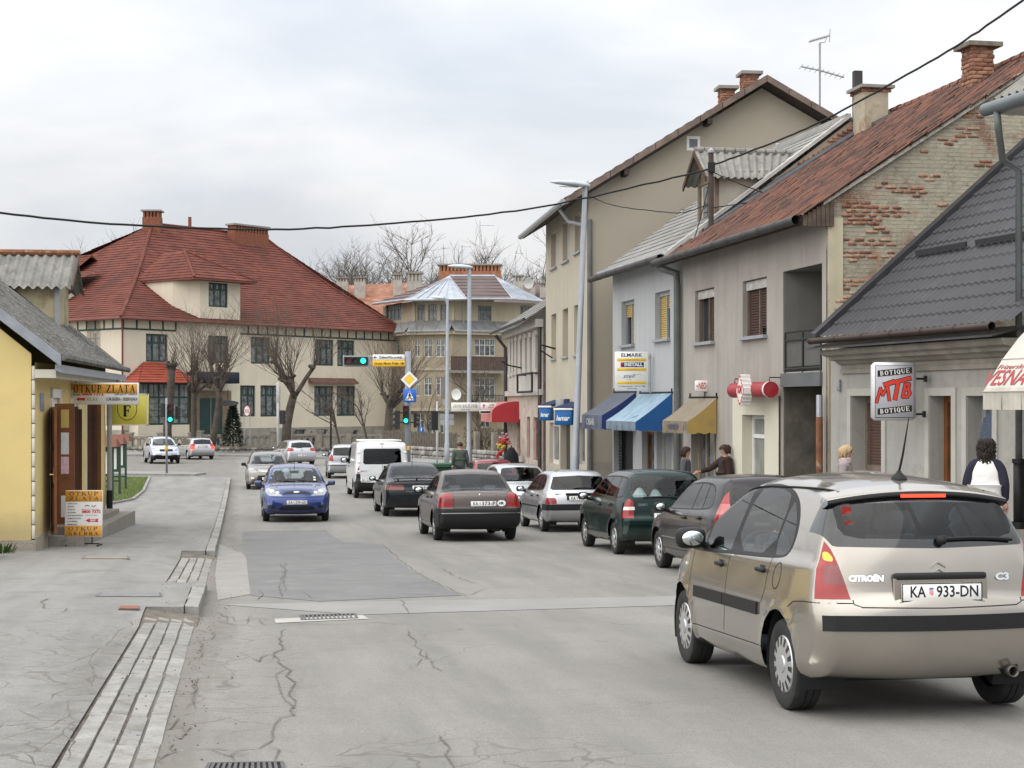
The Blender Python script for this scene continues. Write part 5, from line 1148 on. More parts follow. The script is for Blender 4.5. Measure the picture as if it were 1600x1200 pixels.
def stack(H,u,w,z,wd,dp,h,mat,slots,capm=SLABM,name='chimney',rot=0):
 t=bpy.data.objects.new(name,None);C.objects.link(t);t.parent=H.root;t.location=(u,w,z-H.z0);t.rotation_euler=(0,0,rot)
 m=MB();m.box(-wd/2,wd/2,-dp/2,dp/2,-1.8,h*.45);m.build('shaft',mat,t)
 if slots:
  m=MB();n=slots
  for k in range(n):x=-wd/2+wd*(k+.5)/n;m.box(x-wd/n*.28,x+wd/n*.28,-dp/2,dp/2,h*.45,h*.88)
  m.box(-wd/2+.05,wd/2-.05,-dp*.3,dp*.3,h*.45,h*.88);m.build('head',mat,t)
 else:m=MB();m.box(-wd/2,wd/2,-dp/2,dp/2,h*.45,h*.88);m.build('head',mat,t)
 m=MB();m.box(-wd/2-.12,wd/2+.12,-dp/2-.12,dp/2+.12,h*.88,h);m.build('cap',capm,t);return t
stack(CH,mrg-.2,mrg-.3,ZR,1.5,1.2,1.15,BRK,5,rot=-FC.ang);stack(CH,mrg+10.2,mrg-1.0,ZR-.6,4.2,1.0,1.3,BRK,12)
m=MB();m.tube([(mrg+4.2,mrg,ZR),(mrg+4.2,mrg,ZR+1.0)],.15,8);CH.add(m,'flue_pipe',BRK)
bu0,bu1=FC.px(216,620,-1.2)[0],FC.px(296,620,-1.2)[0];bz0,bz1=FC.px(250,664,-1.2)[1],FC.px(250,598,-1.2)[1]
m=MB();m.box(bu0,bu1,-1.2,-.08,ZB,bz0);CH.add(m,'bay_base',CRM);window(CH,bu0,bu1,bz0,bz1,-1.2,GRNF,nx=5,transom=.3,ft=.14,pane=M('veranda_glass',(.16,.17,.16),.1,var=.6,vs=2),bars=10,barz=3,name='bay_window')
m=MB();m.quad((bu0,-1.2,bz0),(bu0,-1.2,bz1),(bu0,-.05,bz1),(bu0,-.05,bz0));CH.add(m,'bay_side',GRNF)
bm_=(bu0+bu1)/2;m=MB();courses([(bu0-.6,-2.0,bz1),(bu1+.6,-2.0,bz1),(bm_+1.0,-.05,bz1+1.6),(bm_-1.,-.05,bz1+1.6)],8,m);courses([(bu0-.6,0,bz1),(bu0-.6,-2,bz1),(bm_-1,-.05,bz1+1.6),(bm_-1,-.05,bz1+1.6)],8,m);m.quad((bu0-.6,-2,bz1-.03),(bu1+.6,-2,bz1-.03),(bu1+.6,0,bz1-.03),(bu0-.6,0,bz1-.03));CH.add(m,'bay_roof',M('bright_red_tiles',(.27,.055,.03),.85,var=.2,vs=2))
cu0,cu1=FC.px(311,590,-1.85)[0],FC.px(375,590,-1.85)[0];cz0,cz1=FC.px(340,599,-1.85)[1],FC.px(340,581,-1.85)[1]
link('canopy',rbox('canopy',cu1-cu0,1.6,cz1-cz0,.06,M('dark_navy_canopy',(.012,.014,.03),.6,var=.15),1),CH.root,((cu0+cu1)/2,-1.05,(cz0+cz1)/2-ZB))
BRS=M('brown_stone',(.20,.155,.105),.95,var=.2,vs=2);du0,du1,d0,d1=FC.rect(312,348,622,692,-.3)
for(a,b)in((du0-.9,du0),(du1,du1+.9)):m=MB();m.box(a,b,-.30,-.06,ZB,d1+.6);CH.add(m,'door_pillar',BRS)
m=MB();m.box(du0,du1,-.30,-.06,d1,d1+.6);CH.add(m,'door_lintel',BRS)
for k in(0,1):a=du0+(du1-du0)*k/2;m=MB();m.box(a+.02,a+(du1-du0)/2-.02,-.26,-.08,ZB,d1);CH.add(m,'door',M('green_door',(.008,.038,.035),.5,var=.15))
lu0,lu1,lz0,lz1=FC.rect(488,560,590,599,-.5);m=MB();m.hexa([(lu0,-.6,lz0),(lu1,-.6,lz0),(lu1,-.02,lz0),(lu0,-.02,lz0)],[(lu0,-.55,lz0+.12),(lu1,-.55,lz0+.12),(lu1,-.02,lz1),(lu0,-.02,lz1)]);CH.add(m,'window_hood',M('brown_hood',(.12,.065,.05),.9,var=.2))
BEI=M('beige_stained_plaster',(.335,.285,.205),.95,var=.12,vs=.5,streak=.3,spots=[(.8,.55,.8,(.25,.20,.135))]);BEIP=M('pale_beige_plaster',(.42,.37,.28),.95,var=.1,vs=.6,streak=.2)
ZINC=M('zinc_sheet',(.37,.40,.44),.42,metal=.5,var=.18,vs=1.2);BSHT=M('brown_roof_sheet',(.105,.075,.068),.75,var=.15,vs=1);BRW=M('brown_balcony_wood',(.085,.055,.045),.8,var=.25,vs=4);WFR=M('white_window_frame',(.55,.55,.52),.6,var=.08)
PTS=[at(590,600,148),at(640,600,140),at(706,600,138.5),at(842,600,143)]
fr3=[Frame(a.x,a.y,b.x-a.x,b.y-a.y)for a,b in zip(PTS[:-1],PTS[1:])];ln3=[math.hypot(b.x-a.x,b.y-a.y)for a,b in zip(PTS[:-1],PTS[1:])]
z_sk,z_ev,z_b=at(0,516,140).z,at(0,472,140).z,-2.6
BH=House(Frame(PTS[1].x,PTS[1].y,1,0),'corner_house','beige three storey corner house with metal hips and a long brick chimney','house',z_b)
def tofr(F,mb):
 o=MB();o.f=mb.f;o.m=mb.m
 for(u,w,z)in mb.v:p=F.world(u,w,z);o.v.append((p.x-PTS[1].x,p.y-PTS[1].y,z))
 return o
class Facet:
 def __init__(s,F):s.F=F
 def add(s,mb,name,mat,parent=None):return BH.add(tofr(s.F,mb),name,mat,parent)
facets=[Facet(f)for f in fr3]
wins=[[(603,627,477,503,.5),(603,624,531,556,0)],[(652,664,476,501,.5),(669,683,476,501,.5),(688,702,476,501,.5),(647,656,529,558,0),(662,676,529,558,0),(681,695,529,558,0),(649,656,590,619,0),(662,675,589,618,0),(681,694,589,618,0),(650,663,646,677,0),(668,681,646,677,0),(686,700,646,677,0)],[(747,768,477,501,.5),(813,832,477,500,.5),(742,774,529,556,0),(742,774,590,624,0),(752,766,640,668,0)]]
for fi,(fc,wl)in enumerate(zip(facets,wins)):
 F=fc.F;L_=ln3[fi]
 lo=[F.rect(*r[:4],r[4])for r in wl if r[4]==0];hi=[F.rect(*r[:4],r[4])for r in wl if r[4]>0]
 m=MB();wall_open(m,0,L_,z_b-.5,z_sk,lo,0,.2);fc.add(m,'wall',BEI);m=MB();wall_open(m,0,L_,z_sk-.2,z_ev+.1,hi,.5,.15);fc.add(m,'wall',BEIP)
 m=MB();n=int(L_/1.1)
 for k in range(n):a,b=L_*k/n,L_*(k+1)/n-.03;m.hexa([(a,-.5,z_sk-.15),(b,-.5,z_sk-.15),(b,.5,z_sk+.75),(a,.5,z_sk+.75)],[(a,-.5,z_sk-.06),(b,-.5,z_sk-.06),(b,.5,z_sk+.84),(a,.5,z_sk+.84)])
 fc.add(m,'skirt_roof',M('dull_zinc',(.23,.235,.235),.6,metal=.2,var=.2,vs=1.2));m=MB();m.box(-.05,L_+.05,-.45,.1,z_sk-.42,z_sk-.16);fc.add(m,'cornice',BEIP);m=MB();m.tube([(0,-.52,z_sk-.12),(L_,-.52,z_sk-.12)],.09,6);fc.add(m,'gutter',GREYM)
 if fi==1:m=MB();zc=F.px(670,577)[1];m.box(0,L_,-.1,0,zc-.1,zc+.1);fc.add(m,'string_course',BEIP);zc=F.px(670,640)[1];m=MB();m.box(0,L_+1,-.5,0,zc-.12,zc+.12);fc.add(m,'string_course',BEIP)
 for r in wl:
  h=F.rect(*r[:4],r[4]);big=h[1]-h[0]>1.3
  window(fc,*h,r[4]+.08,WFR if r[3]>520 else M('weathered_green_frame',(.16,.19,.17),.7,var=.1),nx=4 if big else 2,transom=.32,ft=.07,pane=CURT,bars=8 if big else 4)
fc=facets[2];F=fc.F
b0,b1=F.px(704,570,-1.2)[0],F.px(793,570,-1.2)[0];zt_,zb_=F.px(740,557,-1.2)[1],F.px(740,579,-1.2)[1]
m=MB();m.box(b0,b1,-1.3,0,zb_-.22,zb_);fc.add(m,'balcony_slab',SLABM)
m=MB();m.box(b0,b1,-1.3,-1.22,zt_-.1,zt_);m.box(b0,b1,-1.3,-1.22,zb_+.05,zb_+.15);fc.add(m,'balcony_rail',BRW)
for k in range(34):m=MB();a=b0+(b1-b0)*k/34;m.box(a,a+(b1-b0)/34*.8,-1.28,-1.24,zb_+.02,zt_-.1);fc.add(m,'slat',BRW)
zt_,zb_=F.px(740,617,-1.2)[1],F.px(740,640,-1.2)[1];m=MB();m.box(b0,b1,-1.3,0,zb_-.2,zb_);fc.add(m,'balcony_slab',SLABM);m=MB();m.box(b0,b1,-1.3,-1.25,zt_-.05,zt_)
for k in range(40):a=b0+(b1-b0)*k/40;m.box(a,a+.03,-1.29,-1.26,zb_,zt_)
fc.add(m,'balcony_rail',DKR)
m=MB();m.tube([F.px(728,500,.3)+(0,)]*0 or[(F.px(727,500)[0],.3,z_ev),(F.px(727,500)[0],.3,z_sk+.5)],.07,6);fc.add(m,'downpipe',GREYM)
def hl(px,py,Y):p=at(px,py,Y);return(p.x-PTS[1].x,p.y-PTS[1].y,p.z)
P0,P1,P2,P3,P4,Q0,Q1=hl(583,475,148),hl(632,469,138.6),hl(729,467,137.4),hl(800,467,140),hl(850,471,143),hl(702,432,145),hl(773,432,147)
def rplane(pts,mat,name,n,seam=False):
 a,b,c,d=[V(p)for p in pts];m=MB();nrm=(b-a).cross(d-a).normalized();nrm=nrm if nrm.z>0 else-nrm
 m.quad(a,b,c,d)if c!=d else m.quad(a,b,c)
 for k in range(n+1):
  t=k/n
  if seam:p,q=a+(b-a)*t,d+(c-d)*t;m.tube([p+nrm*.03,q+nrm*.03],.05,4)
  else:p,q=a+(d-a)*t,b+(c-b)*t;(m.tube([p+nrm*.02,q+nrm*.02],.045,4)if(q-p).length>.1 else None)
 return BH.add(m,name,mat)
rplane([P0,P1,Q0,Q0],BSHT,'roof_sheet',7);rplane([P1,P2,Q0,Q0],ZINC,'metal_hip',6,True);rplane([P2,P3,Q1,Q0],BSHT,'roof_sheet',7);rplane([P3,P4,Q1,Q1],ZINC,'metal_hip',9,True)
m=MB();m.tube([Q0,Q1],.16,6);m.tube([P0,P1,P2,P3,P4],.12,6);BH.add(m,'roof_edging',ZINC)
stack(BH,(hl(686,0,149)[0]+hl(783,0,149)[0])/2,149-PTS[1].y,at(0,434,149).z,97*149/2500,1.2,1.25,BRKO,17)
RH=House(Frame(at(545,480,158).x,158,1,0),'rusty_roof_house','house with a rust coloured sheet roof behind the cream villa','house',-2.2)
def h2(px,py,Y):p=at(px,py,Y);return(p.x-RH.F.o[0],p.y-158,p.z)
m=MB();a,b,c,d=h2(535,497,156),h2(660,497,156),h2(655,441,164),h2(530,446,164);m.quad(a,b,c,d);
for k in range(16):t=k/15;m.tube([V(a)+(V(b)-V(a))*t,V(d)+(V(c)-V(d))*t],.06,4)
RH.add(m,'roof',M('rust_sheet',(.26,.12,.075),.85,var=.35,vs=1.2,spots=[(1.2,.55,.75,(.34,.25,.2))]));m=MB();m.box(h2(535,0,157)[0],h2(660,0,157)[0],-1,8,-2.2,a[2]);RH.add(m,'wall',BEI)
CHW=M('white_chimney',(.40,.38,.34),.9,var=.2,vs=2)
for(x0,x1,yt,yb,Y)in((634,661,425,452,155),(613,630,428,446,160),(552,573,433,447,161),(524,546,434,446,161)):stack(RH,(h2(x0,0,Y)[0]+h2(x1,0,Y)[0])/2,Y-158,at(0,yb,Y).z,(x1-x0-4)*Y/2500,.8,(yb-yt)*Y/2500,CHW,4)
RH2=House(Frame(at(800,480,170).x,170,1,0),'distant_house','distant house top with grey chimneys to the left of the tall beige building','house',-2.2)
def h3(px,py,Y):p=at(px,py,Y);return(p.x-RH2.F.o[0],p.y-170,p.z)
m=MB();m.quad(h3(770,475,168),h3(900,475,168),h3(890,438,174),h3(780,450,174));RH2.add(m,'roof',BSHT);m=MB();m.box(h3(770,0,169)[0],h3(900,0,169)[0],-1,6,-2.2,h3(770,475,168)[2]);RH2.add(m,'wall',BEIP)
for(x0,x1,yt,yb)in((801,819,430,448),(826,838,442,455),(842,856,442,455)):stack(RH2,(h3(x0,0,170)[0]+h3(x1,0,170)[0])/2,0,at(0,yb,170).z,(x1-x0-3)*170/2500,.8,(yb-yt)*170/2500,CHW,3)
RUB=[M('rubble_stone',(.20,.19,.175),.95,var=.25,vs=5,bump=.01,bs=20),M('rubble_stone_pale',(.30,.285,.26),.95,var=.2,vs=5,bump=.01,bs=20),M('rubble_stone_dark',(.13,.125,.115),.95,var=.25,vs=5,bump=.01,bs=20)]
BAL=M('balustrade_concrete',(.235,.215,.18),.95,var=.2,vs=3,spots=[(4,.55,.75,(.12,.11,.09))])
def balustrade(a,b,zb,h,panel=2.4,label='',holes_=True,rub=0.):
 a,b=V(a),V(b);L_=(b-a).length;ang=math.atan2(b.y-a.y,b.x-a.x);t=thing('balustrade',label,'balustrade',(a.x,a.y,zb),ang)
 n=max(1,round(L_/panel));pw=L_/n
 for k in range(n+1):m=MB();x=pw*k;m.box(x-.22,x+.22,-.22,.22,0,h+.18);m.box(x-.27,x+.27,-.27,.27,h+.18,h+.28);m.build('post',BAL,t)
 for k in range(n):
  x0,x1=pw*k+.22,pw*(k+1)-.22;m=MB();m.box(x0,x1,-.12,.12,h-.16,h);m.build('rail',BAL,t);m=MB();m.box(x0,x1,-.14,.14,0,.18);m.build('base',BAL,t)
  q=int((x1-x0)/.42);w_=(x1-x0)/q;m=MB()
  for j in range(q):
   cx,cz=x0+w_*(j+.5),(.18+h-.16)/2;rx,rz=w_*.30,(h-.34)*.42;hw,hh=w_/2,(h-.34)/2;N_=16
   for i in range(N_):
    a0,a1=2*math.pi*i/N_,2*math.pi*(i+1)/N_
    def rim(a_):c_,s_=math.cos(a_),math.sin(a_);k_=1/max(abs(c_)/hw,abs(s_)/hh);return(cx+c_*k_,cz+s_*k_)
    e0,e1=(cx+rx*math.cos(a0),cz+rz*math.sin(a0)),(cx+rx*math.cos(a1),cz+rz*math.sin(a1));r0_,r1_=rim(a0),rim(a1)
    m.quad((e0[0],-.05,e0[1]),(r0_[0],-.05,r0_[1]),(r1_[0],-.05,r1_[1]),(e1[0],-.05,e1[1]));m.quad((e0[0],-.05,e0[1]),(e1[0],-.05,e1[1]),(e1[0],.05,e1[1]),(e0[0],.05,e0[1]))
  m.build('pierced_panel',BAL,t)
 if rub:
  m=MB();m.box(-.2,L_+.2,-.18,.2,-rub,-.01);w2=m.build('rubble_base',RUB[2],t);rnd=random.Random(int(L_*10));z=-rub
  while z<-.05:
   hh=rnd.uniform(.18,.30);x=-.2
   while x<L_+.2:
    ww=rnd.uniform(.25,.55);me=rbox('stone',ww*.95,.14,hh*.93,.05,rnd.choice(RUB),1);link('stone',me,w2,(x+ww/2,-.20,z+hh/2),(0,rnd.uniform(-.08,.08),0));x+=ww
   z+=hh
 return t
def gp(px,Y,dz=0):return at(px,630,Y).xy.to_3d()
q0,q1,q2=at(312,0,118),at(428,0,117),at(592,0,116)
balustrade((q0.x,118),(q1.x,117),-1.75,1.05,2.6,'left run of concrete balustrade with oval openings before the cream villa',rub=.55);balustrade((q1.x+1.2,117),(q2.x,116),-1.7,1.05,2.3,'right run of concrete balustrade with oval openings behind the white van',rub=.75)
balustrade((at(203,0,119).x,119),(at(300,0,118.4).x,118.4),-1.8,.95,2.4,'low balustrade behind the pale crossover car',rub=.5)
def rubble_wall(a,b,z0,z1,label,stones=True,big=.42):
 a,b=V(a),V(b);L_=(b-a).length;ang=math.atan2(b.y-a.y,b.x-a.x);t=thing('rubble_wall',label,'wall',(a.x,a.y,z0),ang);m=MB();m.box(0,L_,0,.4,-.3,z1-z0);m.build('wall_core',RUB[2],t);rnd=random.Random(int(L_*7));z=0
 while z<z1-z0-.05:
  hh=rnd.uniform(.2,.36);x=0
  while x<L_-.1:
   ww=min(L_-x,rnd.uniform(.28,.28+big));k=rnd.random();me=rbox('stone',ww*.94,.2,hh*.92,.07,RUB[0 if k<.5 else 1 if k<.85 else 2],2);link('stone',me,t,(x+ww/2,-.03+rnd.uniform(-.03,.03),z+hh/2),(rnd.uniform(-.06,.06),rnd.uniform(-.12,.12),0));x+=ww
  z+=hh
 return t
w0,w1,w2_=at(596,0,108),at(716,0,98),at(800,0,92)
rubble_wall((w0.x,108),(w1.x,98),g(103)+.1,at(0,699,103).z,'grey rubble stone wall behind the crossing sign pole')
rubble_wall((w1.x+.3,97.8),(w2_.x,92),g(95)+.1,at(0,706,95).z,'low rubble stone wall behind the man in the green jacket')
t=thing('paling_fence','brown grey paling fence standing on the rubble wall','fence',(w0.x,108.3,at(0,699,103).z),math.atan2(98-108,w1.x-w0.x));L_=math.hypot(w1.x-w0.x,10);PAL=M('weathered_paling',(.12,.105,.085),.95,var=.3,vs=4)
for k in range(int(L_/.24)):m=MB();m.box(k*.24,k*.24+.14,0,.05,0,1.0+.05*math.sin(k*2.1));m.build('slat',PAL,t)
for z in(.25,.8):m=MB();m.box(0,L_,.05,.1,z,z+.1);m.build('rail',PAL,t)
BARK=M('dark_bark',(.07,.057,.046),.95,var=.35,vs=3,bump=.02,bs=9);TWIG=M('brown_twigs',(.10,.078,.062),.95,var=.25,vs=2);TWIGL=M('grey_twigs',(.115,.098,.085),.95,var=.2,vs=2)
def limb(mb,p,d,L_,r,rnd,k=4,wob=.18,n=5,r1=None):
 P=[V(p)];d=V(d).normalized()
 for i in range(k):d=(d+V((rnd.gauss(0,wob),rnd.gauss(0,wob),rnd.gauss(.02,wob*.7)))).normalized();P.append(P[-1]+d*L_/k)
 mb.tube(P,r,n,True,r*.5 if r1 is None else r1);return P,d
def pollard(px,pb,Y,htr,hshoot,label,seed,r=.28,nsh=60,lean=0.,spread=1.0,zb=None,knobs=6):
 base=at(px,pb,Y);
 if zb is not None:base.z=zb
 t=thing('pollarded_tree',label,'tree',base,0,'bare pollarded trees at the junction');rnd=random.Random(seed);m=MB();P,d=limb(m,(0,0,-.2),(lean,0,1),htr,r,rnd,5,.06,9,r*.8)
 heads=[]
 for k in range(knobs):
  a=2*math.pi*k/knobs+rnd.uniform(-.4,.4);l=rnd.uniform(.6,1.5)*spread;q,dd=limb(m,P[-1]-V((0,0,rnd.uniform(.0,.5))),(math.cos(a)*.8,math.sin(a)*.8,rnd.uniform(.7,1.3)),l,r*.5,rnd,3,.15,7,r*.38);e=q[-1];heads.append((e,dd))
  for j in range(4):c=e+V((rnd.gauss(0,.1),rnd.gauss(0,.1),rnd.gauss(0,.08)));m.tube([c-V((0,0,.13)),c-V((0,0,.05)),c+V((0,0,.05)),c+V((0,0,.13))],[.05,r*.5,r*.5,.05],7)
 m.build('trunk',BARK,t,True);m=MB()
 for(e,dd)in heads:
  for j in range(nsh//knobs):
   v=(dd+V((rnd.gauss(0,.6),rnd.gauss(0,.6),rnd.uniform(.4,1.3))));l=hshoot*rnd.uniform(.45,1.05);q,d2=limb(m,e,v,l,.022,rnd,5,.10,4,.006)
   for s_ in range(3):i=rnd.randint(1,4);limb(m,q[i],d2+V((rnd.gauss(0,.6),rnd.gauss(0,.6),.3)),l*.35,.010,rnd,3,.12,3,.004)
 m.build('crown',TWIG,t);return t
pollard(300,695,114,4.2,5.2,'left pollarded tree with a split trunk before the villa entrance',1,.21,80,.03,1.3)
pollard(332,690,113,4.0,5.0,'pollarded tree beside the green entrance door',2,.24,80,.02,1.4)
pollard(447,690,113,3.6,6.0,'thick knobbly pollarded tree in the middle of the villa front',3,.35,130,.0,1.9,knobs=5)
pollard(606,698,110,3.2,5.0,'dark pollarded tree by the right end of the balustrade',4,.33,110,-.02,1.3)
pollard(262,690,116,5.6,1.8,'dark cut back tree trunk behind the left signal post',9,.33,26,.02,.6,knobs=4)
def bare(base,H_,label,seed,mat=TWIG,r=.14,levels=4,name='bare_tree',dens=1.,group='bare trees',rk=.42):
 t=thing(name,label,'tree',base,0,group);rnd=random.Random(seed);tm,cm=MB(),MB()
 def rec(p,d,L_,r_,lv):
  P,dd=limb(tm if lv>=levels-1 else cm,p,d,L_,r_,rnd,4,.12 if lv>1 else .2,6 if lv>=levels-1 else 3,r_*.45)
  if lv==0:return
  n=int({4:9,3:6,2:5,1:4}.get(lv,4)*dens+.5)
  for k in range(n):
   i=rnd.randint(1,4)if lv<levels else rnd.randint(2,4);q=P[i];v=(dd*1.0+V((rnd.gauss(0,.62),rnd.gauss(0,.62),rnd.uniform(0,.45))));rec(q,v,L_*rnd.uniform(.45,.72),r_*rk,lv-1)
 rec(V((0,0,-.2)),V((0,0,1)),H_*.5,r,levels);tm.build('trunk',BARK,t,True);cm.build('crown',mat,t);return t
bare(at(532,705,111),7.5,'slim bare street tree before the right half of the villa',11,r=.10,levels=3)
bare(at(576,700,112),6.6,'bushy slim bare tree before the villa corner',12,r=.10,levels=4,dens=.75)
bare(at(752,705,100),6.5,'bare tree between the lamp post and the red awning',13,r=.13,levels=4,dens=.8)
bare(at(668,700,112),5.5,'small bare tree in front of the beige corner house',14,r=.08,levels=3)
for k,(px,Y,H_,sd,mt)in enumerate(((150,190,22,21,TWIGL),(505,215,25.0,22,TWIGL),(540,205,23.5,23,TWIGL),(588,200,25.5,24,TWIGL),(765,195,24,25,TWIG),(735,210,23,26,TWIG),(815,205,22.0,27,TWIG),(845,215,24,28,TWIG),(660,220,20,29,TWIGL))):
 lab=['bare tree top showing over the left roof ridge of the villa','first bare tree from the villa roof slope in the row behind','second bare tree from the villa roof slope behind the chimneys','tallest pale bare tree rising behind the rusty roof','bushy brown bare tree behind the long brick chimney','bare brown tree just left of the mast over the brick chimney','bare brown tree over the distant chimneys','bare brown tree touching the tall beige building','thin bare tree peeping over the white chimneys'][k]
 bare((at(px,630,Y).x,Y,-2.2),H_*.98,lab,sd,mt,r=.28,levels=4,dens=1.35,group='bare trees on the skyline',rk=.52)
def conifer(base,h,wd,label,seed):
 t=thing('evergreen_shrub',label,'shrub',base);rnd=random.Random(seed);MB().tube([(0,0,0),(0,0,h*.9)],.07,6,r1=.02).build('trunk',BARK,t);m=MB()
 for k in range(1900):
  z=h*rnd.random()**.8;rr=wd*(1-z/h)*(.45+.55*rnd.random())+.05;a=rnd.uniform(0,6.28);p=V((math.cos(a)*rr,math.sin(a)*rr,z));d=V((math.cos(a),math.sin(a),rnd.uniform(-.5,.4)))*rnd.uniform(.14,.28);n2=V((-d.y,d.x,rnd.uniform(-.05,.1)))*.28;m.quad(p-n2,p+d,p+n2,p+V((0,0,.06)))
 m.build('crown',M('dark_evergreen',(.013,.027,.014),.85,var=.4,vs=3),t)
conifer(at(364,698,115),3.2,.95,'dark evergreen shrub to the right of the green entrance door',5)
HEDG=M('bare_hedge',(.085,.07,.05),.95,var=.3,vs=3)
t=thing('garden_hedge','brown leafless hedge behind the low rubble wall','hedge',(w1.x,100,g(98)),math.atan2(92-99,w2_.x-w1.x));rnd=random.Random(8);m=MB();Lh=math.hypot(w2_.x-w1.x,8)
for k in range(2600):
 p=V((rnd.uniform(0,Lh),rnd.uniform(.2,1.1),rnd.uniform(0,2.0)));d=V((rnd.gauss(0,.3),rnd.gauss(0,.3),rnd.uniform(.2,.6)))*.7;n2=d.cross(V((rnd.random(),rnd.random(),.2))).normalized()*.025;m.quad(p-n2,p+n2,p+d)
tag(m.build('foliage',HEDG,t),kind='stuff')
for k in range(3):m=MB();m.box(2.2+k*2.6,2.5+k*2.6,0,.3,0,1.9);m.build('gate_post',BAL,t)
OLDW=M('old_white_plaster',(.44,.42,.385),.95,var=.1,vs=.8,streak=.35,spots=[(1.4,.58,.78,(.34,.27,.22))]);PEEL=M('peeling_pink_plaster',(.43,.37,.32),.95,var=.2,vs=2,spots=[(2.5,.52,.7,(.34,.17,.12)),(5,.6,.75,(.5,.48,.45))]);BLIND=M('walled_up_panel',(.33,.31,.275),.9,var=.08,streak=.2)
FW=Frame(-.18,65,.118,-1);zw=-1.75;OW=House(FW,'old_white_house','old white two storey house with narrow windows and a flower shop below','house',zw)
LW=10.6;zE=4.45;zS=FW.px(820,614)[1]
hw=[FW.rect(a,b,yt,yb)for a,b,yt,yb in((796.6,799,537,584),(801.3,803.6,535.5,582),(806,809,534,580),(812.5,816,532,579),(820,823.6,530,578),(827.5,831,528,577),(836.5,840.5,525,577))]
lw_=[FW.rect(823,828.2,651,715),FW.rect(833.4,841.2,652,719),FW.rect(808,813,655,712)]
m=MB();wall_open(m,0,LW,zS,zE,hw,0,.12);OW.add(m,'upper_wall',OLDW);m=MB();wall_open(m,0,LW,zw-.3,zS,lw_,0,.25);m.quad((0,0,zw),(0,0,zE),(0,8,zE),(0,8,zw));OW.add(m,'lower_wall',PEEL)
for h in hw:m=MB();m.quad((h[0],.1,h[2]),(h[1],.1,h[2]),(h[1],.1,h[3]),(h[0],.1,h[3]));OW.add(m,'blind_panel',BLIND);m=MB();m.box(h[0]-.08,h[1]+.08,-.08,.0,h[2]-.14,h[2]-.02);OW.add(m,'sill',OLDW);m=MB();m.box(h[0]-.08,h[1]+.08,-.06,0,h[3]+.02,h[3]+.2);OW.add(m,'window_moulding',OLDW)
REDW=M('red_brown_window_frame',(.19,.055,.045),.7,var=.2)
for h in lw_:window(OW,*h,.10,REDW,nx=1,transom=.25,ft=.13,pane=CURT)
m=MB();m.box(0,LW,-.14,0,zS-.1,zS+.1);OW.add(m,'string_course',OLDW);m=MB();m.box(0,LW,-.25,.0,zE-.25,zE+.02);OW.add(m,'cornice',OLDW)
m=MB();courses([(-.3,-.6,zE),(LW,-.6,zE),(LW,5,zE+3.6),(-.3,5,zE+3.6)],18,m,.03);OW.add(m,'roof',M('pale_slate',(.235,.23,.215),.95,var=.2,vs=2,spots=[(6,.55,.75,(.13,.125,.11))]));m=MB();m.tube([(-.4,-.66,zE+.0),(LW,-.66,zE+.0)],.06,8);m.tube([(.1,-.5,zE-.1),(.1,-.1,zE-.6),(.1,-.1,zw)],.07,8);m.tube([(LW-.15,-.1,zE),(LW-.15,-.1,zw)],.07,8);OW.add(m,'gutter',M('dark_gutter',(.055,.052,.05),.55,metal=.3,var=.3,vs=3));m=MB();m.quad((0,0,zE),(0,5,zE+3.5),(0,8,zE));OW.add(m,'gable',OLDW)
f0=FW.rect(806.5,829,586,613,-.35);t=thing('iron_sign_frame','empty iron sign frame on brackets on the old white house','sign frame',FW.world(f0[0],-.3,f0[2]),FW.ang);m=MB();a,b,c,d=0,f0[1]-f0[0],0,f0[3]-f0[2]
for p,q in(((a,c),(b,c)),((b,c),(b,d)),((b,d),(a,d)),((a,d),(a,c))):m.tube([(p[0],0,p[1]),(q[0],0,q[1])],.04,6)
for x in(a+.1,b-.1):m.tube([(x,0,d),(x,.3,d)],.03,6)
m.build('frame',DKR,t)
for k,(px_,py_)in enumerate(((815,575),)):u,z=FW.px(px_,py_);t=thing('wall_hook','small iron hook on the wall of the old white house','hook',FW.world(u,0,z),FW.ang);MB().tube([(0,0,0),(0,-.5,.1),(0,-.75,.25)],.03,6).build('arm',DKR,t)
AWR=M('red_awning_cloth',(.38,.030,.038),.75,var=.08,vs=2);AWRP=M('faded_red_awning',(.45,.16,.145),.8,var=.1,vs=2)
ua,ub=FW.px(811,640)[0],FW.px(800,640)[0];t=thing('flower_shop_awning','red barrel shaped awning over the flower shop door','awning',FW.world(ua-4.2,0,0),FW.ang);zt,zb=at(0,627,61).z,at(0,660,61).z;dp=1.05
prof=[(-dp*math.sin(a)*1.0,zt-(zt-zb)*.55*(1-math.cos(a)))for a in np.linspace(0,math.pi/2,9)]+[(-dp*1.0,zb)]
m=MB()
for i in range(len(prof)-1):(w0_,z0_),(w1_,z1_)=prof[i],prof[i+1];m.quad((0,w0_,z0_),(4.2,w0_,z0_),(4.2,w1_,z1_),(0,w1_,z1_))
m.build('cover',AWRP,t);m=MB();m.quad(*[(4.2,w_,z_)for w_,z_ in prof],(4.2,0,zb));m.build('side_panel',AWR,t);m=MB();m.quad(*[(0,w_,z_)for w_,z_ in prof],(0,0,zb));m.build('side_panel',AWR,t)
t=thing('flower_stand','stand of bright red and yellow flowers by the shop door','flower stand',(at(795,700,60).x,60,g(60)+.13));rnd=random.Random(4);z0=g(60)+.13
m=MB();m.box(-.1,.55,-.3,.3,0,.5);m.box(.15,.6,-.25,.3,.5,1.0);m.build('stand',BRND,t)
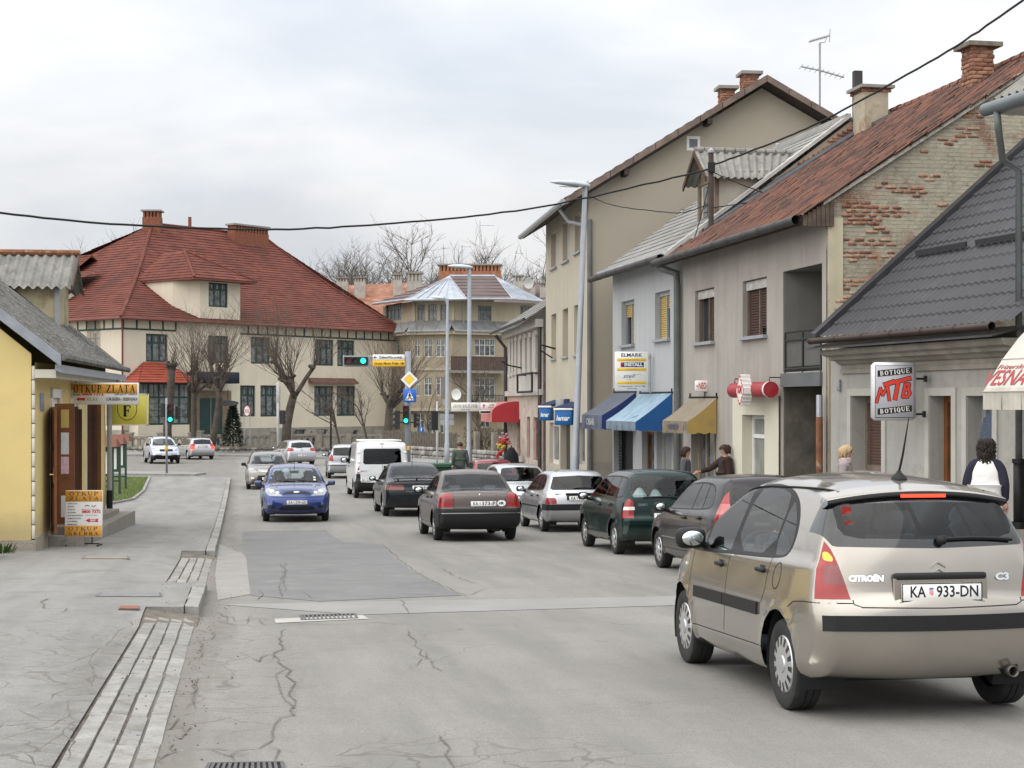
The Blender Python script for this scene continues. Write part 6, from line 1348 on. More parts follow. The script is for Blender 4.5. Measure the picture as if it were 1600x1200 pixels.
for k,(px_,py_,cl)in enumerate(((787,684,(.38,.24,.29)),(783,698,(.48,.42,.06)),(790,694,(.45,.10,.03)),(782,709,(.42,.02,.02)),(786,688,(.55,.04,.05)),(796,720,(.5,.03,.04)),(800,722,(.6,.55,.5)))):
 c=at(px_,py_,60)-t.location;mm=M('petals_%s'%'abcdefg'[k],cl,.7,var=.2);m=MB()
 for j in range(14):q=c+V((rnd.gauss(0,.10),rnd.gauss(0,.10),rnd.gauss(0,.09)));m.lathe([(0,-.03),(.06,0),(.03,.05),(0,.03)],6,'z',tuple(q))
 tag(m.build('bouquet',mm,t),kind='stuff')
t=thing('black_coat_rack','dark clothes hanging beside the flowers at the shop door','clothes',(at(799,700,59.6).x,59.6,z0));m=MB();m.lathe([(.0,.35),(.24,.4),(.3,.9),(.26,1.3),(.1,1.55),(0,1.6)],10);m.build('cloth',M('black_cloth',(.012,.012,.016),.9),t,True);m=MB();m.tube([(0,0,0),(0,0,1.65)],.025,6);m.build('pole',DKR,t)
TAN=M('tan_roughcast',(.36,.325,.265),.95,var=.05,vs=.5,bump=.006,bs=35,spots=[(.25,.5,.8,(.32,.275,.21)),(70,.6,.75,(.29,.25,.19))]);TANF=M('tan_street_plaster',(.43,.39,.315),.95,var=.08,vs=.7,streak=.22)
RFT=M('weathered_roof_edge',(.16,.12,.10),.85,var=.3,vs=3);RFU=M('dark_eaves_boards',(.045,.035,.03),.9,var=.2)
zT=-1.55;LT=8.66;FT=Frame(1.147,54.1,.12,-1);FTG=Frame(2.18,45.5,1,.12)
TB=House(FT,'tall_beige_building','tall beige three storey building with its broad gable facing the camera','house',zT)
zEV=7.55
top3=[FT.rect(861,870,366,421),FT.rect(879,889,350,411),FT.rect(898,909,337,397)]
top2=[FT.rect(861.5,869,492,561),FT.rect(879,887.5,484,558),FT.rect(897,905.5,478,555)]
gf=[FT.rect(858.5,873.5,660,723),FT.rect(875.5,891,661,745),FT.rect(902,914,660,725)]
m=MB();wall_open(m,0,LT,zT-.3,zEV+.4,top3+top2+gf,0,.28);TB.add(m,'street_wall',TANF)
for h in top3:window(TB,h[0]+.0,h[1],h[2],h[3],.16,WHT,nx=2,ft=.07,pane=PANEL_,sill=(GREYM,-.08))
for h in top2:m=MB();m.quad((h[0],.24,h[2]),(h[1],.24,h[2]),(h[1],.24,h[3]),(h[0],.24,h[3]));TB.add(m,'closed_blind',M('closed_blind',(.36,.32,.245),.9,var=.08));m=MB();m.box(h[0]-.05,h[1]+.05,-.07,.1,h[2]-.06,h[2]-.002);TB.add(m,'sill',GREYM)
window(TB,*gf[0],.12,WFR,nx=1,ft=.12,pane=CURT,name='shop_window');window(TB,*gf[2],.12,GREYM,nx=1,ft=.1,pane=CURT,name='shop_window');h=gf[1];m=MB();m.box(h[0],h[1],.2,.26,h[2]-.3,h[3]);TB.add(m,'door',M('charcoal_door',(.035,.035,.037),.5,var=.1))
def gz(v):return zEV+.62*v if v<5.05 else zEV+.62*5.05-.55*(v-5.05)
GW=10.3;wg=[FTG.rect(1073,1095,212,235),FTG.rect(1063,1092,327,372),FTG.rect(1212,1241,222,252)]
m=MB();vs_=sorted({0,5.05,GW,*[h[0]for h in wg],*[h[1]for h in wg]})
for a,b in zip(vs_[:-1],vs_[1:]):
 zs_=sorted({zT-.3,*[z for h in wg for z in h[2:]]});hs_=[h for h in wg if h[0]<(a+b)/2<h[1]]
 cuts=[zT-.3]+sorted(z for h in hs_ for z in h[2:4]);
 for i in range(0,len(cuts),2):
  lo=cuts[i];hi=cuts[i+1]if i+1<len(cuts)else None
  if hi is None:m.quad((LT,a,lo),(LT,b,lo),(LT,b,gz(b)),(LT,a,gz(a)))
  else:m.quad((LT,a,lo),(LT,b,lo),(LT,b,hi),(LT,a,hi))
for h in wg:
 e=LT-.12
 for q in(((LT,h[0],h[2]),(LT,h[0],h[3]),(e,h[0],h[3]),(e,h[0],h[2])),((LT,h[1],h[2]),(e,h[1],h[2]),(e,h[1],h[3]),(LT,h[1],h[3])),((LT,h[0],h[3]),(LT,h[1],h[3]),(e,h[1],h[3]),(e,h[0],h[3])),((LT,h[0],h[2]),(e,h[0],h[2]),(e,h[1],h[2]),(LT,h[1],h[2]))):m.quad(*q)
TB.add(m,'gable_wall',TAN)
for h in wg:
 m=MB();f=.085
 for q in((h[0],h[0]+f,h[2],h[3]),(h[1]-f,h[1],h[2],h[3]),(h[0]+f,h[1]-f,h[2],h[2]+f),(h[0]+f,h[1]-f,h[3]-f,h[3])):m.box(LT-.09,LT-.03,q[0],q[1],q[2],q[3])
 o=TB.add(m,'window',WHT);m=MB();m.quad((LT-.06,h[0]+f,h[2]+f),(LT-.06,h[1]-f,h[2]+f),(LT-.06,h[1]-f,h[3]-f),(LT-.06,h[0]+f,h[3]-f));TB.add(m,'pane',M('frosted_pane',(.16,.17,.19),.2,var=.1),o)
m=MB();zq=FTG.px(940,722)[1];m.box(LT,LT+.02,0,3.5,zT-.3,zq);TB.add(m,'plinth',M('grey_render_plinth',(.30,.275,.23),.95,var=.1))
oh=.75;m=MB();xa,xb=-.25,LT+.55
def rf(v):return gz(v)+.08
a_=(-oh,rf(0)-.62*oh);r_=(5.05,rf(5.05));b_=(GW+.6,rf(GW)-.33)
m.hexa([(xa,a_[0],a_[1]),(xb,a_[0],a_[1]),(xb,r_[0],r_[1]),(xa,r_[0],r_[1])],[(xa,a_[0],a_[1]+.16),(xb,a_[0],a_[1]+.16),(xb,r_[0],r_[1]+.16),(xa,r_[0],r_[1]+.16)]);m.hexa([(xa,r_[0],r_[1]),(xb,r_[0],r_[1]),(xb,b_[0],b_[1]),(xa,b_[0],b_[1])],[(xa,r_[0],r_[1]+.16),(xb,r_[0],r_[1]+.16),(xb,b_[0],b_[1]+.16),(xa,b_[0],b_[1]+.16)])
TB.add(m,'roof',RFU);m=MB()
for(p,q)in((a_,r_),(r_,b_)):
 n=9
 for k in range(n):
  s0,s1=k/n,(k+.97)/n;A=(p[0]+(q[0]-p[0])*s0,p[1]+(q[1]-p[1])*s0);B=(p[0]+(q[0]-p[0])*s1,p[1]+(q[1]-p[1])*s1);m.hexa([(xb,A[0],A[1]+.0),(xb+.04,A[0],A[1]+.0),(xb+.04,B[0],B[1]+.0),(xb,B[0],B[1]+.0)],[(xb,A[0],A[1]+.19),(xb+.04,A[0],A[1]+.19),(xb+.04,B[0],B[1]+.19),(xb,B[0],B[1]+.19)])
TB.add(m,'barge_board',RFT);m=MB();courses([(xa,a_[0]-.02,a_[1]+.17),(xb,a_[0]-.02,a_[1]+.17),(xb,r_[0],r_[1]+.17),(xa,r_[0],r_[1]+.17)],20,m,.03);TB.add(m,'roof_tiles',RFT)
m=MB();m.tube([(xa-.1,a_[0]-.08,a_[1]+.08),(xb+.05,a_[0]-.08,a_[1]+.08)],.09,8);TB.add(m,'gutter',GREYM)
m=MB();m.tube([(LT-.55,-oh,a_[1]),(LT-.5,-.5,a_[1]-.35),(LT-.05,-.12,a_[1]-.5)],.055,8);TB.add(m,'gutter_swan_neck',GREYM);m=MB();m.tube([(LT+.07,.02,a_[1]-.35),(LT+.07,.02,zT+1.2)],.075,10);TB.add(m,'downpipe',M('dark_downpipe',(.13,.135,.13),.6,metal=.3,var=.2,vs=2));m=MB();m.tube([(LT+.07,.02,zT+1.2),(LT+.07,.02,zT)],.078,10);TB.add(m,'downpipe_shoe',STEEL)
for v in(1.0,3.4,6.9):m=MB();m.ob((xb-.3,v,gz(v)-.05),(.6,.14,.16));TB.add(m,'purlin_end',RFU)
def brick_stack(H,c,wd,dp,h,label_mats,cap,over=.12,name='chimney',bw=.25,bh=.065,gap=.012,core=None,jit=.012,rows_from=0.):
 """chimney laid brick by brick round a mortar core"""
 t=bpy.data.objects.new(name,None);C.objects.link(t);t.parent=H.root;t.location=V(c)-V((0,0,H.z0));rnd=random.Random(int(h*100));m=MB();m.box(-wd/2+.02,wd/2-.02,-dp/2+.02,dp/2-.02,-1.0,h);m.build('mortar_core',core or M('lime_mortar',(.33,.27,.21),.95,var=.15),t)
 z=rows_from;k=0;mes=[rbox('brick',bw-gap,.10,bh-gap*.8,.008,q,1)for q in label_mats];hes=[rbox('brick',bw/2-gap,.10,bh-gap*.8,.008,q,1)for q in label_mats]
 while z<h-.03:
  for(ln,fx)in((wd,lambda s_:((s_-wd/2,-dp/2+.045),0)),(dp,lambda s_:((-wd/2+.045,s_-dp/2),R(90))),(dp,lambda s_:((wd/2-.045,s_-dp/2),R(90)))):
   s_=-bw/2 if k%2 else 0
   while s_<ln-.02:
    a,b=max(0,s_),min(ln,s_+bw)
    if b-a>.05:(px_,py_),rz=fx((a+b)/2);q=rnd.randrange(len(mes));link('brick',mes[q],t,(px_+rnd.uniform(-jit,jit),py_+rnd.uniform(-jit,jit),z+bh/2),(0,0,rz),((b-a)/bw,1,1))
    s_+=bw
  z+=bh;k+=1
 m=MB();m.box(-wd/2-over,wd/2+over,-dp/2-over,dp/2+over,h,h+.09);m.build('cap',cap,t);return t
BKS=[M('old_brick',(.235,.11,.07),.9,var=.3,vs=11),M('old_brick_dark',(.17,.08,.055),.9,var=.25,vs=8),M('old_brick_pale',(.31,.165,.11),.9,var=.3,vs=8)]
def tg(px_,py_,w_):v,z=FTG.px(px_,py_,w_);return(LT-w_,v,z)
u,v,z=tg(1135,158,.6);brick_stack(TB,(u,v,z-.3),.42,.4,.62,BKS,SLABM,.1,bw=.2,bh=.07);u,v,z=tg(1171,142,1.6);brick_stack(TB,(u,v,z-.3),.5,.45,.75,BKS,SLABM,.1,bw=.2,bh=.07)
t=thing('roof_aerial','tall television mast with a crossbar on the roof of the beige building','antenna',at(1281,195,47.5));s_=47.5/2500;m=MB();m.tube([(0,0,-1.5),(0,0,128*s_)],.03,6);m.build('mast',GREYM,t)
m=MB();m.tube([(-29*s_,0,91*s_),(0,0,85*s_),(38*s_,0,74*s_)],.025,5);m.build('lower_boom',GREYM,t)
for k in range(9):x=-29*s_+k*8*s_;m=MB();m.tube([(x,-.35,91*s_-(x+29*s_)*.25),(x,.35,91*s_-(x+29*s_)*.25)],.008,4);m.build('element',GREYM,t)
m=MB();m.tube([(-17*s_,0,130*s_),(15*s_,0,139*s_)],.022,5);m.tube([(15*s_,0,129*s_),(16*s_,0,150*s_)],.015,4);m.tube([(0,0,128*s_),(8*s_,0,129*s_),(11*s_,0,137*s_)],.015,4);m.build('upper_boom',GREYM,t)
for k in range(10):x=(-15+k*3)*s_;m=MB();m.tube([(x,-.25,(130.5+k*.85)*s_),(x,.25,(130.5+k*.85)*s_)],.007,4);m.build('element',GREYM,t)
BLU=M('bright_blue_cloth',(.012,.12,.36),.6,var=.06,vs=2);NAVY=M('navy_cloth',(.014,.028,.085),.75,var=.08,vs=2)
for(x0,x1,yt,yb,lab,wtx)in((845,863,637,657,'smaller blue box awning with white script left of the other',.30),(869,896,641,664,'larger blue box awning with white script beside the lamp post',.45)):
 Yb=50.2 if x0<860 else 47.6;a,b=at(x0,yt,Yb),at(x1,yb,Yb);t=thing('box_awning',lab,'awning',((a.x+b.x)/2,Yb,(a.z+b.z)/2),R(-14));W_,H_=(b.x-a.x),a.z-b.z
 link('valance',rbox('valance',W_,.5,H_,.02,BLU,1),t);link('white_rail',rbox('white_rail',W_+.06,.56,.06,.02,WHT,2),t,(0,0,H_/2+.03));m=MB();m.hexa([(-W_/2,-.25,H_/2+.06),(W_/2,-.25,H_/2+.06),(W_/2+.4,.6,H_/2+.06),(-W_/2+.3,.6,H_/2+.06)],[(-W_/2,-.2,H_/2+.1),(W_/2,-.2,H_/2+.1),(W_/2+.4,.6,H_/2+.25),(-W_/2+.3,.6,H_/2+.25)]);m.build('cover',NAVY,t);text('lemar',H_*.34,WHT,t,(0,-.252,-.02),FR,bold=.006,shear=.2,width=wtx*.9)
t=thing('box_sign','small grey and navy box sign above the blue awnings','sign',at(880,633,48.6),R(-14));link('grey_panel',rbox('grey_panel',.25,.16,.36,.01,GREYM,1),t,(-.09,0,0));link('navy_panel',rbox('navy_panel',.14,.17,.34,.01,NAVY,1),t,(.12,0,.02))
for(px_,py_)in((868,545),(1005,716)):
 if px_<900:u,z=FT.px(px_,py_);t=thing('flag_holder','iron flag holder on the street wall of the beige building','bracket',FT.world(u,0,z),FT.ang);m=MB();m.tube([(0,0,0),(0,-.45,.12)],.03,6);m.tube([(0,-.1,-.3),(0,-.5,-.05)],.025,6);m.build('arm',DKR,t)
FA=Frame(2.77,44.0,.196,-1);zA=-1.5;UB=6.42;UE=15.25
GRW=M('pale_grey_render',(.40,.41,.42),.95,var=.05,vs=.8,streak=.22);BRW2=M('stained_grey_brown_render',(.37,.345,.315),.95,var=.07,vs=.6,streak=.35,spots=[(.4,.5,.75,(.27,.25,.225)),(1.8,.58,.75,(.30,.275,.25))],dirt=(-.6,(.2,.185,.16),.6));SHUT=M('yellow_shutter_slats',(.50,.36,.10),.75,var=.1,vs=6);SHUTB=M('brown_shutter_slats',(.075,.04,.032),.8,var=.25,vs=5)
GH=House(FA,'grey_house','pale grey narrow house with yellow roller shutters and a cement roof','house',zA)
SG,SB,ZV=.75,.635,5.26
gw=[FA.rect(971,991,472,540),FA.rect(1023.5,1047,458,531)]
gd=[FA.rect(958.5,989,672,760),FA.rect(1003,1022,674,760),FA.rect(1026,1040,674,760),FA.rect(1040.5,1056,674,760)]
m=MB();wall_open(m,0,UB,zA-.3,ZV+.08,gw+gd,0,.25);m.quad((0,0,zA),(0,0,ZV+.2),(0,1.6,ZV+1.3),(0,1.6,zA));GH.add(m,'wall',GRW)
def shutter(H,h,mat,gaps,w_=.12,slat=.055,frame=None):
 """roller shutter laid slat by slat; gaps: list of (u fraction 0..1, 1, z fraction open up to)"""
 m=MB();f=.05;m.box(h[0],h[0]+f,w_-.02,w_+.05,h[2],h[3]);m.box(h[1]-f,h[1],w_-.02,w_+.05,h[2],h[3]);m.box(h[0]+f,h[1]-f,w_-.02,w_+.05,h[3]-.10,h[3]);mid=(h[0]+h[1])/2;m.box(mid-.025,mid+.025,w_-.01,w_+.05,h[2],h[3]-.1);fr_=H.add(m,'shutter_frame',frame or GREYM)
 m=MB();m.quad((h[0],w_+.1,h[2]),(h[1],w_+.1,h[2]),(h[1],w_+.1,h[3]),(h[0],w_+.1,h[3]));H.add(m,'pane',PANE,fr_)
 rnd=random.Random(int(h[0]*100));me={}
 for k in(0,1):
  a,b=(h[0]+f,mid-.025)if k==0 else(mid+.025,h[1]-f);z0_=h[2]+(h[3]-h[2])*gaps[k];n=int((h[3]-.1-z0_)/slat)
  mk=rbox('slat',b-a-.004,.018,slat*.86,.006,mat,1)
  for i in range(n):link('slat',mk,fr_,((a+b)/2,w_+.03,h[3]-.1-slat*(i+.5)),(0,rnd.uniform(-.012,.012),0))
 s_=MB();s_.box(h[0]-.05,h[1]+.05,-.10,w_-.02,h[2]-.07,h[2]-.002);H.add(s_,'sill',GREYM,fr_)
shutter(GH,gw[0],SHUT,(.62,.0));shutter(GH,gw[1],SHUT,(.0,.62))
for h,mm in((gd[1],BRN),(gd[2],WFR),(gd[3],WFR)):window(GH,h[0],h[1],h[2],h[3],.15,mm,nx=1,ft=.07,pane=CURT,name='shop_window')
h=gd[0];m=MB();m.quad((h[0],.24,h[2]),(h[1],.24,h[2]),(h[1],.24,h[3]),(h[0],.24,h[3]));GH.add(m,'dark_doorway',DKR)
for k in range(26):z=h[2]+.1+k*.085;m=MB();m.box(h[0]+.03,h[0]+.35,.14,.17,z,z+.05);m.box(h[1]-.35,h[1]-.03,.14,.17,z,z+.05);GH.add(m,'grille_slat',BLK)
RCE=M('grey_cement_roof',(.235,.23,.22),.95,var=.2,vs=1.5,bump=.005,bs=40,spots=[(3,.52,.75,(.16,.155,.145)),(11,.6,.75,(.40,.39,.37))])
m=MB();so_=.45;courses([(-.25,-so_,ZV-so_*SG+.15),(UB+.05,-so_,ZV-so_*SG+.15),(UB+.05,4.15,ZV+4.15*SG+.1),(-.25,4.15,ZV+4.15*SG+.1)],20,m,.022);m.quad((-.25,4.15,ZV+4.15*SG+.1),(UB+.05,4.15,ZV+4.15*SG+.1),(UB+.05,8,ZV),(-.25,8,ZV));GH.add(m,'roof',RCE)
m=MB()
for k in range(34):x=-.2+k*.196;m.hexa([(x,4.02,ZV+4.05*SG+.10),(x+.17,4.02,ZV+4.05*SG+.10),(x+.17,4.28,ZV+4.05*SG+.10),(x,4.28,ZV+4.05*SG+.10)],[(x,4.1,ZV+4.15*SG+.19),(x+.19,4.1,ZV+4.15*SG+.19),(x+.19,4.2,ZV+4.15*SG+.19),(x,4.2,ZV+4.15*SG+.19)])
tag(GH.add(m,'ridge_tiles',RCE),kind='stuff')
def half_gutter(H,x0,x1,w_,z_,mat,name='gutter',r_=.085):
 m=MB();m.lathe([(r_,0),(r_*1.0,x1-x0)],12,'x',(x0,w_,z_));n=int((x1-x0)/.9)
 o=H.add(m,name,mat,smooth=True)
 for k in range(n+1):x=x0+(x1-x0)*k/max(1,n);m=MB();m.lathe([(r_*1.12,-.025),(r_*1.12,.025)],12,'x',(x,w_,z_));H.add(m,'gutter_clip',mat,o)
 return o
DGUT=M('dark_gutter',(.055,.052,.05),.55,metal=.3,var=.3,vs=3);half_gutter(GH,-.4,UB,-so_-.08,ZV-so_*SG+.1,DGUT)
m=MB();m.box(-.1,UB,-so_+.02,0,ZV-.14,ZV-.06);GH.add(m,'soffit',GRW);m=MB();m.tube([(UB-.55,-so_-.05,ZV-.3),(UB-.5,-.35,ZV-.45),(UB-.05,-.12,ZV-.6),(UB-.02,-.11,ZV-.9),(UB-.02,-.11,zA)],.085,10);GH.add(m,'downpipe',M('dark_downpipe',(0,0,0)))
m=MB();m.quad((UB,0,3),(UB,4.4,3),(UB,4.4,ZV+4.4*SG-.04),(UB,0,ZV-.04));pw=GH.add(m,'party_wall',M('lime_mortar',(.33,.27,.21),.95,var=.15));rnd=random.Random(12)
bmesh_b=[rbox('brick',.06,.235,.058,.008,q,1)for q in BKS]
for r2 in range(46):
 z=ZV+.05+r2*.072
 for c2 in range(20):
  s_=c2*.25+(.125 if r2%2 else 0)
  if ZV+s_*SB-.02<z<ZV+(s_-.12)*SG-.08 and s_<4.4:link('brick',rnd.choice(bmesh_b),pw,(UB+.012+rnd.uniform(-.012,.015),s_,z))
m=MB();m.hexa([(UB-.15,-so_,ZV-so_*SG+.10),(UB+.09,-so_,ZV-so_*SG+.10),(UB+.09,4.2,ZV+4.2*SG+.06),(UB-.15,4.2,ZV+4.2*SG+.06)],[(UB-.15,-so_,ZV-so_*SG+.20),(UB+.09,-so_,ZV-so_*SG+.20),(UB+.09,4.2,ZV+4.2*SG+.16),(UB-.15,4.2,ZV+4.2*SG+.16)]);GH.add(m,'verge_board',M('pale_verge_board',(.42,.41,.39),.9,var=.2,vs=3))
m=MB();m.hexa([(UB+.0,.5,ZV+.5*SB+.06),(UB+.16,.5,ZV+.5*SB+.08),(UB+.16,5.0,ZV+5*SB+.08),(UB+.0,5.0,ZV+5*SB+.06)],[(UB+.0,.5,ZV+.5*SB+.20),(UB+.16,.5,ZV+.5*SB+.12),(UB+.16,5.0,ZV+5*SB+.12),(UB+.0,5.0,ZV+5*SB+.20)]);GH.add(m,'lead_flashing',M('lead_flashing',(.13,.14,.15),.6,metal=.3,var=.2))
d0,d1,ds=UB-1.6,UB-.28,.95;zf,ze,zr=ZV+ds*SG-.05,7.12,7.66;DW=M('weathered_dormer_wood',(.16,.125,.095),.9,var=.3,vs=4);DPL=M('dormer_plaster',(.42,.385,.33),.95,var=.12,vs=2,streak=.3)
m=MB();m.quad((d1,ds,zf),(d1,2.6,ZV+2.6*SG),(d1,2.6,ze),(d1,ds,ze));m.quad((d0,ds,zf),(d0,ds,ze),(d0,2.6,ze),(d0,2.6,ZV+2.6*SG));m.quad((d0,ds,zf),(d1,ds,zf),(d1,ds,ze),((d0+d1)/2,ds,zr),(d0,ds,ze));dm=GH.add(m,'dormer',DPL)
m=MB();m.box(d1-.16,d1+.02,ds-.05,ds+.05,zf-.05,ze);m.build('corner_post',DW,dm);m=MB();m.box(d0-.02,d0+.14,ds-.05,ds+.05,zf-.05,ze);m.build('corner_post',DW,dm);m=MB();m.box(d0+.14,d1-.16,ds-.04,ds+.04,ze-.2,ze);m.build('lintel_board',DW,dm);m=MB();m.box(d0+.35,d1-.45,ds-.02,ds-.008,zf+.15,ze-.25);o=m.build('window_frame',DW,dm);m=MB();m.box(d0+.45,d1-.62,ds-.03,ds-.021,zf+.2,ze-.3);m.build('pane',PANE,o);m=MB();m.box(d1-.40,d1-.20,ds-.03,ds-.01,zf+.1,ze-.25);m.build('shutter_board',M('pale_board',(.42,.43,.44),.8,var=.1),dm)
def wavy(m,a,b,c,d,n,amp,per):
 a,b,c,d=map(V,(a,b,c,d));L_=(b-a).length;nrm=(b-a).cross(d-a).normalized();nrm=nrm if nrm.z>0 else-nrm
 m.grid(lambda s_,t_:((a+(b-a)*s_)*(1-t_)+(d+(c-d)*s_)*t_)+nrm*amp*math.sin(s_*L_/per*2*math.pi),n,2)
dmid=(d0+d1)/2;m=MB();wavy(m,(d1+.25,ds-.35,ze-.17),(d1+.25,3.1,ze-.17),(dmid,3.7,zr+.06),(dmid,ds-.35,zr+.06),96,.03,.17);wavy(m,(d0-.25,ds-.35,ze-.17),(d0-.25,3.1,ze-.17),(dmid,3.7,zr+.06),(dmid,ds-.35,zr+.06),60,.03,.17);m.build('dormer_roof',CORR,dm);
for k in range(14):m=MB();y=ds-.35+k*.26;m.tube([(dmid,y,zr+.07),(dmid,y+.22,zr+.08)],.075,8);m.build('ridge_tile',CORR,dm)
m=MB()
for sg,e in((1,d1+.25),(-1,d0-.25)):m.hexa([(e,ds-.37,ze-.28),(dmid,ds-.37,zr-.08),(dmid,ds-.33,zr-.08),(e,ds-.33,ze-.28)],[(e,ds-.37,ze-.15),(dmid,ds-.37,zr+.06),(dmid,ds-.33,zr+.06),(e,ds-.33,ze-.15)])
m.build('barge_board',M('dark_barge_wood',(.07,.045,.032),.9,var=.3),dm)
t=thing('vent_pipe','white vent pipe standing behind the ridge of the grey house','vent pipe',tuple(FA.world(3.2,4.9,ZV+2.4)));MB().tube([(0,0,0),(0,0,1.15)],.10,10).build('pipe',M('grey_white_pipe',(.45,.45,.44),.7,var=.08),t);MB().lathe([(.1,1.15),(.13,1.16),(.13,1.2),(0,1.24)],10).build('cap',M('grey_white_pipe',(0,0,0)),t)
t=thing('cable_post','dark service post carrying the cables at the foot of the dormer','post',at(1111,357,37.6));s_=37.6/2500;MB().tube([(0,0,-.3),(0,0,118*s_)],.065,10).build('shaft',M('post_rust',(.065,.05,.045),.8,var=.2),t);MB().lathe([(.09,0),(.09,.06),(.0,.12)],10,'z',(0,0,118*s_)).build('cap',GREYM,t);POST=at(1111,262,37.6)
m=MB();m.ob((0,-.08,95*s_),(.16,.1,.22));m.build('insulator_block',DKR,t)
BHs=House(FA,'brown_roofed_house','grey brown house with old clay tiles, brown shutters and an open loggia','house',zA)
bw_=[FA.rect(1086,1116,455,536),FA.rect(1160.5,1198,440,527)];lg=FA.rect(1223.5,1284.5,426,582);ps=FA.rect(1223,1284,605,775);sh1=FA.rect(1080,1119,668,775);sh1=(sh1[0],sh1[1],zA-.2,sh1[3])
m=MB();
lgz=(lg[0],lg[1],lg[2],FA.px(1284.5,411)[1]);psz=(lg[0],lg[1],zA-.3,FA.px(1250,604)[1]);pd=FA.rect(1163,1198,648,775);pd=(pd[0],pd[1],zA+.1,pd[3])
wall_open(m,UB+.003,lg[0],zA-.3,ZV-.04,bw_+[sh1,pd],0,.28)
wall_open(m,lg[0],UE,zA-.3,ZV-.04,[lgz,psz],0,.02);BHs.add(m,'wall',BRW2)
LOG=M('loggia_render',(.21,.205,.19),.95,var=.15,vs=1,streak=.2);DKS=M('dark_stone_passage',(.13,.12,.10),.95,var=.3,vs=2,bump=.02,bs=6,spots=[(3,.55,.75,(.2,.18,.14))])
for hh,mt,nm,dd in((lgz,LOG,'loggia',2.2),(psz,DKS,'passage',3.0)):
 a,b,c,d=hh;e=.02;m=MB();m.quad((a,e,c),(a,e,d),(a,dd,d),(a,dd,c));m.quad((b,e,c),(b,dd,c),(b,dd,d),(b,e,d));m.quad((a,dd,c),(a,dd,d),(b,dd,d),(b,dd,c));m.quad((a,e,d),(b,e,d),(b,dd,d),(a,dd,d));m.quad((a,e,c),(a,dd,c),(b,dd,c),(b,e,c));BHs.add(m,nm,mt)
zs0,zs1=FA.px(1250,604)[1],FA.px(1250,582.5)[1];m=MB();m.box(lg[0]-.02,lg[1]+.02,-.05,.3,zs0,zs1);BHs.add(m,'balcony_slab',M('dark_grey_slab',(.12,.125,.13),.8,var=.15))
m=MB();zr0,zr1=zs1+.03,FA.px(1228,520)[1];x0,x1=lg[0]+.12,lg[1]-.05
for z in(zr0+.05,zr1-.16,zr1):m.tube([(x0,.0,z),(x1,.0,z)],.022,6)
for k in(0,.5,1):x=x0+(x1-x0)*k;m.tube([(x,0,zs1),(x,0,zr1)],.022,6)
BHs.add(m,'railing',M('black_railing',(.02,.022,.022),.5));m=MB();m.quad((x0+.03,.02,zr0+.1),(x1-.03,.02,zr0+.1),(x1-.03,.02,zr1-.2),(x0+.03,.02,zr1-.2));BHs.add(m,'railing_mesh_panel',M('grey_infill_panel',(.10,.10,.095),.8,var=.12))
shutter(BHs,bw_[0],SHUTB,(.78,.0),frame=DW);shutter(BHs,bw_[1],SHUTB,(.0,.12),frame=DW)
for h in bw_:m=MB();m.box(h[0]+.02,h[1]-.02,.07,.1,h[3]-.2,h[3]-.02);BHs.add(m,'shutter_box',M('chipped_white_box',(.42,.41,.38),.8,var=.25,vs=8))
window(BHs,sh1[0],sh1[1]-.0,sh1[2]+.5,sh1[3],.16,M('beige_shop_frame',(.36,.30,.22),.7,var=.1),nx=3,ft=.08,pane=CURT,name='shop_window')
CRT=M('cream_shop_surround',(.62,.60,.49),.85,var=.04,vs=1.5);p0_,p1_=FA.px(1144.5,700,-.05)[0],FA.px(1216.5,700,-.05)[0];zpt=FA.px(1144.5,620,-.05)[1]
m=MB();wall_open(m,p0_,p1_,zA,zpt,[pd],-.05,.33);m.quad((p0_,-.05,zpt),(p1_,-.05,zpt),(p1_,-.001,zpt),(p0_,-.001,zpt));m.quad((p0_,-.05,zA),(p0_,-.05,zpt),(p0_,-.001,zpt),(p0_,-.001,zA));BHs.add(m,'shop_surround',CRT)
h=pd
m=MB();f=.085
for q in((h[0],h[0]+f,h[2],h[3]),(h[1]-f,h[1],h[2],h[3]),(h[0]+f,h[1]-f,h[3]-f,h[3]),(h[0]+f,h[1]-f,h[3]-.48,h[3]-.40),(h[0]+f,h[1]-f,h[2],h[2]+.35),(h[0]+(h[1]-h[0])*.66,h[0]+(h[1]-h[0])*.66+f,h[2]+.35,h[3]-.48)):m.box(q[0],q[1],.17,.24,q[2],q[3])
dr=BHs.add(m,'door',WHT);m=MB();m.quad((h[0]+f,.21,h[2]+.3),(h[1]-f,.21,h[2]+.3),(h[1]-f,.21,h[3]-f),(h[0]+f,.21,h[3]-f));m.build('pane',M('door_glass',(.23,.235,.21),.08,var=.3,vs=3),dr);m=MB();m.tube([(h[0]+(h[1]-h[0])*.64,.13,h[2]+1.05),(h[0]+(h[1]-h[0])*.54,.13,h[2]+1.05)],.018,6);m.build('handle',WHT,dr)
for(fx_,fz,w2,h2_,mm)in((.25,.42,.22,.3,PAP),(.30,.36,.16,.2,PAPR)):m=MB();m.box(h[0]+(h[1]-h[0])*fx_,h[0]+(h[1]-h[0])*fx_+w2,.203,.207,h[2]+(h[3]-h[2])*fz,h[2]+(h[3]-h[2])*fz+h2_);m.build('paper_notice',mm,dr)
CLAY=[M('clay_tile',(.118,.058,.043),.92,var=.25,vs=4,spots=[(7,.5,.72,(.075,.045,.036))]),M('clay_tile_dark',(.072,.041,.034),.92,var=.25,vs=4),M('clay_tile_red',(.155,.068,.044),.92,var=.25,vs=4)]
RS,RO=5.1,.50
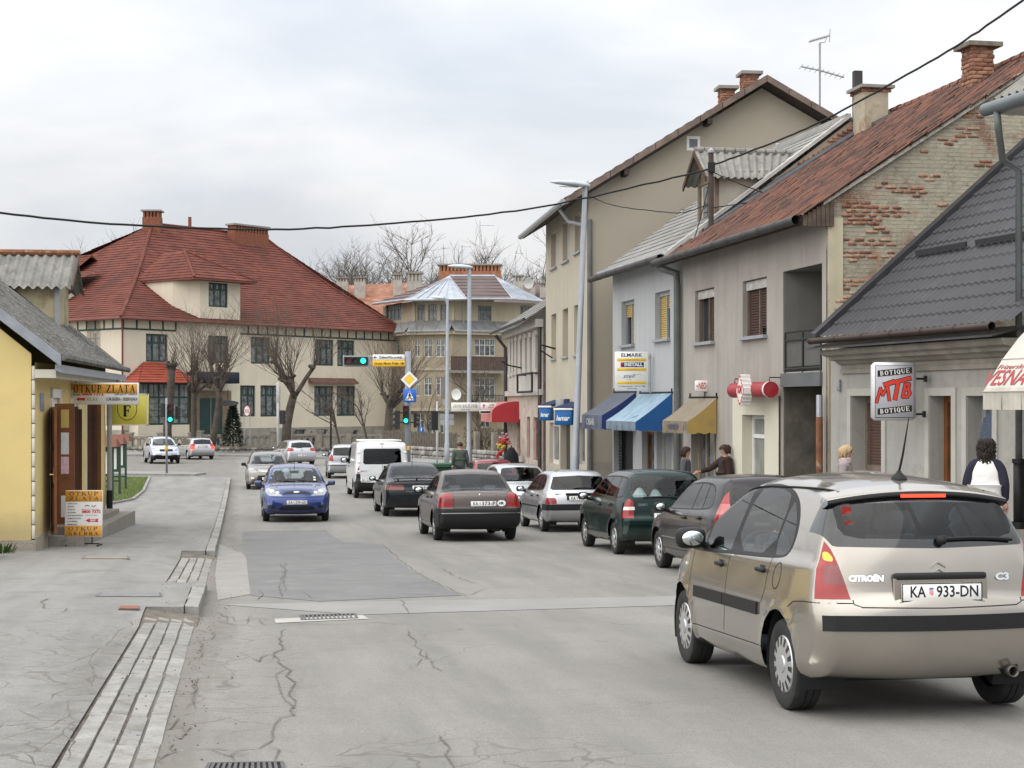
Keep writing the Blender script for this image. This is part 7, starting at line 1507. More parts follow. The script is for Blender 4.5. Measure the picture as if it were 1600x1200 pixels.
def tile_mesh(name,mat,wd=.215,ln=.40):
 m=MB();P=[(-.5,0),(-.36,.03),(-.18,.036),(.0,.012),(.2,-.002),(.4,.004),(.5,.028)]
 for i in range(len(P)-1):(a,za),(b,zb)=P[i],P[i+1];m.quad((a*wd,0,za),(b*wd,0,zb),(b*wd,ln,zb),(a*wd,ln,za));m.quad((a*wd,0,za-.018),(b*wd,0,zb-.018),(b*wd,0,zb),(a*wd,0,za))
 return m.mesh(name,mat)
TM=[tile_mesh('roof_tile',q)for q in CLAY];al=math.atan(SB);rows=19;pitch=(RS+RO)/math.cos(al)/rows;rnd=random.Random(21)
m=MB();m.quad((UB+.1,-RO,ZV-RO*SB+.02),(UE+.1,-RO,ZV-RO*SB+.02),(UE+.1,RS,ZV+RS*SB+.02),(UB+.1,RS,ZV+RS*SB+.02));m.quad((UB+.1,RS,ZV+RS*SB),(UE,RS,ZV+RS*SB),(UE,10,ZV+.2),(UB+.1,10,ZV+.2));roof=BHs.add(m,'roof',CLAY[1])
tl=[]
ncol=int((UE+.12-UB-.15)/.2)
for r2 in range(rows):
 for c2 in range(ncol):
  x=UE+.08-c2*.2;s_=-RO+(r2*pitch)*math.cos(al);z=ZV+s_*SB+.05+.04*math.sin(x*.8+r2*.35)*.35;tl.append((x+rnd.uniform(-.008,.008),s_+rnd.uniform(-.012,.012),z,rnd.uniform(-.035,.035),rnd.choices((0,1,2),(5,3,2))[0],rnd.uniform(-.02,.02)))
tl.sort(key=lambda q:-(q[0])*1.0+q[1]*.3);st={0:MB(),1:MB(),2:MB()}
for i,(x,s_,z,rz,k,ry)in enumerate(tl):
 if i<300:link('roof_tile',TM[k],roof,(x,s_,z),(al+.045+ry,0,rz))
 else:
  M3=Matrix.Translation((x,s_,z))@Matrix.Rotation(rz,4,'Z')@Matrix.Rotation(al+.045+ry,4,'X');b0_=len(st[0].v)
  for v_ in TM[k].vertices:st[0].v.append(tuple(M3@v_.co))
  for p_ in TM[k].polygons:st[0].f.append(tuple(b0_+q for q in p_.vertices));st[0].m.append(k)
tag(st[0].build('roof_tiles',CLAY,roof),kind='stuff')
rt_me=MB().lathe([(.10,0),(.115,.38)],8,'x').mesh('ridge_tile',CLAY[2])
for k in range(23):link('ridge_tile',rt_me,roof,(UB+.1+k*.385,RS+.02,ZV+RS*SB+.06),(0,rnd.uniform(-.03,.03),0))
half_gutter(BHs,UB-.3,UE+.05,-RO-.10,ZV-RO*SB-.03,DGUT);m=MB();m.box(UB,UE,-RO+.05,.0,ZV-.30,ZV-.22);BHs.add(m,'soffit',M('rusty_soffit',(.10,.055,.04),.9,var=.25));m=MB();m.box(UB,UE+.05,-RO-.02,-RO+.03,ZV-RO*SB-.12,ZV-RO*SB+.03);BHs.add(m,'fascia',M('dark_fascia',(.06,.04,.03),.9,var=.3))
for k in range(7):m=MB();m.box(UE+.08,UE+.11,-RO+.02+k*.085,-RO+.095+k*.085,ZV-.46,ZV-RO*SB+.06+k*.05);BHs.add(m,'eaves_plank',M('grey_split_plank',(.10,.075,.058),.95,var=.35,vs=6,streak=.5))
GPL=M('crumbling_gable_plaster',(.355,.325,.255),.97,var=.12,vs=1.2,bump=.035,bs=7,spots=[(.9,.5,.72,(.27,.25,.195)),(5,.57,.72,(.20,.18,.14)),(2.4,.6,.74,(.43,.40,.33)),(1.7,.60,.70,(.36,.20,.12))])
def brick_show(m):
 t=m.node_tree;L=t.links;b=t.nodes['Principled BSDF'];n=t.nodes.new;old=b.inputs['Base Color'].links[0].from_socket;co=n('ShaderNodeTexCoord').outputs['Object'];sx=n('ShaderNodeSeparateXYZ');L.new(co,sx.inputs[0]);cb=n('ShaderNodeCombineXYZ');L.new(sx.outputs[1],cb.inputs[0]);L.new(sx.outputs[2],cb.inputs[1])
 wob=n('ShaderNodeTexNoise');wob.inputs['Scale'].default_value=4;L.new(co,wob.inputs['Vector']);ad=n('ShaderNodeVectorMath');ad.operation='MULTIPLY_ADD';L.new(wob.outputs['Color'],ad.inputs[0]);ad.inputs[1].default_value=(.03,.03,0);L.new(cb.outputs[0],ad.inputs[2])
 br=n('ShaderNodeTexBrick');L.new(ad.outputs[0],br.inputs['Vector']);br.inputs['Scale'].default_value=1;br.inputs['Brick Width'].default_value=.25;br.inputs['Row Height'].default_value=.075;br.inputs['Mortar Size'].default_value=.012;br.inputs['Mortar Smooth'].default_value=.4
 for k,c in(('Color1',(.245,.13,.085,1)),('Color2',(.19,.115,.082,1)),('Mortar',(.27,.235,.18,1))):br.inputs[k].default_value=c
 def msk(sc,a,c):
  q=n('ShaderNodeTexNoise');q.inputs['Scale'].default_value=sc;q.inputs['Detail'].default_value=9;q.inputs['Roughness'].default_value=.68;L.new(co,q.inputs['Vector']);r_=n('ShaderNodeMapRange');r_.inputs[1].default_value=a;r_.inputs[2].default_value=c;L.new(q.outputs[0],r_.inputs[0]);return r_.outputs[0]
 k=msk(.75,.52,.60);mx=n('ShaderNodeMix');mx.data_type='RGBA';L.new(k,mx.inputs[0]);L.new(old,mx.inputs[6]);L.new(br.outputs['Color'],mx.inputs[7]);L.new(mx.outputs[2],b.inputs['Base Color'])
 bp=n('ShaderNodeBump');bp.inputs['Distance'].default_value=.02;bp.invert=True;ma=n('ShaderNodeMath');ma.operation='MULTIPLY';L.new(br.outputs['Fac'],ma.inputs[0]);ma.inputs[1].default_value=.8;L.new(ma.outputs[0],bp.inputs['Height']);L.new(b.inputs['Normal'].links[0].from_socket,bp.inputs['Normal']);L.new(bp.outputs[0],b.inputs['Normal'])
brick_show(GPL)
m=MB();nx_=36
def gp_(a,b):s_=RS*2*a*.999;zt_=ZV+(s_ if s_<RS else 2*RS-s_)*SB-.02;z=(zA-.3)+(zt_-zA+.3)*b;return(UE+.02+.018*math.sin(s_*3.1+z*2.3)+.012*math.sin(z*7.7+s_*1.9),s_,z)
m.grid(gp_,nx_,40);gwall=BHs.add(m,'gable_wall',GPL,smooth=True);rnd=random.Random(31);FGB=Frame(FA.world(UE,0,0).x,FA.world(UE,0,0).y,1,.196)
gb=[rbox('brick',.05,.24,.06,.010,q,1)for q in BKS+[M('brick_dusty',(.37,.235,.16),.95,var=.25,vs=9)]];cnt=0
blobs=[(1352,345,28,12),(1340,322,20,8),(1330,375,16,5),(1370,380,22,5),(1345,400,30,6),(1395,330,18,7),(1312,480,16,20),(1306,500,10,22),(1330,470,14,9),(1505,208,14,8),(1480,220,12,6),(1525,182,10,5),(1420,300,20,6),(1450,275,14,4),(1400,400,18,5),(1437,235,10,4),(1380,290,12,4),(1540,260,12,5),(1320,440,10,12),(1470,320,14,4),(1590,175,8,6)]
for(bx,by,rx,ry)in blobs:
 for k in range(int(rx*ry/8)):
  v,z=FGB.px(bx+rnd.gauss(0,rx*.5),by+rnd.gauss(0,ry*.5));r2=round(z/.075);z=r2*.075;v=round(v/.25-(.5 if r2%2 else 0))*.25+(.125 if r2%2 else 0)
  if v<.15 or z>ZV+min(v,2*RS-v)*SB-.1 or cnt>290:continue
  px0=gp_(v/(2*RS),0)[0];zt_=ZV+v*SB;xx=UE+.02+.018*math.sin(v*3.1+z*2.3)+.012*math.sin(z*7.7+v*1.9);link('brick',rnd.choice(gb),gwall,(xx-.012+rnd.uniform(0,.012),v+rnd.uniform(-.01,.01),z),(rnd.uniform(-.02,.02),0,0),(1,rnd.uniform(.45,1.05),rnd.uniform(.6,1.05)));cnt+=1
m=MB()
for k in range(34):s_=-.1+k*.155;l=.15;z=ZV+s_*SB+.03;m.hexa([(UE+.0,s_,z-.03),(UE+.13,s_,z-.05),(UE+.13,s_+l,z+l*SB-.05),(UE,s_+l,z+l*SB-.03)],[(UE+.0,s_,z+.05),(UE+.12,s_,z+.02),(UE+.12,s_+l,z+l*SB+.02),(UE,s_+l,z+l*SB+.05)])
tag(BHs.add(m,'verge_mortar',M('pale_verge_mortar',(.36,.345,.30),.95,var=.25,vs=8)),kind='stuff')
m=MB();m.box(UE-.02,UE+.055,.02,.30,zA-.3,ZV-.3);BHs.add(m,'corner_strip',M('cream_corner_strip',(.46,.41,.30),.95,var=.12,vs=2,streak=.2))
def ba(px_,py_,u):return FA
c1=FA.world(0,0,0);brick_stack(BHs,(UE-2.85,4.45,ZV+4.45*SB-.25),.46,.50,1.0,BKS,M('mossy_cap',(.17,.15,.12),.95,var=.3,vs=6),.12,bw=.23,bh=.085,rows_from=0)
t=bpy.data.objects.new('chimney',None);C.objects.link(t);t.parent=BHs.root;t.location=(UB+.42,4.55,ZV+4.55*SB-.1-zA);CHP=M('stained_chimney_plaster',(.40,.355,.27),.95,var=.2,vs=2,spots=[(2.2,.5,.7,(.22,.13,.07))])
m=MB();m.box(-.34,.34,-.3,.3,-.8,.92);m.build('shaft',CHP,t);m=MB();m.box(-.46,.46,-.42,.42,1.0,1.07);m.build('cap',SLABM,t)
for k in range(6):
 for sx in(-1,1):link('brick',bmesh_b[k%3],t,(sx*.34-.0,-.25+.25*(k%3),.94+.06*(k//3)),(0,0,0))
m=MB();m.box(-.335,.335,-.295,.295,.92,1.0);m.build('brick_course',BKS[1],t);m=MB();m.box(-.50,-.345,-.25,-.05,-.6,1.55);m.build('flue_pipe',M('dark_flue',(.05,.048,.045),.7,metal=.3),t);m=MB();m.hexa([(.5,-.2,-.2),(1.3,-.2,-.2),(1.3,.5,.1),(.5,.5,.1)],[(.5,-.2,.15),(.62,-.2,.15),(.62,.5,.5),(.5,.5,.5)]);m.build('flashing',DGUT,t)
m=MB();m.tube([(UE+.02,-.14,1.75),(UE+.02,-.14,zA)],.06,10);BHs.add(m,'downpipe',STEEL);m=MB();m.tube([(UE+.02,-.14,1.35),(UE+.02,-.14,.25)],.063,10);BHs.add(m,'rusty_downpipe',RUST)
FM=Frame(5.68,28.5,.28,-1);zM=g(28)+.0
BQ=House(FM,'boutique_house','low grey boutique house with a dark metal tile roof and heavy cornice','house',zM)
WM=M('worn_grey_plaster',(.36,.35,.32),.95,var=.10,vs=1.1,streak=.3,spots=[(2.2,.52,.74,(.26,.25,.225)),(5,.6,.78,(.44,.43,.40)),(.8,.55,.8,(.30,.31,.31))]);TRM=M('pale_window_trim',(.43,.42,.38),.9,var=.1,vs=2,streak=.15);CORN=M('stained_cornice',(.31,.29,.25),.95,var=.2,vs=2,streak=.55)
UMR=FM.px(1589,600)[0];zf=FM.px(1294,585)[1]
w1=FM.rect(1331,1379,619,735);d1=FM.rect(1453.5,1488,619,760);d2=FM.rect(1512,1552,619,760);d1=(d1[0],d1[1],zM+.1,d1[3]);d2=(d2[0],d2[1],zM+.1,d2[3])
m=MB();wall_open(m,0,UMR+.4,zM-.4,zf+.6,[w1,d1,d2],0,.38);m.quad((0,0,zM-.4),(0,0,zf+.6),(0,8,zf+.6),(0,8,zM-.4));BQ.add(m,'wall',WM)
for h in(w1,d1,d2):
 t0=.13;lo_=h[2]-.0;
 m=MB();m.box(h[0]-t0,h[0]-.005,-.03,-.001,lo_,h[3]+t0);m.box(h[1]+.005,h[1]+t0,-.03,-.001,lo_,h[3]+t0);m.box(h[0]-.005,h[1]+.005,-.03,-.001,h[3]+.005,h[3]+t0);BQ.add(m,'window_trim',TRM)
h=w1;m=MB();m.box(h[0]-.06,h[1]+.04,-.12,.2,h[2]-.10,h[2]-.01);BQ.add(m,'sill',M('stone_sill',(.25,.24,.22),.9,var=.15));m=MB();m.box(h[0],h[0]+.07,.26,.34,h[2],h[3]);m.box(h[1]-.07,h[1],.26,.34,h[2],h[3]);m.box(h[0]+.07,h[1]-.07,.26,.34,h[3]-.12,h[3]);m.box(h[0]+.07,h[1]-.07,.26,.34,h[2],h[2]+.10);fr_=BQ.add(m,'shutter_frame',M('grey_brown_frame',(.17,.13,.10),.8,var=.2))
SHB=M('brown_roller_shutter',(.115,.062,.045),.75,var=.2,vs=4);n=int((h[3]-h[2]-.22)/.052);me=rbox('slat',h[1]-h[0]-.16,.02,.046,.008,SHB,1)
for k in range(n):link('slat',me,fr_,((h[0]+h[1])/2,.31,h[2]+.12+.052*(k+.5)))
for h,mm in((d1,BRN),(d2,GREYM)):
 m=MB();m.box(h[0],h[0]+.11,.24,.34,h[2],h[3]);m.box(h[1]-.08,h[1],.24,.34,h[2],h[3]);m.box(h[0]+.11,h[1]-.08,.24,.34,h[3]-.1,h[3]);m.box(h[0]+.11,h[1]-.08,.24,.34,h[2],h[2]+.3);dr=BQ.add(m,'door',mm);m=MB();m.quad((h[0]+.1,.30,h[2]),(h[1]-.06,.30,h[2]),(h[1]-.06,.30,h[3]),(h[0]+.1,.30,h[3]));m.build('pane',CURT if h is d1 else PANE,dr)
h=d1;m=MB();m.box(h[0]+.22,h[1]-.12,.29,.296,h[2]+.95,h[2]+1.28);BQ.add(m,'paper_notice',PAP);m=MB();m.box(h[0]+.13,h[1]-.08,.285,.295,h[2]+1.36,h[2]+1.42);BQ.add(m,'door_rail',WFR)
ug,zgm=FM.px(1267,533,-.55);kz=(zgm-zf)/.80
prof=[(0,zf),(-.05,zf),(-.05,zf+.10),(-.03,zf+.12),(-.03,zf+.20),(-.10,zf+.24),(-.14,zf+.30),(-.26,zf+.33),(-.28,zf+.40),(-.40,zf+.44),(-.44,zf+.52),(-.44,zf+.57),(0,zf+.57)]
m=MB();m.prism([(a,zf+(b-zf)*kz)for a,b in prof],'x',ug+.12,UMR+.3);BQ.add(m,'cornice',CORN)
MTL=M('dark_metal_tile',(.027,.0265,.031),.5,var=.2,vs=1.5,spec=.45,spots=[(2,.58,.8,(.055,.05,.052))]);BGT=M('brown_gutter',(.042,.024,.020),.45,metal=.3,var=.2,vs=2)
m=MB();nf=9
for k in range(nf):a,b=ug-.05+(UMR+.4-ug)*k/nf,ug-.05+(UMR+.4-ug)*(k+1)/nf-.012;e_=zf+.585*kz;m.hexa([(a,-.62,e_),(b,-.62,e_),(b,-.1,e_+.13),(a,-.1,e_+.13)],[(a,-.62,e_+.02),(b,-.62,e_+.02),(b,-.1,e_+.15),(a,-.1,e_+.15)])
BQ.add(m,'eaves_flashing',M('grey_brown_flashing',(.07,.066,.07),.5,metal=.4,var=.25,vs=1.2));half_gutter(BQ,ug,UMR+.2,-.55,zgm,BGT,r_=.055)
SMq=.85;zr0=zgm+.02;x0,x1=ug+.05,UMR+.6
def mt(a,b):
 L_=5.6;s_=b*L_;x=x0+(x1-x0)*a;stp=(s_/.36)%1.0;ph=(x-x0)/.19*2*math.pi
 z=zr0+s_*SMq*.762+.014*math.cos(ph)+.030*(1-stp);return(x+.0,-.50+s_*.762,z+.02)
m=MB();nn=int((x1-x0)/.19*6);rowsb=[]
for k in range(16):rowsb+=[k*.36/5.6,(k*.36+.02)/5.6,(k*.36+.352)/5.6]
rowsb=[r for r in rowsb if r<=1];b0_=len(m.v)
for i in range(nn+1):
 for b in rowsb:m.v.append(mt(i/nn,b))
R_=len(rowsb)
for i in range(nn):
 for j in range(R_-1):q=i*R_+j;m.f.append((q,q+R_,q+R_+1,q+1));m.m.append(0)
BQ.add(m,'metal_roof',MTL,smooth=False);m=MB();m.hexa([(x0-.05,-.55,zr0-.02),(x0+.12,-.55,zr0-.02),(x0+.12,3.9,zr0+4.45*SMq-.02),(x0-.05,3.9,zr0+4.45*SMq-.02)],[(x0-.05,-.55,zr0+.12),(x0+.12,-.55,zr0+.10),(x0+.12,3.9,zr0+4.45*SMq+.10),(x0-.05,3.9,zr0+4.45*SMq+.12)]);BQ.add(m,'verge_flashing',MTL)
m=MB()
for(a,b,rr)in((1.0,2.6,6),(2.9,4.3,6),(4.5,5.8,7)):
 p=mt((a-x0)/(x1-x0),rr*.36/5.6);q=mt((b-x0)/(x1-x0),rr*.36/5.6);m.hexa([(p[0],p[1]-.03,p[2]+.0),(q[0],q[1]-.03,q[2]+.0),(q[0],q[1],q[2]+.02),(p[0],p[1],p[2]+.02)],[(p[0],p[1]-.05,p[2]+.10),(q[0],q[1]-.05,q[2]+.10),(q[0],q[1]-.0,q[2]+.11),(p[0],p[1],p[2]+.11)])
BQ.add(m,'snow_guard',MTL)
link('alarm_box',rbox('alarm_box',.09,.05,.2,.01,GREYM,1),BQ.root,V((FM.px(1313,602)[0],-.03,FM.px(1313,602)[1]-zM)))
t=thing('hanging_jacket','blue grey striped jacket hanging in the boutique doorway','jacket',FM.world(d2[1]-.16,.05,at(0,645,23.4).z),FM.ang);JK=M('blue_check_cloth',(.07,.085,.125),.9,var=.35,vs=30);m=MB()
def jk(a,b):an=a*2*math.pi;r_=.06+.09*min(1,b*2.2)+.03*b;return(r_*1.1*math.cos(an)-.02*b,r_*.5*math.sin(an),-.62*b)
m.grid(jk,14,6);m.build('cloth',JK,t,True);m=MB();m.tube([(-.09,0,-.08),(-.15,-.02,-.34),(-.16,-.02,-.60)],[.05,.05,.04],8);m.build('sleeve',JK,t,True);m=MB();m.tube([(0,0,.0),(0,0,.08),(.03,0,.1)],.006,5);m.build('hanger',GREYM,t)
Ym=25.2;t,W_,H_=board('boutique_sign','hanging box sign reading BOTIQUE MTB in red on the boutique wall',1361,1431,566,657,Ym,M('sign_silver_rim',(.62,.63,.64),.4,metal=.2,var=.05),.16,bev=.05)
f=-.083;link('panel_border',rbox('panel_border',W_-.09,.006,H_-.09,.002,INK,1),t,(0,f+.001,0));link('panel_face',rbox('panel_face',W_-.105,.006,H_-.105,.002,M('sign_lilac_grey',(.44,.43,.47),.5,var=.06),1),t,(0,f-.001,0))
for sz,z in((1,H_/2-.155),(-1,-H_/2+.165)):
 m=MB();e=.027;m.hexa([(-.27,f-.006,z-.05-e),(.27,f-.006,z-.05+e),(.27,f-.003,z-.05+e),(-.27,f-.003,z-.05-e)],[(-.27,f-.006,z+.05-e),(.27,f-.006,z+.05+e),(.27,f-.003,z+.05+e),(-.27,f-.003,z+.05-e)]);m.build('black_band',INK,t);o=serif('BOTIQUE',.07,.48,WSGN,t,(0,f-.0085,z),(R(90),-math.atan(.1),0),thick=.24)
REDM=flat('sign_red',(.66,.045,.025),.45)
def letter(poly,off):
 m=MB();m.quad(*[(x,-off,z)for x,z in poly]);return m
def stroke_letter(segs,wd,y,mat,name):
 m=MB()
 for k,(a,b)in enumerate(segs):a,b=V(a),V(b);d=(b-a).normalized();n2=V((-d.y,d.x))*wd/2;a,b=a-d*wd*.3,b+d*wd*.3;m.quad((a.x-n2.x,y-k*.0002,a.y-n2.y),(b.x-n2.x,y-k*.0002,b.y-n2.y),(b.x+n2.x,y-k*.0002,b.y+n2.y),(a.x+n2.x,y-k*.0002,a.y+n2.y))
 m.build(name,mat,t)
Ml=[((-.285,-.17),(-.225,.05)),((-.225,.05),(-.19,-.06)),((-.19,-.06),(-.115,.075)),((-.115,.075),(-.085,-.14))]
Tl=[((.005,-.12),(.055,.16)),((-.16,.105),(.24,.205)),((-.16,.105),(-.02,.155))]
Bl=[((.125,-.085),(.165,.11)),((.165,.11),(.225,.115)),((.225,.115),(.215,.04)),((.215,.04),(.15,.02)),((.215,.04),(.235,-.03)),((.235,-.03),(.20,-.085)),((.20,-.085),(.125,-.085))]
for L_,wd in((Ml,.036),(Tl,.056),(Bl,.042)):stroke_letter(L_,wd+.022,f-.005,INK,'letter_outline');stroke_letter(L_,wd,f-.009,REDM,'letter')
m=MB();m.tube([(W_/2-.02,0,H_/2-.26),(W_/2+.16,0,H_/2-.26)],.018,6);m.tube([(W_/2-.02,0,-H_/2+.1),(W_/2+.14,0,-H_/2+.1)],.018,6);m.box(W_/2+.13,W_/2+.17,-.04,.04,H_/2-.31,H_/2-.21);m.box(W_/2+.11,W_/2+.15,-.04,.04,-H_/2+.05,-H_/2+.15);m.build('bracket',DKR,t)
zR_=-.9;NH=House(FM,'corner_eaves_house','house at the right edge with corrugated eaves and a dark downpipe','house',zR_);ur=UMR+.45
cz=FM.px(1560,160,-.6)[1];m=MB();uu=FM.px(1552,160,-.75)[0];wavy(m,(uu,-.75,cz),(uu+6,-.75,cz),(uu+6,2.5,cz+2.3),(uu,2.5,cz+2.3),240,.03,.18);NH.add(m,'corrugated_roof',CORR);m=MB();m.lathe([(.09,0),(.09,6)],12,'x',(uu-.1,-.82,cz-.12));NH.add(m,'gutter',M('zinc_gutter',(.17,.19,.20),.5,metal=.5,var=.2,vs=2),smooth=True)
m=MB();m.quad((ur+.35,0,-.18),(ur+7,0,-.18),(ur+7,0,cz+.1),(ur+.35,0,cz+.1));m.quad((ur+.35,0,-.18),(ur+.35,0,cz+.6),(ur+.35,4,cz+2),(ur+.35,4,-.18));NH.add(m,'wall',WM);m=MB();m.box(ur-.2,ur+7,-.22,.35,zR_-.1,-.18);NH.add(m,'plinth',CONC);m=MB();m.box(uu+.05,uu+6,-.7,0,cz-.2,cz-.02);NH.add(m,'soffit',M('pale_soffit',(.38,.37,.34),.9,var=.1))
def dpx(px_,w_):return FM.px(px_,600,w_)[0]
ud=dpx(1592,-.12);m=MB();m.tube([(uu+.2,-.82,cz-.18),(uu+.2,-.8,cz-.42),(ud-.05,-.35,cz-.75),(ud,-.12,cz-.9),(ud,-.12,FM.px(1592,717,-.12)[1])],.05,10);NH.add(m,'downpipe',M('dark_green_grey_pipe',(.13,.145,.145),.6,metal=.2,var=.2),smooth=True);m=MB();m.tube([(ud,-.12,FM.px(1592,717,-.12)[1]),(ud,-.12,-.18)],.078,12);m.lathe([(.095,0),(.095,.06)],12,'z',(ud,-.12,FM.px(1592,717,-.12)[1]-.06));m.lathe([(.10,0),(.10,.10)],12,'z',(ud,-.12,-.18));NH.add(m,'standpipe',BLK,smooth=True)
AWC=M('grubby_white_awning',(.56,.54,.49),.8,var=.08,vs=2,streak=.25);pj=1.1;u0=FM.px(1536,620,-pj)[0];zz=lambda y,w_:FM.px(1536+(1.0+w_/pj)*60,y,w_)[1]
pr=[(-.06,zz(497,-.2)),(-.30,zz(505,-.35)),(-.55,zz(530,-.55)),(-.80,zz(562,-.8)),(-1.06,zz(606,-1.05)),(-1.1,zz(612,-1.1)),(-1.1,zz(640,-1.1))]
t=thing('salon_awning','grubby white awning reading VESNA in red at the right edge','awning',FM.world(u0,0,0),FM.ang);ln=4.5
m=MB()
for k in range(3):m.quad((0,*pr[k]),(ln,*pr[k]),(ln,*pr[k+1]),(0,*pr[k+1]))
m.quad((0,*pr[3]),(ln,*pr[3]),(ln,*pr[4]),(0,*pr[4]));m.build('cover',AWC,t);m=MB();m.quad(*[(0,a,b)for a,b in pr],(0,-.06,pr[-1][1]));m.build('side_panel',AWC,t);m=MB();m.quad((0,*pr[4]),(ln,*pr[4]),(ln,*pr[5]),(0,*pr[5]))
for k in range(30):a,b=ln*k/30,ln*(k+1)/30;m.quad((a,*pr[5]),(b,*pr[5]),(b,pr[6][0]+.01*math.sin(k*2.3+1),pr[6][1]),(a,pr[6][0]+.01*math.sin(k*2.3),pr[6][1]))
m.build('valance',M('stained_valance',(.50,.47,.41),.85,var=.15,vs=4,streak=.5),t)
m=MB()
for(a,b)in(pr[3],pr[5]):m.tube([(0,a-.006,b),(ln,a-.006,b)],.008,5)
m.build('piping',M('awning_piping',(.42,.40,.36),.8),t);(wa,za),(wb_,zb)=pr[3],pr[4];tl_=math.atan2(wa-wb_,za-zb);ARD=flat('awning_red_print',(.36,.05,.06),.6)
def onp(u_,f_):return(u_,wa+(wb_-wa)*f_-.006*math.cos(tl_),za+(zb-za)*f_+.006)
ua_,ub_=FM.px(1543,595,-.97)[0]-u0,FM.px(1605,595,-.97)[0]-u0;uc_=FM.px(1562,572,-.85)[0]-u0;text('Frizerski salon',.075,ARD,t,onp((uc_+ub_)/2+.12,.30),(R(90)-tl_,0,0),shear=.25,width=(ub_-uc_)*1.25);text('VESNA',.25,ARD,t,onp((ua_+ub_)/2,.70),(R(90)-tl_,0,0),shear=.22,bold=.004,width=ub_-ua_)
def solve_w(u,px_):
 lo,hi=-3.,0.
 for _ in range(40):
  mid=(lo+hi)/2;p=FA.world(u,mid,0);q=800+2500*p.x/p.y
  if q<px_:lo=mid
  else:hi=mid
 return lo
def slant(name_label,x0,x1,ytop,xf,yf,yb,cover,sidep,val,seed,txt=None,tear=False):
 u0,zt=FA.px(x0,ytop);u1,_=FA.px(x1,ytop);w_=solve_w(u0,xf);zf_=FA.px(xf,yf,w_)[1];zb_=FA.px(xf,yb,w_)[1];t=thing('shop_awning',name_label,'awning',FA.world(u0,0,0),FA.ang);L_=u1-u0;rnd=random.Random(seed)
 def sag(a,b):return(L_*a,-.02+(w_+.02)*b,zt+(zf_-zt)*b-.035*math.sin(math.pi*b)*(1+.4*math.sin(a*9+seed)))
 m=MB();m.grid(sag,14,8);m.build('cover',cover,t,True);m=MB();n=int(L_/.10)
 for k in range(n):a,b=L_*k/n,L_*(k+1)/n;m.quad((a,w_,zf_),(b,w_,zf_),(b,w_-.01*math.sin(k),zb_+rnd.uniform(-.01,.025)),((a+b)/2,w_,zb_-.02),(a,w_-.01*math.sin(k),zb_+rnd.uniform(-.01,.025)))
 m.build('valance',val,t)
 for x_ in(0.002,L_-.002):
  m=MB();k=8;T_=[sag(0 if x_<.1 else 1,j/k)for j in range(k+1)]
  for j in range(k):a,b=T_[j],T_[j+1];za_,zb2=max(zb_,zt+(zb_-zt)*(.30+.7*j/k))if False else zb_+(.0 if True else 0),zb_;m.quad((x_,a[1],a[2]),(x_,b[1],b[2]),(x_,b[1],zb2+(.02*math.sin(j*2))),(x_,a[1],zb2+(.02*math.sin(j*2-2))))if b[1]<-.12 or True else None
  m.build('side_panel',sidep,t)
 m=MB();m.tube([(-.05,-.01,zt+.02),(L_+.05,-.01,zt+.02)],.025,6)
 for x_ in(.02,L_-.02):m.tube([(x_,-.03,zb_+.1),(x_,w_+.02,zf_-.01)],.016,6);m.tube([(x_,-.02,zt),(x_,-.02,zt+.12)],.016,5)
 m.build('frame',DKR,t)
 if tear:m=MB();p,q=sag(.80,.80),sag(.66,.95);r_=sag(.86,.74);m.quad((p[0],p[1],p[2]+.012),(q[0],q[1],q[2]+.012),(r_[0],r_[1]-.02,r_[2]+.02));m.build('tear',DKR,t)
 if txt:text(txt[0],txt[1],txt[2],t,(L_*txt[3],w_-.014,(zf_+zb_)/2),(R(90),0,0),bold=.006,width=txt[4])
 return t
slant('faded navy awning with white letters on its valance, left of the pale blue one',960,994,614,909,648,669,M('faded_navy_cloth',(.10,.115,.145),.85,var=.12,vs=2,streak=.2),M('deep_navy_cloth',(.018,.035,.15),.8,var=.08),M('faded_navy_valance',(.10,.115,.165),.85,var=.15,vs=5),1,('OBAR',.17,M('faded_white_print',(.42,.42,.42),.8),.45,.9))
slant('torn pale blue awning with bright blue side over the dark doorway',1001,1051,615.5,947,657,670,M('bleached_blue_cloth',(.26,.37,.46),.85,var=.18,vs=2.5,streak=.25,spots=[(3,.52,.75,(.15,.25,.36))]),M('strong_blue_cloth',(.014,.09,.27),.8,var=.08,vs=2),M('dirty_blue_valance',(.16,.21,.26),.85,var=.25,vs=8),2,None,True)
slant('dirty brown and yellow awning over the shop next to the cream doorway',1079,1121,622.5,1035,657,675,M('dusty_brown_cloth',(.255,.215,.16),.9,var=.15,vs=2,streak=.3),M('mustard_cloth',(.36,.25,.075),.85,var=.12,vs=3,spots=[(3,.56,.76,(.24,.17,.08))]),M('stained_brown_valance',(.22,.18,.13),.9,var=.3,vs=6),3,('OTKUP',.12,M('faded_blue_print',(.09,.10,.17),.8),.45,.8))
Yb=40.0;t,W_,H_=board('firm_sign','white wall board with yellow stripes and firm names above the blue awnings',960.5,1013.5,549.5,611,Yb,WSGN,.07,bev=.02)
f=-.038;NV=flat('ink_navy',(.02,.035,.13),.5);YS=flat('sign_stripe_yellow',(.72,.48,.04),.5);k=H_/61
text('ELMARK',.088,NV,t,(0,f,H_/2-5.5*k),FR,bold=.002,width=W_*.62)
for y_,s2 in((12.6,'ELEKTRO MATERIJAL'),(27.5,'KUĆNI APARATI'),(48,'RASVJETA • ALATI')):link('yellow_stripe',rbox('yellow_stripe',W_*.86,.004,4.4*k,.001,YS,1),t,(0,f+.001,H_/2-y_*k));text(s2,.028,ORG,t,(0,f-.003,H_/2-y_*k),FR,bold=.001)
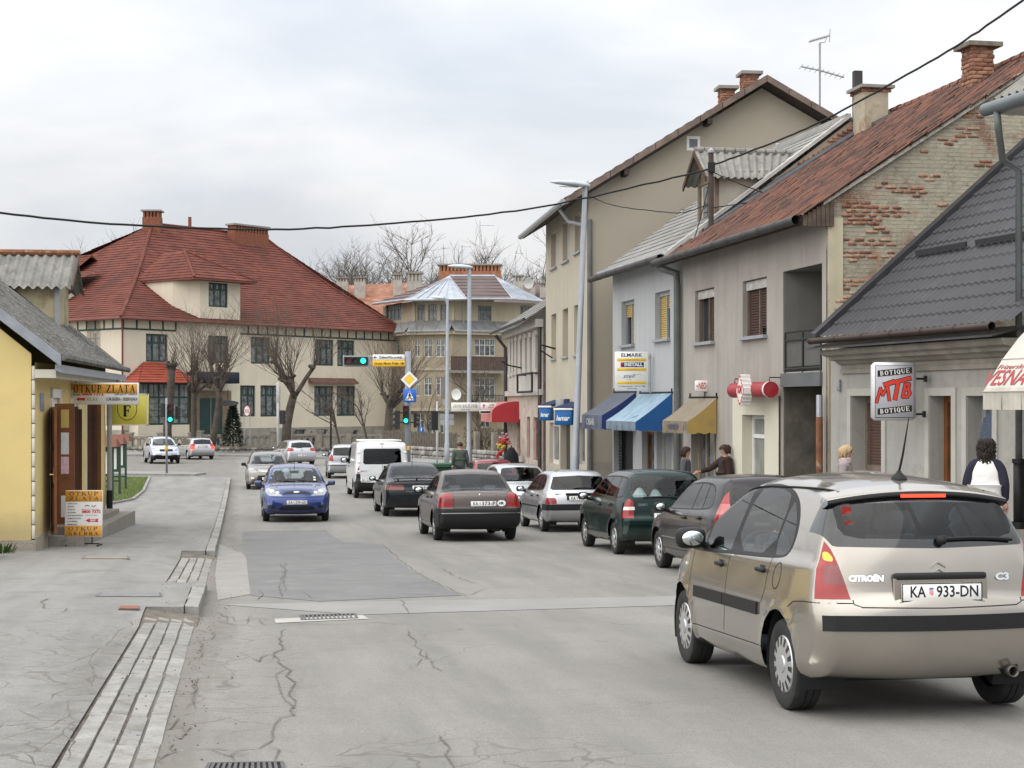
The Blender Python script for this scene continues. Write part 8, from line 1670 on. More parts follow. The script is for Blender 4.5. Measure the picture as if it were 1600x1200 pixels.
link('navy_box',rbox('navy_box',W_*.66,.004,7.4*k,.001,NV,1),t,(.02,f+.001,H_/2-20.2*k));link('red_bar',rbox('red_bar',W_*.06,.005,7.4*k,.001,INKR,1),t,(-W_*.30,f-.001,H_/2-20.2*k));text('INSTALL',.082,WSGN,t,(.045,f-.003,H_/2-20.2*k),FR,bold=.005,width=W_*.54);text('stell',.105,NV,t,(-.06,f,H_/2-38*k),FR,shear=.35,width=W_*.36);text('interijeri',.02,INKG,t,(-.05,f,H_/2-43.5*k),FR);m=MB();m.tube([(.1,f,H_/2-36*k),(.2,f,H_/2-34*k),(.24,f,H_/2-37*k)],.006,5);m.build('logo_swash',ORG,t)
text('ul. trgovinska bb   047 611 208',.026,INKG,t,(0,f,H_/2-53.5*k),FR,bold=.001,width=W_*.78);text('fax 047 611 209',.026,INKG,t,(0,f,H_/2-57.3*k),FR,bold=.001)
m=MB();m.tube([(W_/2+.04,0,-H_/2-.05),(W_/2+.04,0,H_/2-.05)],.018,6);
for z in(.35,-.3):m.ob((W_/2+.04,0,z),(.07,.07,.07))
m.build('bracket',GREYM,t)
t,W_,H_=board('light_box','small white box sign with red letters above the brown awning',1086,1108,594.5,612,35.9,WSGN,.16,bev=.015);text('NEO',.14,INKR,t,(0,-.083,0),FR,bold=.004,width=.17);m=MB();m.box(-W_/2+.02,-.10,-.084,-.081,-.015,.015);m.box(.10,W_/2-.02,-.084,-.081,-.015,.015);m.build('red_dash',M('pale_red',(.5,.25,.25),.6),t);m=MB();m.tube([(.06,.02,-H_/2),(.06,.05,-H_/2-.16)],.01,5);m.build('cable',DKR,t)
u0,zc=FA.px(1147,610,-.28);u1,_=FA.px(1205,610,-.28);t=thing('shop_sign','red half round sign with a white star shaped box over the cream doorway','sign',FA.world(u0,-.28,zc),FA.ang);rr=.155;L_=u1-u0
m=MB();m.lathe([(rr,0),(rr,L_)],20,'x');m.build('red_tube',M('sign_tube_red',(.34,.028,.035),.45,var=.06),t,True);m=MB();m.lathe([(0,-.004),(rr,-.004),(rr,.03)],20,'x');m.build('end_cap',M('sign_tube_red',(0,0,0)),t);m=MB();m.lathe([(rr+.003,L_-.10),(rr+.003,L_-.02)],20,'x');m.build('white_ring',WSGN,t);m=MB();m.lathe([(rr,L_-.01),(0,L_+.004)],20,'x');m.build('end_cap',M('sign_tube_red',(0,0,0)),t)
u_a=FA.px(1160,610,-.45)[0]-u0;wd=.42;hh=.31;star=[]
for k in range(8):a=-1+k*.25;star.append((u_a+wd*.0+wd/2*((k+.0)/8),hh*(k/8)))
pl=[]
def zig(p,q,n,amp):
 o=[]
 for k in range(n):
  for e in(0,.5):t_=(k+e)/n;d=(V(q)-V(p)).normalized();n2=V((d.y,-d.x));c=V(p)+(V(q)-V(p))*t_+n2*(amp if e else 0);o.append((c.x,c.y))
 return o
c_=u_a+wd/2;cor=[(c_,-hh),(c_+wd*.55,-.02),(c_,hh),(c_-wd*.55,-.02)];pl=sum([zig(cor[k],cor[(k+1)%4],4,.035)for k in range(4)],[])
m=MB();m.prism(pl,'y',-.30,-.10);m.build('star_box',WSGN,t);pl2=[(c_+(x-c_)*.97,z*.97)for x,z in pl];m=MB()
for k in range(len(pl2)):a,b=pl2[k],pl2[(k+1)%len(pl2)];ai,bi=(c_+(a[0]-c_)*.86,a[1]*.86),(c_+(b[0]-c_)*.86,b[1]*.86);m.quad((a[0],-.303,a[1]),(b[0],-.303,b[1]),(bi[0],-.303,bi[1]),(ai[0],-.303,ai[1]))
m.build('star_border',INKR,t);text('KM',.16,INKR,t,(c_,-.305,0),FR,bold=.008,width=.24)
for x in(.05,L_-.1):m=MB();m.tube([(x,.28,rr+.08),(x,0,rr+.08),(x,0,rr)],.012,5);m.build('bracket',DKR,t)
GALV=M('galvanised_pole',(.25,.27,.30),.5,metal=.3,var=.1,vs=3);POLEW=M('pale_pole',(.42,.42,.41),.6,var=.15,vs=3)
def lamp(base,top,label,r0,r1,headdir,hl_=1.0,hw_=.32,arm=0.,wdir=None):
 t=thing('street_lamp',label,'street lamp',base);v=V(top)-V(base);MB().tube([(0,0,0),v*.18,v*.181,v],[r0*1.25,r0*1.2,r0,r1],12).build('pole',GALV,t,True);MB().lathe([(r0*1.9,-.02),(r0*1.9,.05),(r0*1.3,.09)],12).build('base_collar',GALV,t)
 d=V(headdir).normalized();s_=V((-d.y,d.x,0)).normalized();c=v+V((0,0,-.05))
 if arm:MB().tube([v-V((0,0,.3)),v+d*arm*.6+V((0,0,.02)),v+d*arm+V((0,0,.04))],r1*.8,8).build('arm',GALV,t);c=v+d*arm
 m=MB();S_=[(-.12,.06,.05),(.0,.10,.075),(hl_*.35,hw_*.5,.10),(hl_*.8,hw_*.38,.07),(hl_,hw_*.1,.02)];n=12
 for(x,wv,hv)in S_:
  for j in range(n):a=2*math.pi*j/n;m.v.append(tuple(c+d*x+s_*wv*math.cos(a)+V((0,0,hv*math.sin(a)*(1.1 if math.sin(a)>0 else .55)+.05*x))))
 for i in range(len(S_)-1):
  for j in range(n):m.f.append((i*n+j,i*n+(j+1)%n,(i+1)*n+(j+1)%n,(i+1)*n+j));m.m.append(0)
 m.f.append(tuple(range(n-1,-1,-1)));m.f.append(tuple((len(S_)-1)*n+j for j in range(n)));m.m+=[0,0];h=m.build('lamp_head',M('lamp_head_grey',(.48,.52,.56),.4,var=.05),t,True)
 m=MB();q=[c+d*x+s_*y+V((0,0,-.055))for x,y in((hl_*.2,-.1),(hl_*.75,-.08),(hl_*.75,.08),(hl_*.2,.1))];m.quad(*q);m.build('lamp_glass',CLEARL,h);return t
Yl=43.0;b=at(896,630,Yl);b.z=g(Yl)+.13;lamp(b,at(914.5,287,Yl),'tall grey street lamp leaning beside the blue box awnings',.095,.065,(-1,-.35,0),1.0,.36)
b=at(733,630,62);b.z=g(62)+.13;lamp(b,at(733.5,416,62),'tall grey street lamp carrying the notary board',.10,.07,(-1,-.2,0),.85,.34)
b=at(698,630,76);b.z=g(76)+.1;lamp(b,at(699,466,76),'thinner street lamp farther back beside the signal cabinet',.10,.06,(-1,0,0),.5,.22,.25)
t,W_,H_=board('notary_board','long white board reading JAVNI BILJEŽNIK on the lamp post',705,750,629,642.5,61.8,WSGN,.04);serif('JAVNI BILJEŽNIK',.13,W_*.86,INKG,t,(0,-.024,.03),FR,thick=.2);text('Ured: 1. kat',.05,INKG,t,(0,-.023,-.1),FR)
t,W_,H_=board('direction_board','small white board with a red upward arrow beside the notary board',750.5,776,629,640,61.7,WSGN,.04);m=MB();m.quad((-.02,-.023,-.09),(.02,-.023,-.09),(.02,-.023,.02),(-.02,-.023,.02));m.quad((-.06,-.0235,.01),(.06,-.0235,.01),(0,-.0235,.09));o=m.build('arrow',INKR,t);o.location.x=-W_*.28;text('DOM',.055,INKG,t,(W_*.2,-.023,.04),FR,bold=.002);text('ZDRAVLJA',.05,INKG,t,(W_*.2,-.023,-.05),FR,bold=.001,width=W_*.45)
t,W_,H_=board('small_board','narrow black and white board under the arrow board',749.5,768,641,646.5,61.7,WSGN,.04);link('black_strip',rbox('black_strip',W_*.9,.004,H_*.6,.001,INK,1),t,(0,-.021,0))
HOUS=flat('signal_black',(.012,.013,.013),.55);LGRN=flat('signal_green_lit',(.02,.9,.55),.3,emit=1.5);LRED=flat('signal_red_off',(.16,.02,.02),.3);LAMB=flat('signal_amber_off',(.03,.028,.012),.3);LOFF=flat('signal_off',(.01,.014,.013),.3)
def signal(t,c,d,s_,vert=True,lit=2,cols=None,sc=1.,back=False):
 """three-aspect head centred on c (local), facing unit vector d; s_ sideways axis"""
 d=V(d).normalized();up=V((0,0,1));s_=d.cross(up).normalized();ax=up if vert else s_;ot=s_ if vert else up;rot=Matrix((ot,d,ax)).transposed()if True else None
 m=MB();m.ob(c,(.30*sc,.20*sc,.92*sc),rot);hd=m.build('signal_head',HOUS,t)
 for k in range(3):
  q=V(c)+ax*(.29*(1-k))*sc+d*.105*sc;col=(LRED,LAMB,LGRN if lit==2 else LOFF)[k]if cols is None else cols[k];m=MB();R3=d.to_track_quat('Z','Y').to_matrix()
  for(r_,z_)in((0,.02),(.075,.012),(.105,0)):pass
  n=16;pts=[q+R3@V((.105*sc*math.cos(2*math.pi*j/n),.105*sc*math.sin(2*math.pi*j/n),.004))for j in range(n)];m.quad(*pts);m.build('lens',col,hd)
  m=MB();P=[(R3@V((.12*sc*math.cos(a),.12*sc*math.sin(a),0)),a)for a in np.linspace(0,2*math.pi,15)]
  for(p,a),(p2,a2)in zip(P[:-1],P[1:]):
   if(q+p).z>q.z-.03*sc:m.quad(q+p,q+p2,q+p2+d*.17*sc,q+p+d*.17*sc)
  m.build('visor',HOUS,hd)
 return hd
Yg=80.0;base=at(637,630,Yg);base.z=g(Yg)+.05;t=thing('signal_mast','signal mast with a horizontal traffic light showing green over the street','traffic light',base);L0=lambda px_,py_:at(px_,py_,Yg)-base
MB().tube([(0,0,0),L0(637.5,549)],.15,14).build('pole',GALV,t,True);m=MB();a,b=L0(536,558),L0(638,557);m.tube([a,b],.06,8);m.tube([L0(536,571),L0(638,571)],.04,8);m.box(a.x,a.x+.06,-.06,.06,L0(0,573).z,L0(0,555).z);m.build('arm',GALV,t)
m=MB();q0,q1=L0(536,573),L0(578.5,555.5);m.box(q0.x,q1.x,-.10,-.06,q0.z,q1.z);m.build('backing_board',M('grey_backing',(.33,.34,.36),.5),t);signal(t,(L0(557,564).x,-.22,L0(0,564).z),(0,-1,0),None,False,2,None,1.28)
for ob in[o for o in t.children_recursive if o.name.startswith('lens')]:pass
def dirsign(lab,x0,x1,yt,yb,mat,tx,arrow):
 t,W_,H_=board('direction_sign',lab,x0,x1,yt,yb,Yg-.25,mat,.05);text(tx,H_*.40,INK,t,(.0+.10*arrow*-1,-.028,0),FR,bold=.004,width=W_*.74);m=MB();x=arrow*(W_/2-.13);a=arrow;m.quad((x-.09,-.027,-.02),(x+.07,-.027,-.02),(x+.07,-.027,.02),(x-.09,-.027,.02));m.quad((x+a*.0,-.0275,.09),(x+a*.10,-.0275,0),(x+a*.06,-.0275,0),(x-a*.03,-.0275,.09));m.quad((x+a*.0,-.028,-.09),(x+a*.10,-.028,0),(x+a*.06,-.028,0),(x-a*.03,-.028,-.09));m.build('arrow',INK,t)
dirsign('white direction sign reading Željeznička postaja with an arrow to the left',582.5,632,554,563,WSGN,'Željeznička postaja',-1);dirsign('yellow direction sign reading Donje Mrzlo Polje with an arrow to the right',582,632.5,563.3,572.5,flat('road_sign_yellow',(.78,.45,.02),.5),'Donje Mrzlo Polje',1)
c=at(639.5,593,Yg-.3);t=thing('priority_sign','white diamond sign with yellow middle on the signal mast','road sign',c);r_=13.3*Yg/2500;m=MB();m.prism([(0,-r_),(r_,0),(0,r_),(-r_,0)],'y',-.015,.015);m.build('plate',WSGN,t);r2=r_*.58;m=MB();m.quad((0,-.018,-r2),(r2,-.018,0),(0,-.018,r2),(-r2,-.018,0));m.build('yellow_diamond',flat('road_sign_amber',(.80,.55,.03),.5),t);r3=r2*1.06;m=MB();m.quad((0,-.0165,-r3),(r3,-.0165,0),(0,-.0165,r3),(-r3,-.0165,0));m.build('dark_outline',INKG,t)
t,W_,H_=board('crossing_sign','blue square pedestrian crossing sign below the diamond',630,650.3,608,628.5,Yg-.3,flat('road_sign_blue',(.015,.12,.50),.45),.03);m=MB();m.quad((-W_*.37,-.017,-H_*.36),(W_*.37,-.017,-H_*.36),(0,-.017,H_*.36));m.build('white_triangle',WSGN,t);m=MB();
for(a,b,r_)in(((0,.10),(0,-.03),.035),((0,-.02),(-.07,-.16),.022),((0,-.02),(.07,-.16),.022),((0,.08),(-.08,-.0),.016),((0,.08),(.07,.0),.016)):m.tube([(a[0],-.02,a[1]),(b[0],-.02,b[1])],r_,6)
m.lathe([(0,-.022),(.035,-.019)],10,'y',(0,0,.145));m.build('walking_figure',INK,t)
for k in(-.19,-.10,.10,.19):m=MB();m.quad((k-.02,-.0185,-H_*.35),(k+.025,-.0185,-H_*.35),(k*.8+.02,-.0185,-.12),(k*.8-.01,-.0185,-.12));m.build('stripe',INK,t)
t=thing('signal_cluster','black cluster of signal heads with a green lamp lit below the crossing sign','traffic light',at(637,650,Yg));l2=lambda px_,py_:at(px_,py_,Yg)-t.location
signal(t,l2(635,648)+V((0,-.28,.0)),(0,-1,0),None,True,2);signal(t,l2(624,653)+V((-.1,0,-.1)),(-1,.2,0),None,True,0,(LOFF,LOFF,LOFF));signal(t,l2(644,655)+V((.15,0,-.05)),(1,.1,0),None,True,0,(LOFF,LOFF,LOFF),.8);m=MB();m.tube([l2(625,645),l2(646,645)],.03,6);m.tube([l2(625,660),l2(646,660)],.03,6);m.build('bracket',DKR,t)
link('button_box',rbox('button_box',.14,.12,.22,.02,flat('button_yellow',(.62,.35,.03),.5),2),t,l2(638.5,700)+V((0,-.2,0)))
Y1=79.0;base=at(260.5,630,Y1);base.z=g(Y1)+.08;t=thing('signal_post','slim grey signal post with a green lamp at the left pavement corner','traffic light',base);l3=lambda px_,py_:at(px_,py_,Y1)-base;MB().tube([(0,0,0),l3(260,622)],.055,10).build('pole',GALV,t,True);signal(t,l3(267,646)+V((0,-.1,0)),(.1,-1,0),None,True,2);signal(t,l3(254.5,641)+V((0,.1,0)),(-1,.3,0),None,True,0,(LOFF,LOFF,LOFF),.75);signal(t,l3(272,645)+V((.1,.15,0)),(1,.2,0),None,True,0,(LOFF,LOFF,LOFF),.7);link('button_box',rbox('button_box',.16,.14,.2,.03,flat('button_yellow',(0,0,0)),2),t,l3(260.5,701)+V((0,-.08,0)));m=MB();m.tube([l3(255,635),l3(271,635)],.02,6);m.tube([l3(255,655),l3(271,655)],.02,6);m.build('bracket',DKR,t)
m=MB();P=[at(150,0,78.5),at(305,0,77.5),at(322,0,79.5),at(290,0,81),at(150,0,81.5)];m.hexa([(p.x,p.y,g(p.y)-.05)for p in P],[(p.x,p.y,g(p.y)+.09)for p in P]);tag(m.build('traffic_island',PAVE,None),kind='structure')
Y2=106;base=at(434.5,630,Y2);base.z=g(Y2)+.1;t=thing('signal_post','pale signal post seen from behind by the thick pollarded tree','traffic light',base);l4=lambda px_,py_:at(px_,py_,Y2)-base;MB().tube([(0,0,0),l4(434,600)],.09,10).build('pole',POLEW,t,True);signal(t,l4(441,652),(.4,1,0),None,True,0,(LOFF,LOFF,LOFF));link('route_plate',rbox('route_plate',.22,.05,1.3,.01,POLEW,1),t,l4(434.5,613)+V((0,-.1,0)))
Y3=77;base=at(683,630,Y3);base.z=g(Y3)+.1;t=thing('sign_pole','thin pale pole with the grey backs of two road signs','sign pole',base);l5=lambda px_,py_:at(px_,py_,Y3)-base;MB().tube([(0,0,0),l5(683,627)],.05,8).build('pole',POLEW,t,True)
for(x0,x1,yt,yb,mm)in((687,709,647,655,GALV),(687,709,656,664,GREYM)):a,b=l5(x0,yt),l5(x1,yb);m=MB();m.box(a.x,b.x,-.04,0,b.z,a.z);m.build('sign_back',mm,t)
signal(t,l5(679,657),(-.3,1,0),None,True,0,(LOFF,LOFF,LOFF));a,b=l5(689,590),l5(699.5,623);m=MB();m.box(a.x,b.x,-.12,.12,b.z,a.z);m.build('grey_cabinet',M('grey_cabinet',(.17,.16,.16),.6,var=.1),t);m=MB();m.box(l5(692,0).x,l5(698,0).x,-.1,.1,l5(0,633).z,l5(0,624).z);m.build('cabinet_foot',GREYM,t)
def oval(c,rx,rz,lab,mat,y0=-.02,name='oval_sign',posts=None):
 t=thing(name,lab,'sign',c);m=MB();n=24;m.prism([(rx*math.cos(2*math.pi*k/n),rz*math.sin(2*math.pi*k/n))for k in range(n)],'y',-.03,.03);m.build('plate',mat,t);return t
t=oval(at(386,642,113.5),5.2*113.5/2500,9*113.5/2500,'red and white oval sign on two thin posts by the evergreen',M('oval_red',(.34,.05,.05),.6));m=MB();n=24;m.quad(*[(.19*math.cos(2*math.pi*k/n),-.034,.34*math.sin(2*math.pi*k/n))for k in range(n)]);m.build('white_oval',WSGN,t);text('BAR',.10,INKR,t,(0,-.037,.05),FR,bold=.005);text('DOM',.09,INKR,t,(0,-.037,-.09),FR,bold=.005);m=MB()
for x in(-.21,.21):m.tube([(x,.03,-2.3),(x,.03,.1)],.025,5)
m.build('posts',GREYM,t)
t=oval(at(356,630,114),17*114/2500,4.4*114/2500,'dark oval hanging board among the branches before the entrance',M('dark_oval',(.05,.055,.06),.5));MB().tube([(0,.05,0),(0,.05,1.0)],.03,5).build('hanger',DKR,t)
t=thing('iron_post','dark iron post standing before the right half of the villa','post',(at(517,0,114.5).x,114.5,-1.8));MB().tube([(0,0,0),(0,0,at(0,640,114.5).z+1.8)],.07,8).build('shaft',DKR,t);MB().lathe([(.12,0),(.12,.12),(.0,.2)],8,'z',(0,0,at(0,640,114.5).z+1.8)).build('finial',DKR,t)
t=thing('park_bench','brown bench behind the balustrade before the villa','bench',(at(472,0,119).x,119,-1.75),R(0));
for k,(y,z)in enumerate(((-.2,.45),(0,.45),(.2,.46),(.3,.66),(.34,.86))):m=MB();m.box(-.95,.95,y-.08 if k<3 else y-.02,y+.08 if k<3 else y+.02,z-.02 if k<3 else z-.08,z+.02 if k<3 else z+.08);m.build('slat',BRND,t)
for x in(-.8,.8):m=MB();m.box(x-.04,x+.04,-.25,.3,0,.43);m.box(x-.04,x+.04,.28,.36,.43,.95);m.build('leg',DKR,t)
t,W_,H_=board('parking_sign','small blue sign with a white bar on the beige corner house',654.5,662,667,677,112,flat('road_sign_blue',(0,0,0)),.03);link('white_bar',rbox('white_bar',.07,.006,.3,.002,WSGN,1),t,(0,-.016,0));MB().tube([(0,.03,-1.4),(0,.03,.1)],.03,6).build('post',GREYM,t);m=MB();m.prism([(.17*math.cos(a),-.37+.17*math.sin(a))for a in np.linspace(0,2*math.pi,17)[:-1]],'y',-.015,.015);m.build('violet_disc',flat('violet',(.10,.03,.16),.5),t)
t=thing('satellite_dish','white satellite dish on the beige corner house','satellite dish',at(712,616,136.5),R(25));m=MB();m.lathe([(0,-.02),(.25,-.05),(.45,-.14)],20,'y');o=m.build('reflector',WSGN,t,True);o.scale=(1,1,1.1);MB().tube([(0,0,0),(.0,.8,-.1)],.04,6).build('arm',GREYM,t)
t=thing('satellite_dish','pale satellite dish among the distant grey chimneys','satellite dish',at(827,443,168),R(-20));m=MB();m.lathe([(0,-.02),(.3,-.06),(.55,-.18)],20,'y');m.build('reflector',M('grey_white_pipe',(0,0,0)),t,True);MB().tube([(0,0,0),(0,.3,-.8)],.04,5).build('arm',GREYM,t)
for(px_,pb,pt,Y,lab,bars)in((693,428,383,150,'aerial with a long side boom at the left end of the long chimney',[(-36,10,-2,0),(-4,3,3,3)]),(750,418,345,150,'tallest thin aerial mast behind the long brick chimney',[(0,22,15,15)]),(722,418,382,151,'short aerial in the middle of the long brick chimney',[(-3,14,8,6)]),(657,428,399,156,'small aerial over the white chimney',[(-14,18,0,7)]),(806,432,392,168,'thin aerial beside the distant chimney',[(0,12,3,3)])):
 base=at(px_,pb,Y);t=thing('roof_aerial',lab,'antenna',base);s_=Y/2500;MB().tube([(0,0,-1),(0,0,(pb-pt)*s_)],.03,5).build('mast',GREYM,t);m=MB()
 for(a,b,c,d)in bars:z=(pb-pt)*s_*.9-.0;m.tube([(a*s_,0,z+c*0-(2*s_ if a<-20 else 0)*3),(b*s_,0,z+d*0)],.022,4);[m.tube([((a+(b-a)*q/5)*s_,-.25,z),((a+(b-a)*q/5)*s_,.25,z)],.01,4)for q in range(6)]
 m.build('boom',GREYM,t)
Yc=59.0;b=at(697,630,Yc);b.z=g(Yc)+.0;t=thing('wheelie_bin','green wheeled waste container by the rubble wall','waste bin',b,R(8));GB=M('green_plastic',(.022,.085,.045),.5,var=.12);m=MB();m.hexa([(-.46,-.36,.14),(.46,-.36,.14),(.46,.36,.14),(-.46,.36,.14)],[(-.6,-.44,1.0),(.6,-.44,1.0),(.6,.44,1.0),(-.6,.44,1.0)]);m.build('body',GB,t);link('lid',rbox('lid',1.30,.98,.12,.05,GB,2),t,(0,0,1.07));m=MB();m.tube([(-.5,-.5,1.02),(.5,-.5,1.02)],.025,6);m.build('handle',GB,t)
for sx in(-1,1):
 for sy in(-1,1):MB().lathe([(.0,-.03),(.08,-.03),(.08,.03),(0,.03)],10,'x',(sx*.4,sy*.28,.08)).build('wheel',DKR,t)
CBL=flat('black_cable',(.01,.01,.011),.7)
def cable(pts,r_,label,n=10):
 t=MB();P=[at(*p)for p in pts];Q=[]
 for i in range(len(P)-1):
  p0,p1,p2,p3=P[max(0,i-1)],P[i],P[i+1],P[min(len(P)-1,i+2)]
  for j in range(n):u=j/n;Q.append(.5*((2*p1)+(-p0+p2)*u+(2*p0-5*p1+4*p2-p3)*u*u+(-p0+3*p1-3*p2+p3)*u**3))
 Q.append(P[-1]);rnd=random.Random(3);Q=[q+V((0,0,rnd.gauss(0,.006)))for q in Q];t.tube(Q,r_,6);tag(t.build('overhead_cable',CBL,None),label,'cable')
cable([(-260,300,27),(0,333,29),(215,352,31),(430,358,33),(640,347,35),(850,322,36.4),(1085,270,37.5),(1108,262,37.6)],.021,'thick black overhead cable sagging across the whole street to the dormer post');cable([(1112,259,37.6),(1230,214,36),(1328,166,34),(1480,80,30),(1600,0,26.5),(1760,-108,23)],.023,'thick black overhead cable rising from the dormer post to the upper right');cable([(921,306,45.4),(955,320,44),(1010,328,42),(1063,332,40),(1112,318,37.6)],.014,'thin cable from the beige gable to the dormer post');cable([(1112,268,37.6),(1150,285,37.6),(1200,303,38)],.012,'short thin cable from the post to the dormer side');cable([(1108,285,37.5),(1100,320,37.4),(1085,372,37.3),(1075,398,37.2)],.012,'thin stay running down from the post over the grey roof');cable([(1112,325,37.6),(1160,318,37.8),(1215,308,38.1)],.012,'lower thin cable running from the post along the party wall')
SKIN=M('skin',(.42,.25,.18),.6,var=.06,vs=8);SHOE=flat('dark_shoe',(.02,.017,.015),.5)
def skinmesh(name,verts,edges,mat,sub=2):
 """verts: list of (x,y,z,rx,ry); first is the root"""
 me=bpy.data.meshes.new(name);me.from_pydata([v[:3]for v in verts],edges,[]);o=bpy.data.objects.new('tmp',me);C.objects.link(o);o.modifiers.new('s','SKIN');sv=me.skin_vertices[0].data
 for i,v in enumerate(verts):sv[i].radius=(v[3],v[4]if len(v)>4 else v[3]);sv[i].use_root=i==0
 mo=o.modifiers.new('u','SUBSURF');mo.levels=sub;mo.render_levels=sub
 dg=bpy.context.evaluated_depsgraph_get();r_=bpy.data.meshes.new_from_object(o.evaluated_get(dg));bpy.data.objects.remove(o);bpy.data.meshes.remove(me);r_.name=name;r_.materials.clear();r_.materials.append(mat)
 for p in r_.polygons:p.use_smooth=True
 return r_
def hand(mb,p,d,up,sc=1.,curl=.35):
 d=V(d).normalized();s_=d.cross(V(up)).normalized();u=s_.cross(d).normalized();p=V(p)
 mb.tube([p-d*.01,p+d*.03*sc,p+d*.075*sc],[.026*sc,.036*sc,.034*sc],8)
 for k,(o,l)in enumerate(((-.027,.062),(-.009,.072),(.010,.068),(.027,.052))):
  b=p+d*.07*sc+s_*o*sc;m1=b+d*l*.45*sc-u*curl*.012*sc;m2=b+d*l*.8*sc-u*curl*.035*sc;e=b+d*l*sc-u*curl*.06*sc;mb.tube([b,m1,m2,e],[.0095*sc,.009*sc,.008*sc,.005*sc],6)
 b=p+d*.02*sc-s_*.03*sc;mb.tube([b,b+d*.028*sc-s_*.022*sc-u*.008*sc,b+d*.06*sc-s_*.026*sc-u*.018*sc],[.012*sc,.010*sc,.006*sc],6)
def person(label,loc,rz,H_=1.68,coat=(.1,.1,.12),trousers=(.03,.03,.04),hair=(.03,.02,.015),armL=None,armR=None,hairstyle='bob',coatlen=.62,vest=None,stride=.0,turn=0.,scarf=None,seated=False,glasses=False,group=None,build=1.,skip_legs=False):
 """faces -Y locally; heights as for 1.70 m then scaled"""
 t=thing('person',label,'person',loc,rz,group);k=H_/1.70;b=build
 hip=.92 if not seated else .50;dz=hip-.92
 Vt=[(0,.0,.95+dz,.15*b,.11*b),(0,-.005,1.12+dz,.135*b,.10*b),(0,0,1.30+dz,.155*b,.11*b),(0,.01,1.42+dz,.11*b,.08*b),(0,.0,1.49+dz,.055,.055),(0,-.015,1.55+dz,.068,.075),(0,-.02,1.62+dz,.078,.095),(0,-.012,1.68+dz,.055,.065)]
 Ed=[(0,1),(1,2),(2,3),(3,4),(4,5),(5,6),(6,7)]
 sh=lambda sg:V((sg*.165*b,.01,1.40+dz));dfl=lambda sg:(V((sg*.215*b,.03,1.13+dz)),V((sg*.215*b,-.05,.90+dz)))
 arms=[]
 for sg,ar in((1,armL),(-1,armR)):
  el,wr=ar if ar else dfl(sg);el,wr=V(el),V(wr)
  if ar:el.z+=dz;wr.z+=dz
  n=len(Vt);s0=sh(sg);Vt+=[(*s0,.055*b),(*el,.040*b),(*wr,.027)];Ed+=[(3,n),(n,n+1),(n+1,n+2)];arms.append((s0,el,wr))
 legs=[]
 for sg in(1,-1):
  n=len(Vt);hp=V((sg*.085,0,.86+dz))
  if seated:kn,an=V((sg*.11,-.44,.50)),V((sg*.11,-.55 if skip_legs else-.42,.42 if skip_legs else .09))
  else:kn,an=V((sg*.09,-.03-.12*stride*sg,.48)),V((sg*.09,.02+.20*stride*-sg*-1,.08))
  Vt+=[(*hp,.085*b),(*kn,.055*b),(*an,.038)];Ed+=[(0,n),(n,n+1),(n+1,n+2)];legs.append((hp,kn,an))
 sc=lambda vs:[tuple(c*k for c in v)for v in vs]
 body=link('body',skinmesh('body',sc(Vt),Ed,SKIN),t);cm=M('cloth_%d'%(len(MATS)),coat,.9,var=.12,vs=14)if not isinstance(coat,str)else MATS[coat];tm=M('trousers_%d'%len(MATS),trousers,.9,var=.1)
 hem=hip-coatlen+.28 if not seated else .52
 Cv=[(0,0,.95+dz,.175*b,.135*b),(0,-.005,1.12+dz,.16*b,.125*b),(0,0,1.30+dz,.18*b,.135*b),(0,.01,1.425+dz,.125*b,.095*b),(0,.005,1.475+dz,.075,.07),(0,0,.80+dz,.185*b,.145*b)];Ce=[(0,1),(1,2),(2,3),(3,4),(0,5)]
 if coatlen>.5 and not seated:Cv.append((0,.0,.80-coatlen*.35,.19*b,.155*b));Ce.append((5,6))
 if vest:vm=M('cloth_%d'%len(MATS),vest,.85,var=.06,vs=9,bump=.012,bs=11);link('vest',skinmesh('vest',sc([(v[0],v[1],v[2],v[3]*1.20,v[4]*1.28)for v in Cv]),Ce,vm),t)
 Cv2=list(Cv)if not vest else[(v[0],v[1],v[2],v[3]*.82,v[4]*.82)for v in Cv[:5]];Ce2=list(Ce)if not vest else[(0,1),(1,2),(2,3),(3,4)]
 for(s0,el,wr)in arms:
  n=len(Cv2);w2=el+(wr-el)*.90;Cv2+=[(*s0,.078*b),(*el,.060*b),(*w2,.048)];Ce2+=[(3,n),(n,n+1),(n+1,n+2)]
 link('coat' if not vest else 'sleeves',skinmesh('coat',sc(Cv2),Ce2,cm),t)
 n=0;Tv=[(0,0,.90+dz,.155*b,.125*b)];Te=[]
 for(hp,kn,an)in legs:n=len(Tv);Tv+=[(*hp,.098*b),(*kn,.072*b),(*(kn+(an-kn)*.95),.062)];Te+=[(0,n),(n,n+1),(n+1,n+2)]
 link('trousers',skinmesh('trousers',sc(Tv),Te,tm),t)
 for(hp,kn,an)in([]if skip_legs else legs):link('shoe',rbox('shoe',.09*k,.25*k,.08*k,.035*k,SHOE,2),t,(an.x*k,(an.y-.05)*k,.04*k))
 m=MB()
 for(s0,el,wr)in arms:hand(m,wr*k,(wr-el),V((0,-.3,1))if abs((wr-el).normalized().z)<.8 else V((0,-1,.1)),1.05*k)
 m.build('hands',SKIN,t,True)
 hd=bpy.data.objects.new('head_features',None);hd.name='face';m=MB();hz=(1.62+dz)*k;m.tube([(0,-.105*k,hz+.01),(0,-.130*k,hz-.022),(0,-.108*k,hz-.034)],[.008,.015,.008],6)
 for sg in(1,-1):m.lathe([(0,-.016),(.022,-.010),(.026,.0),(0,.01)],8,'x',(sg*.083*k,.0,hz-.005))
 m.build('nose_and_ears',SKIN,t,True);m=MB()
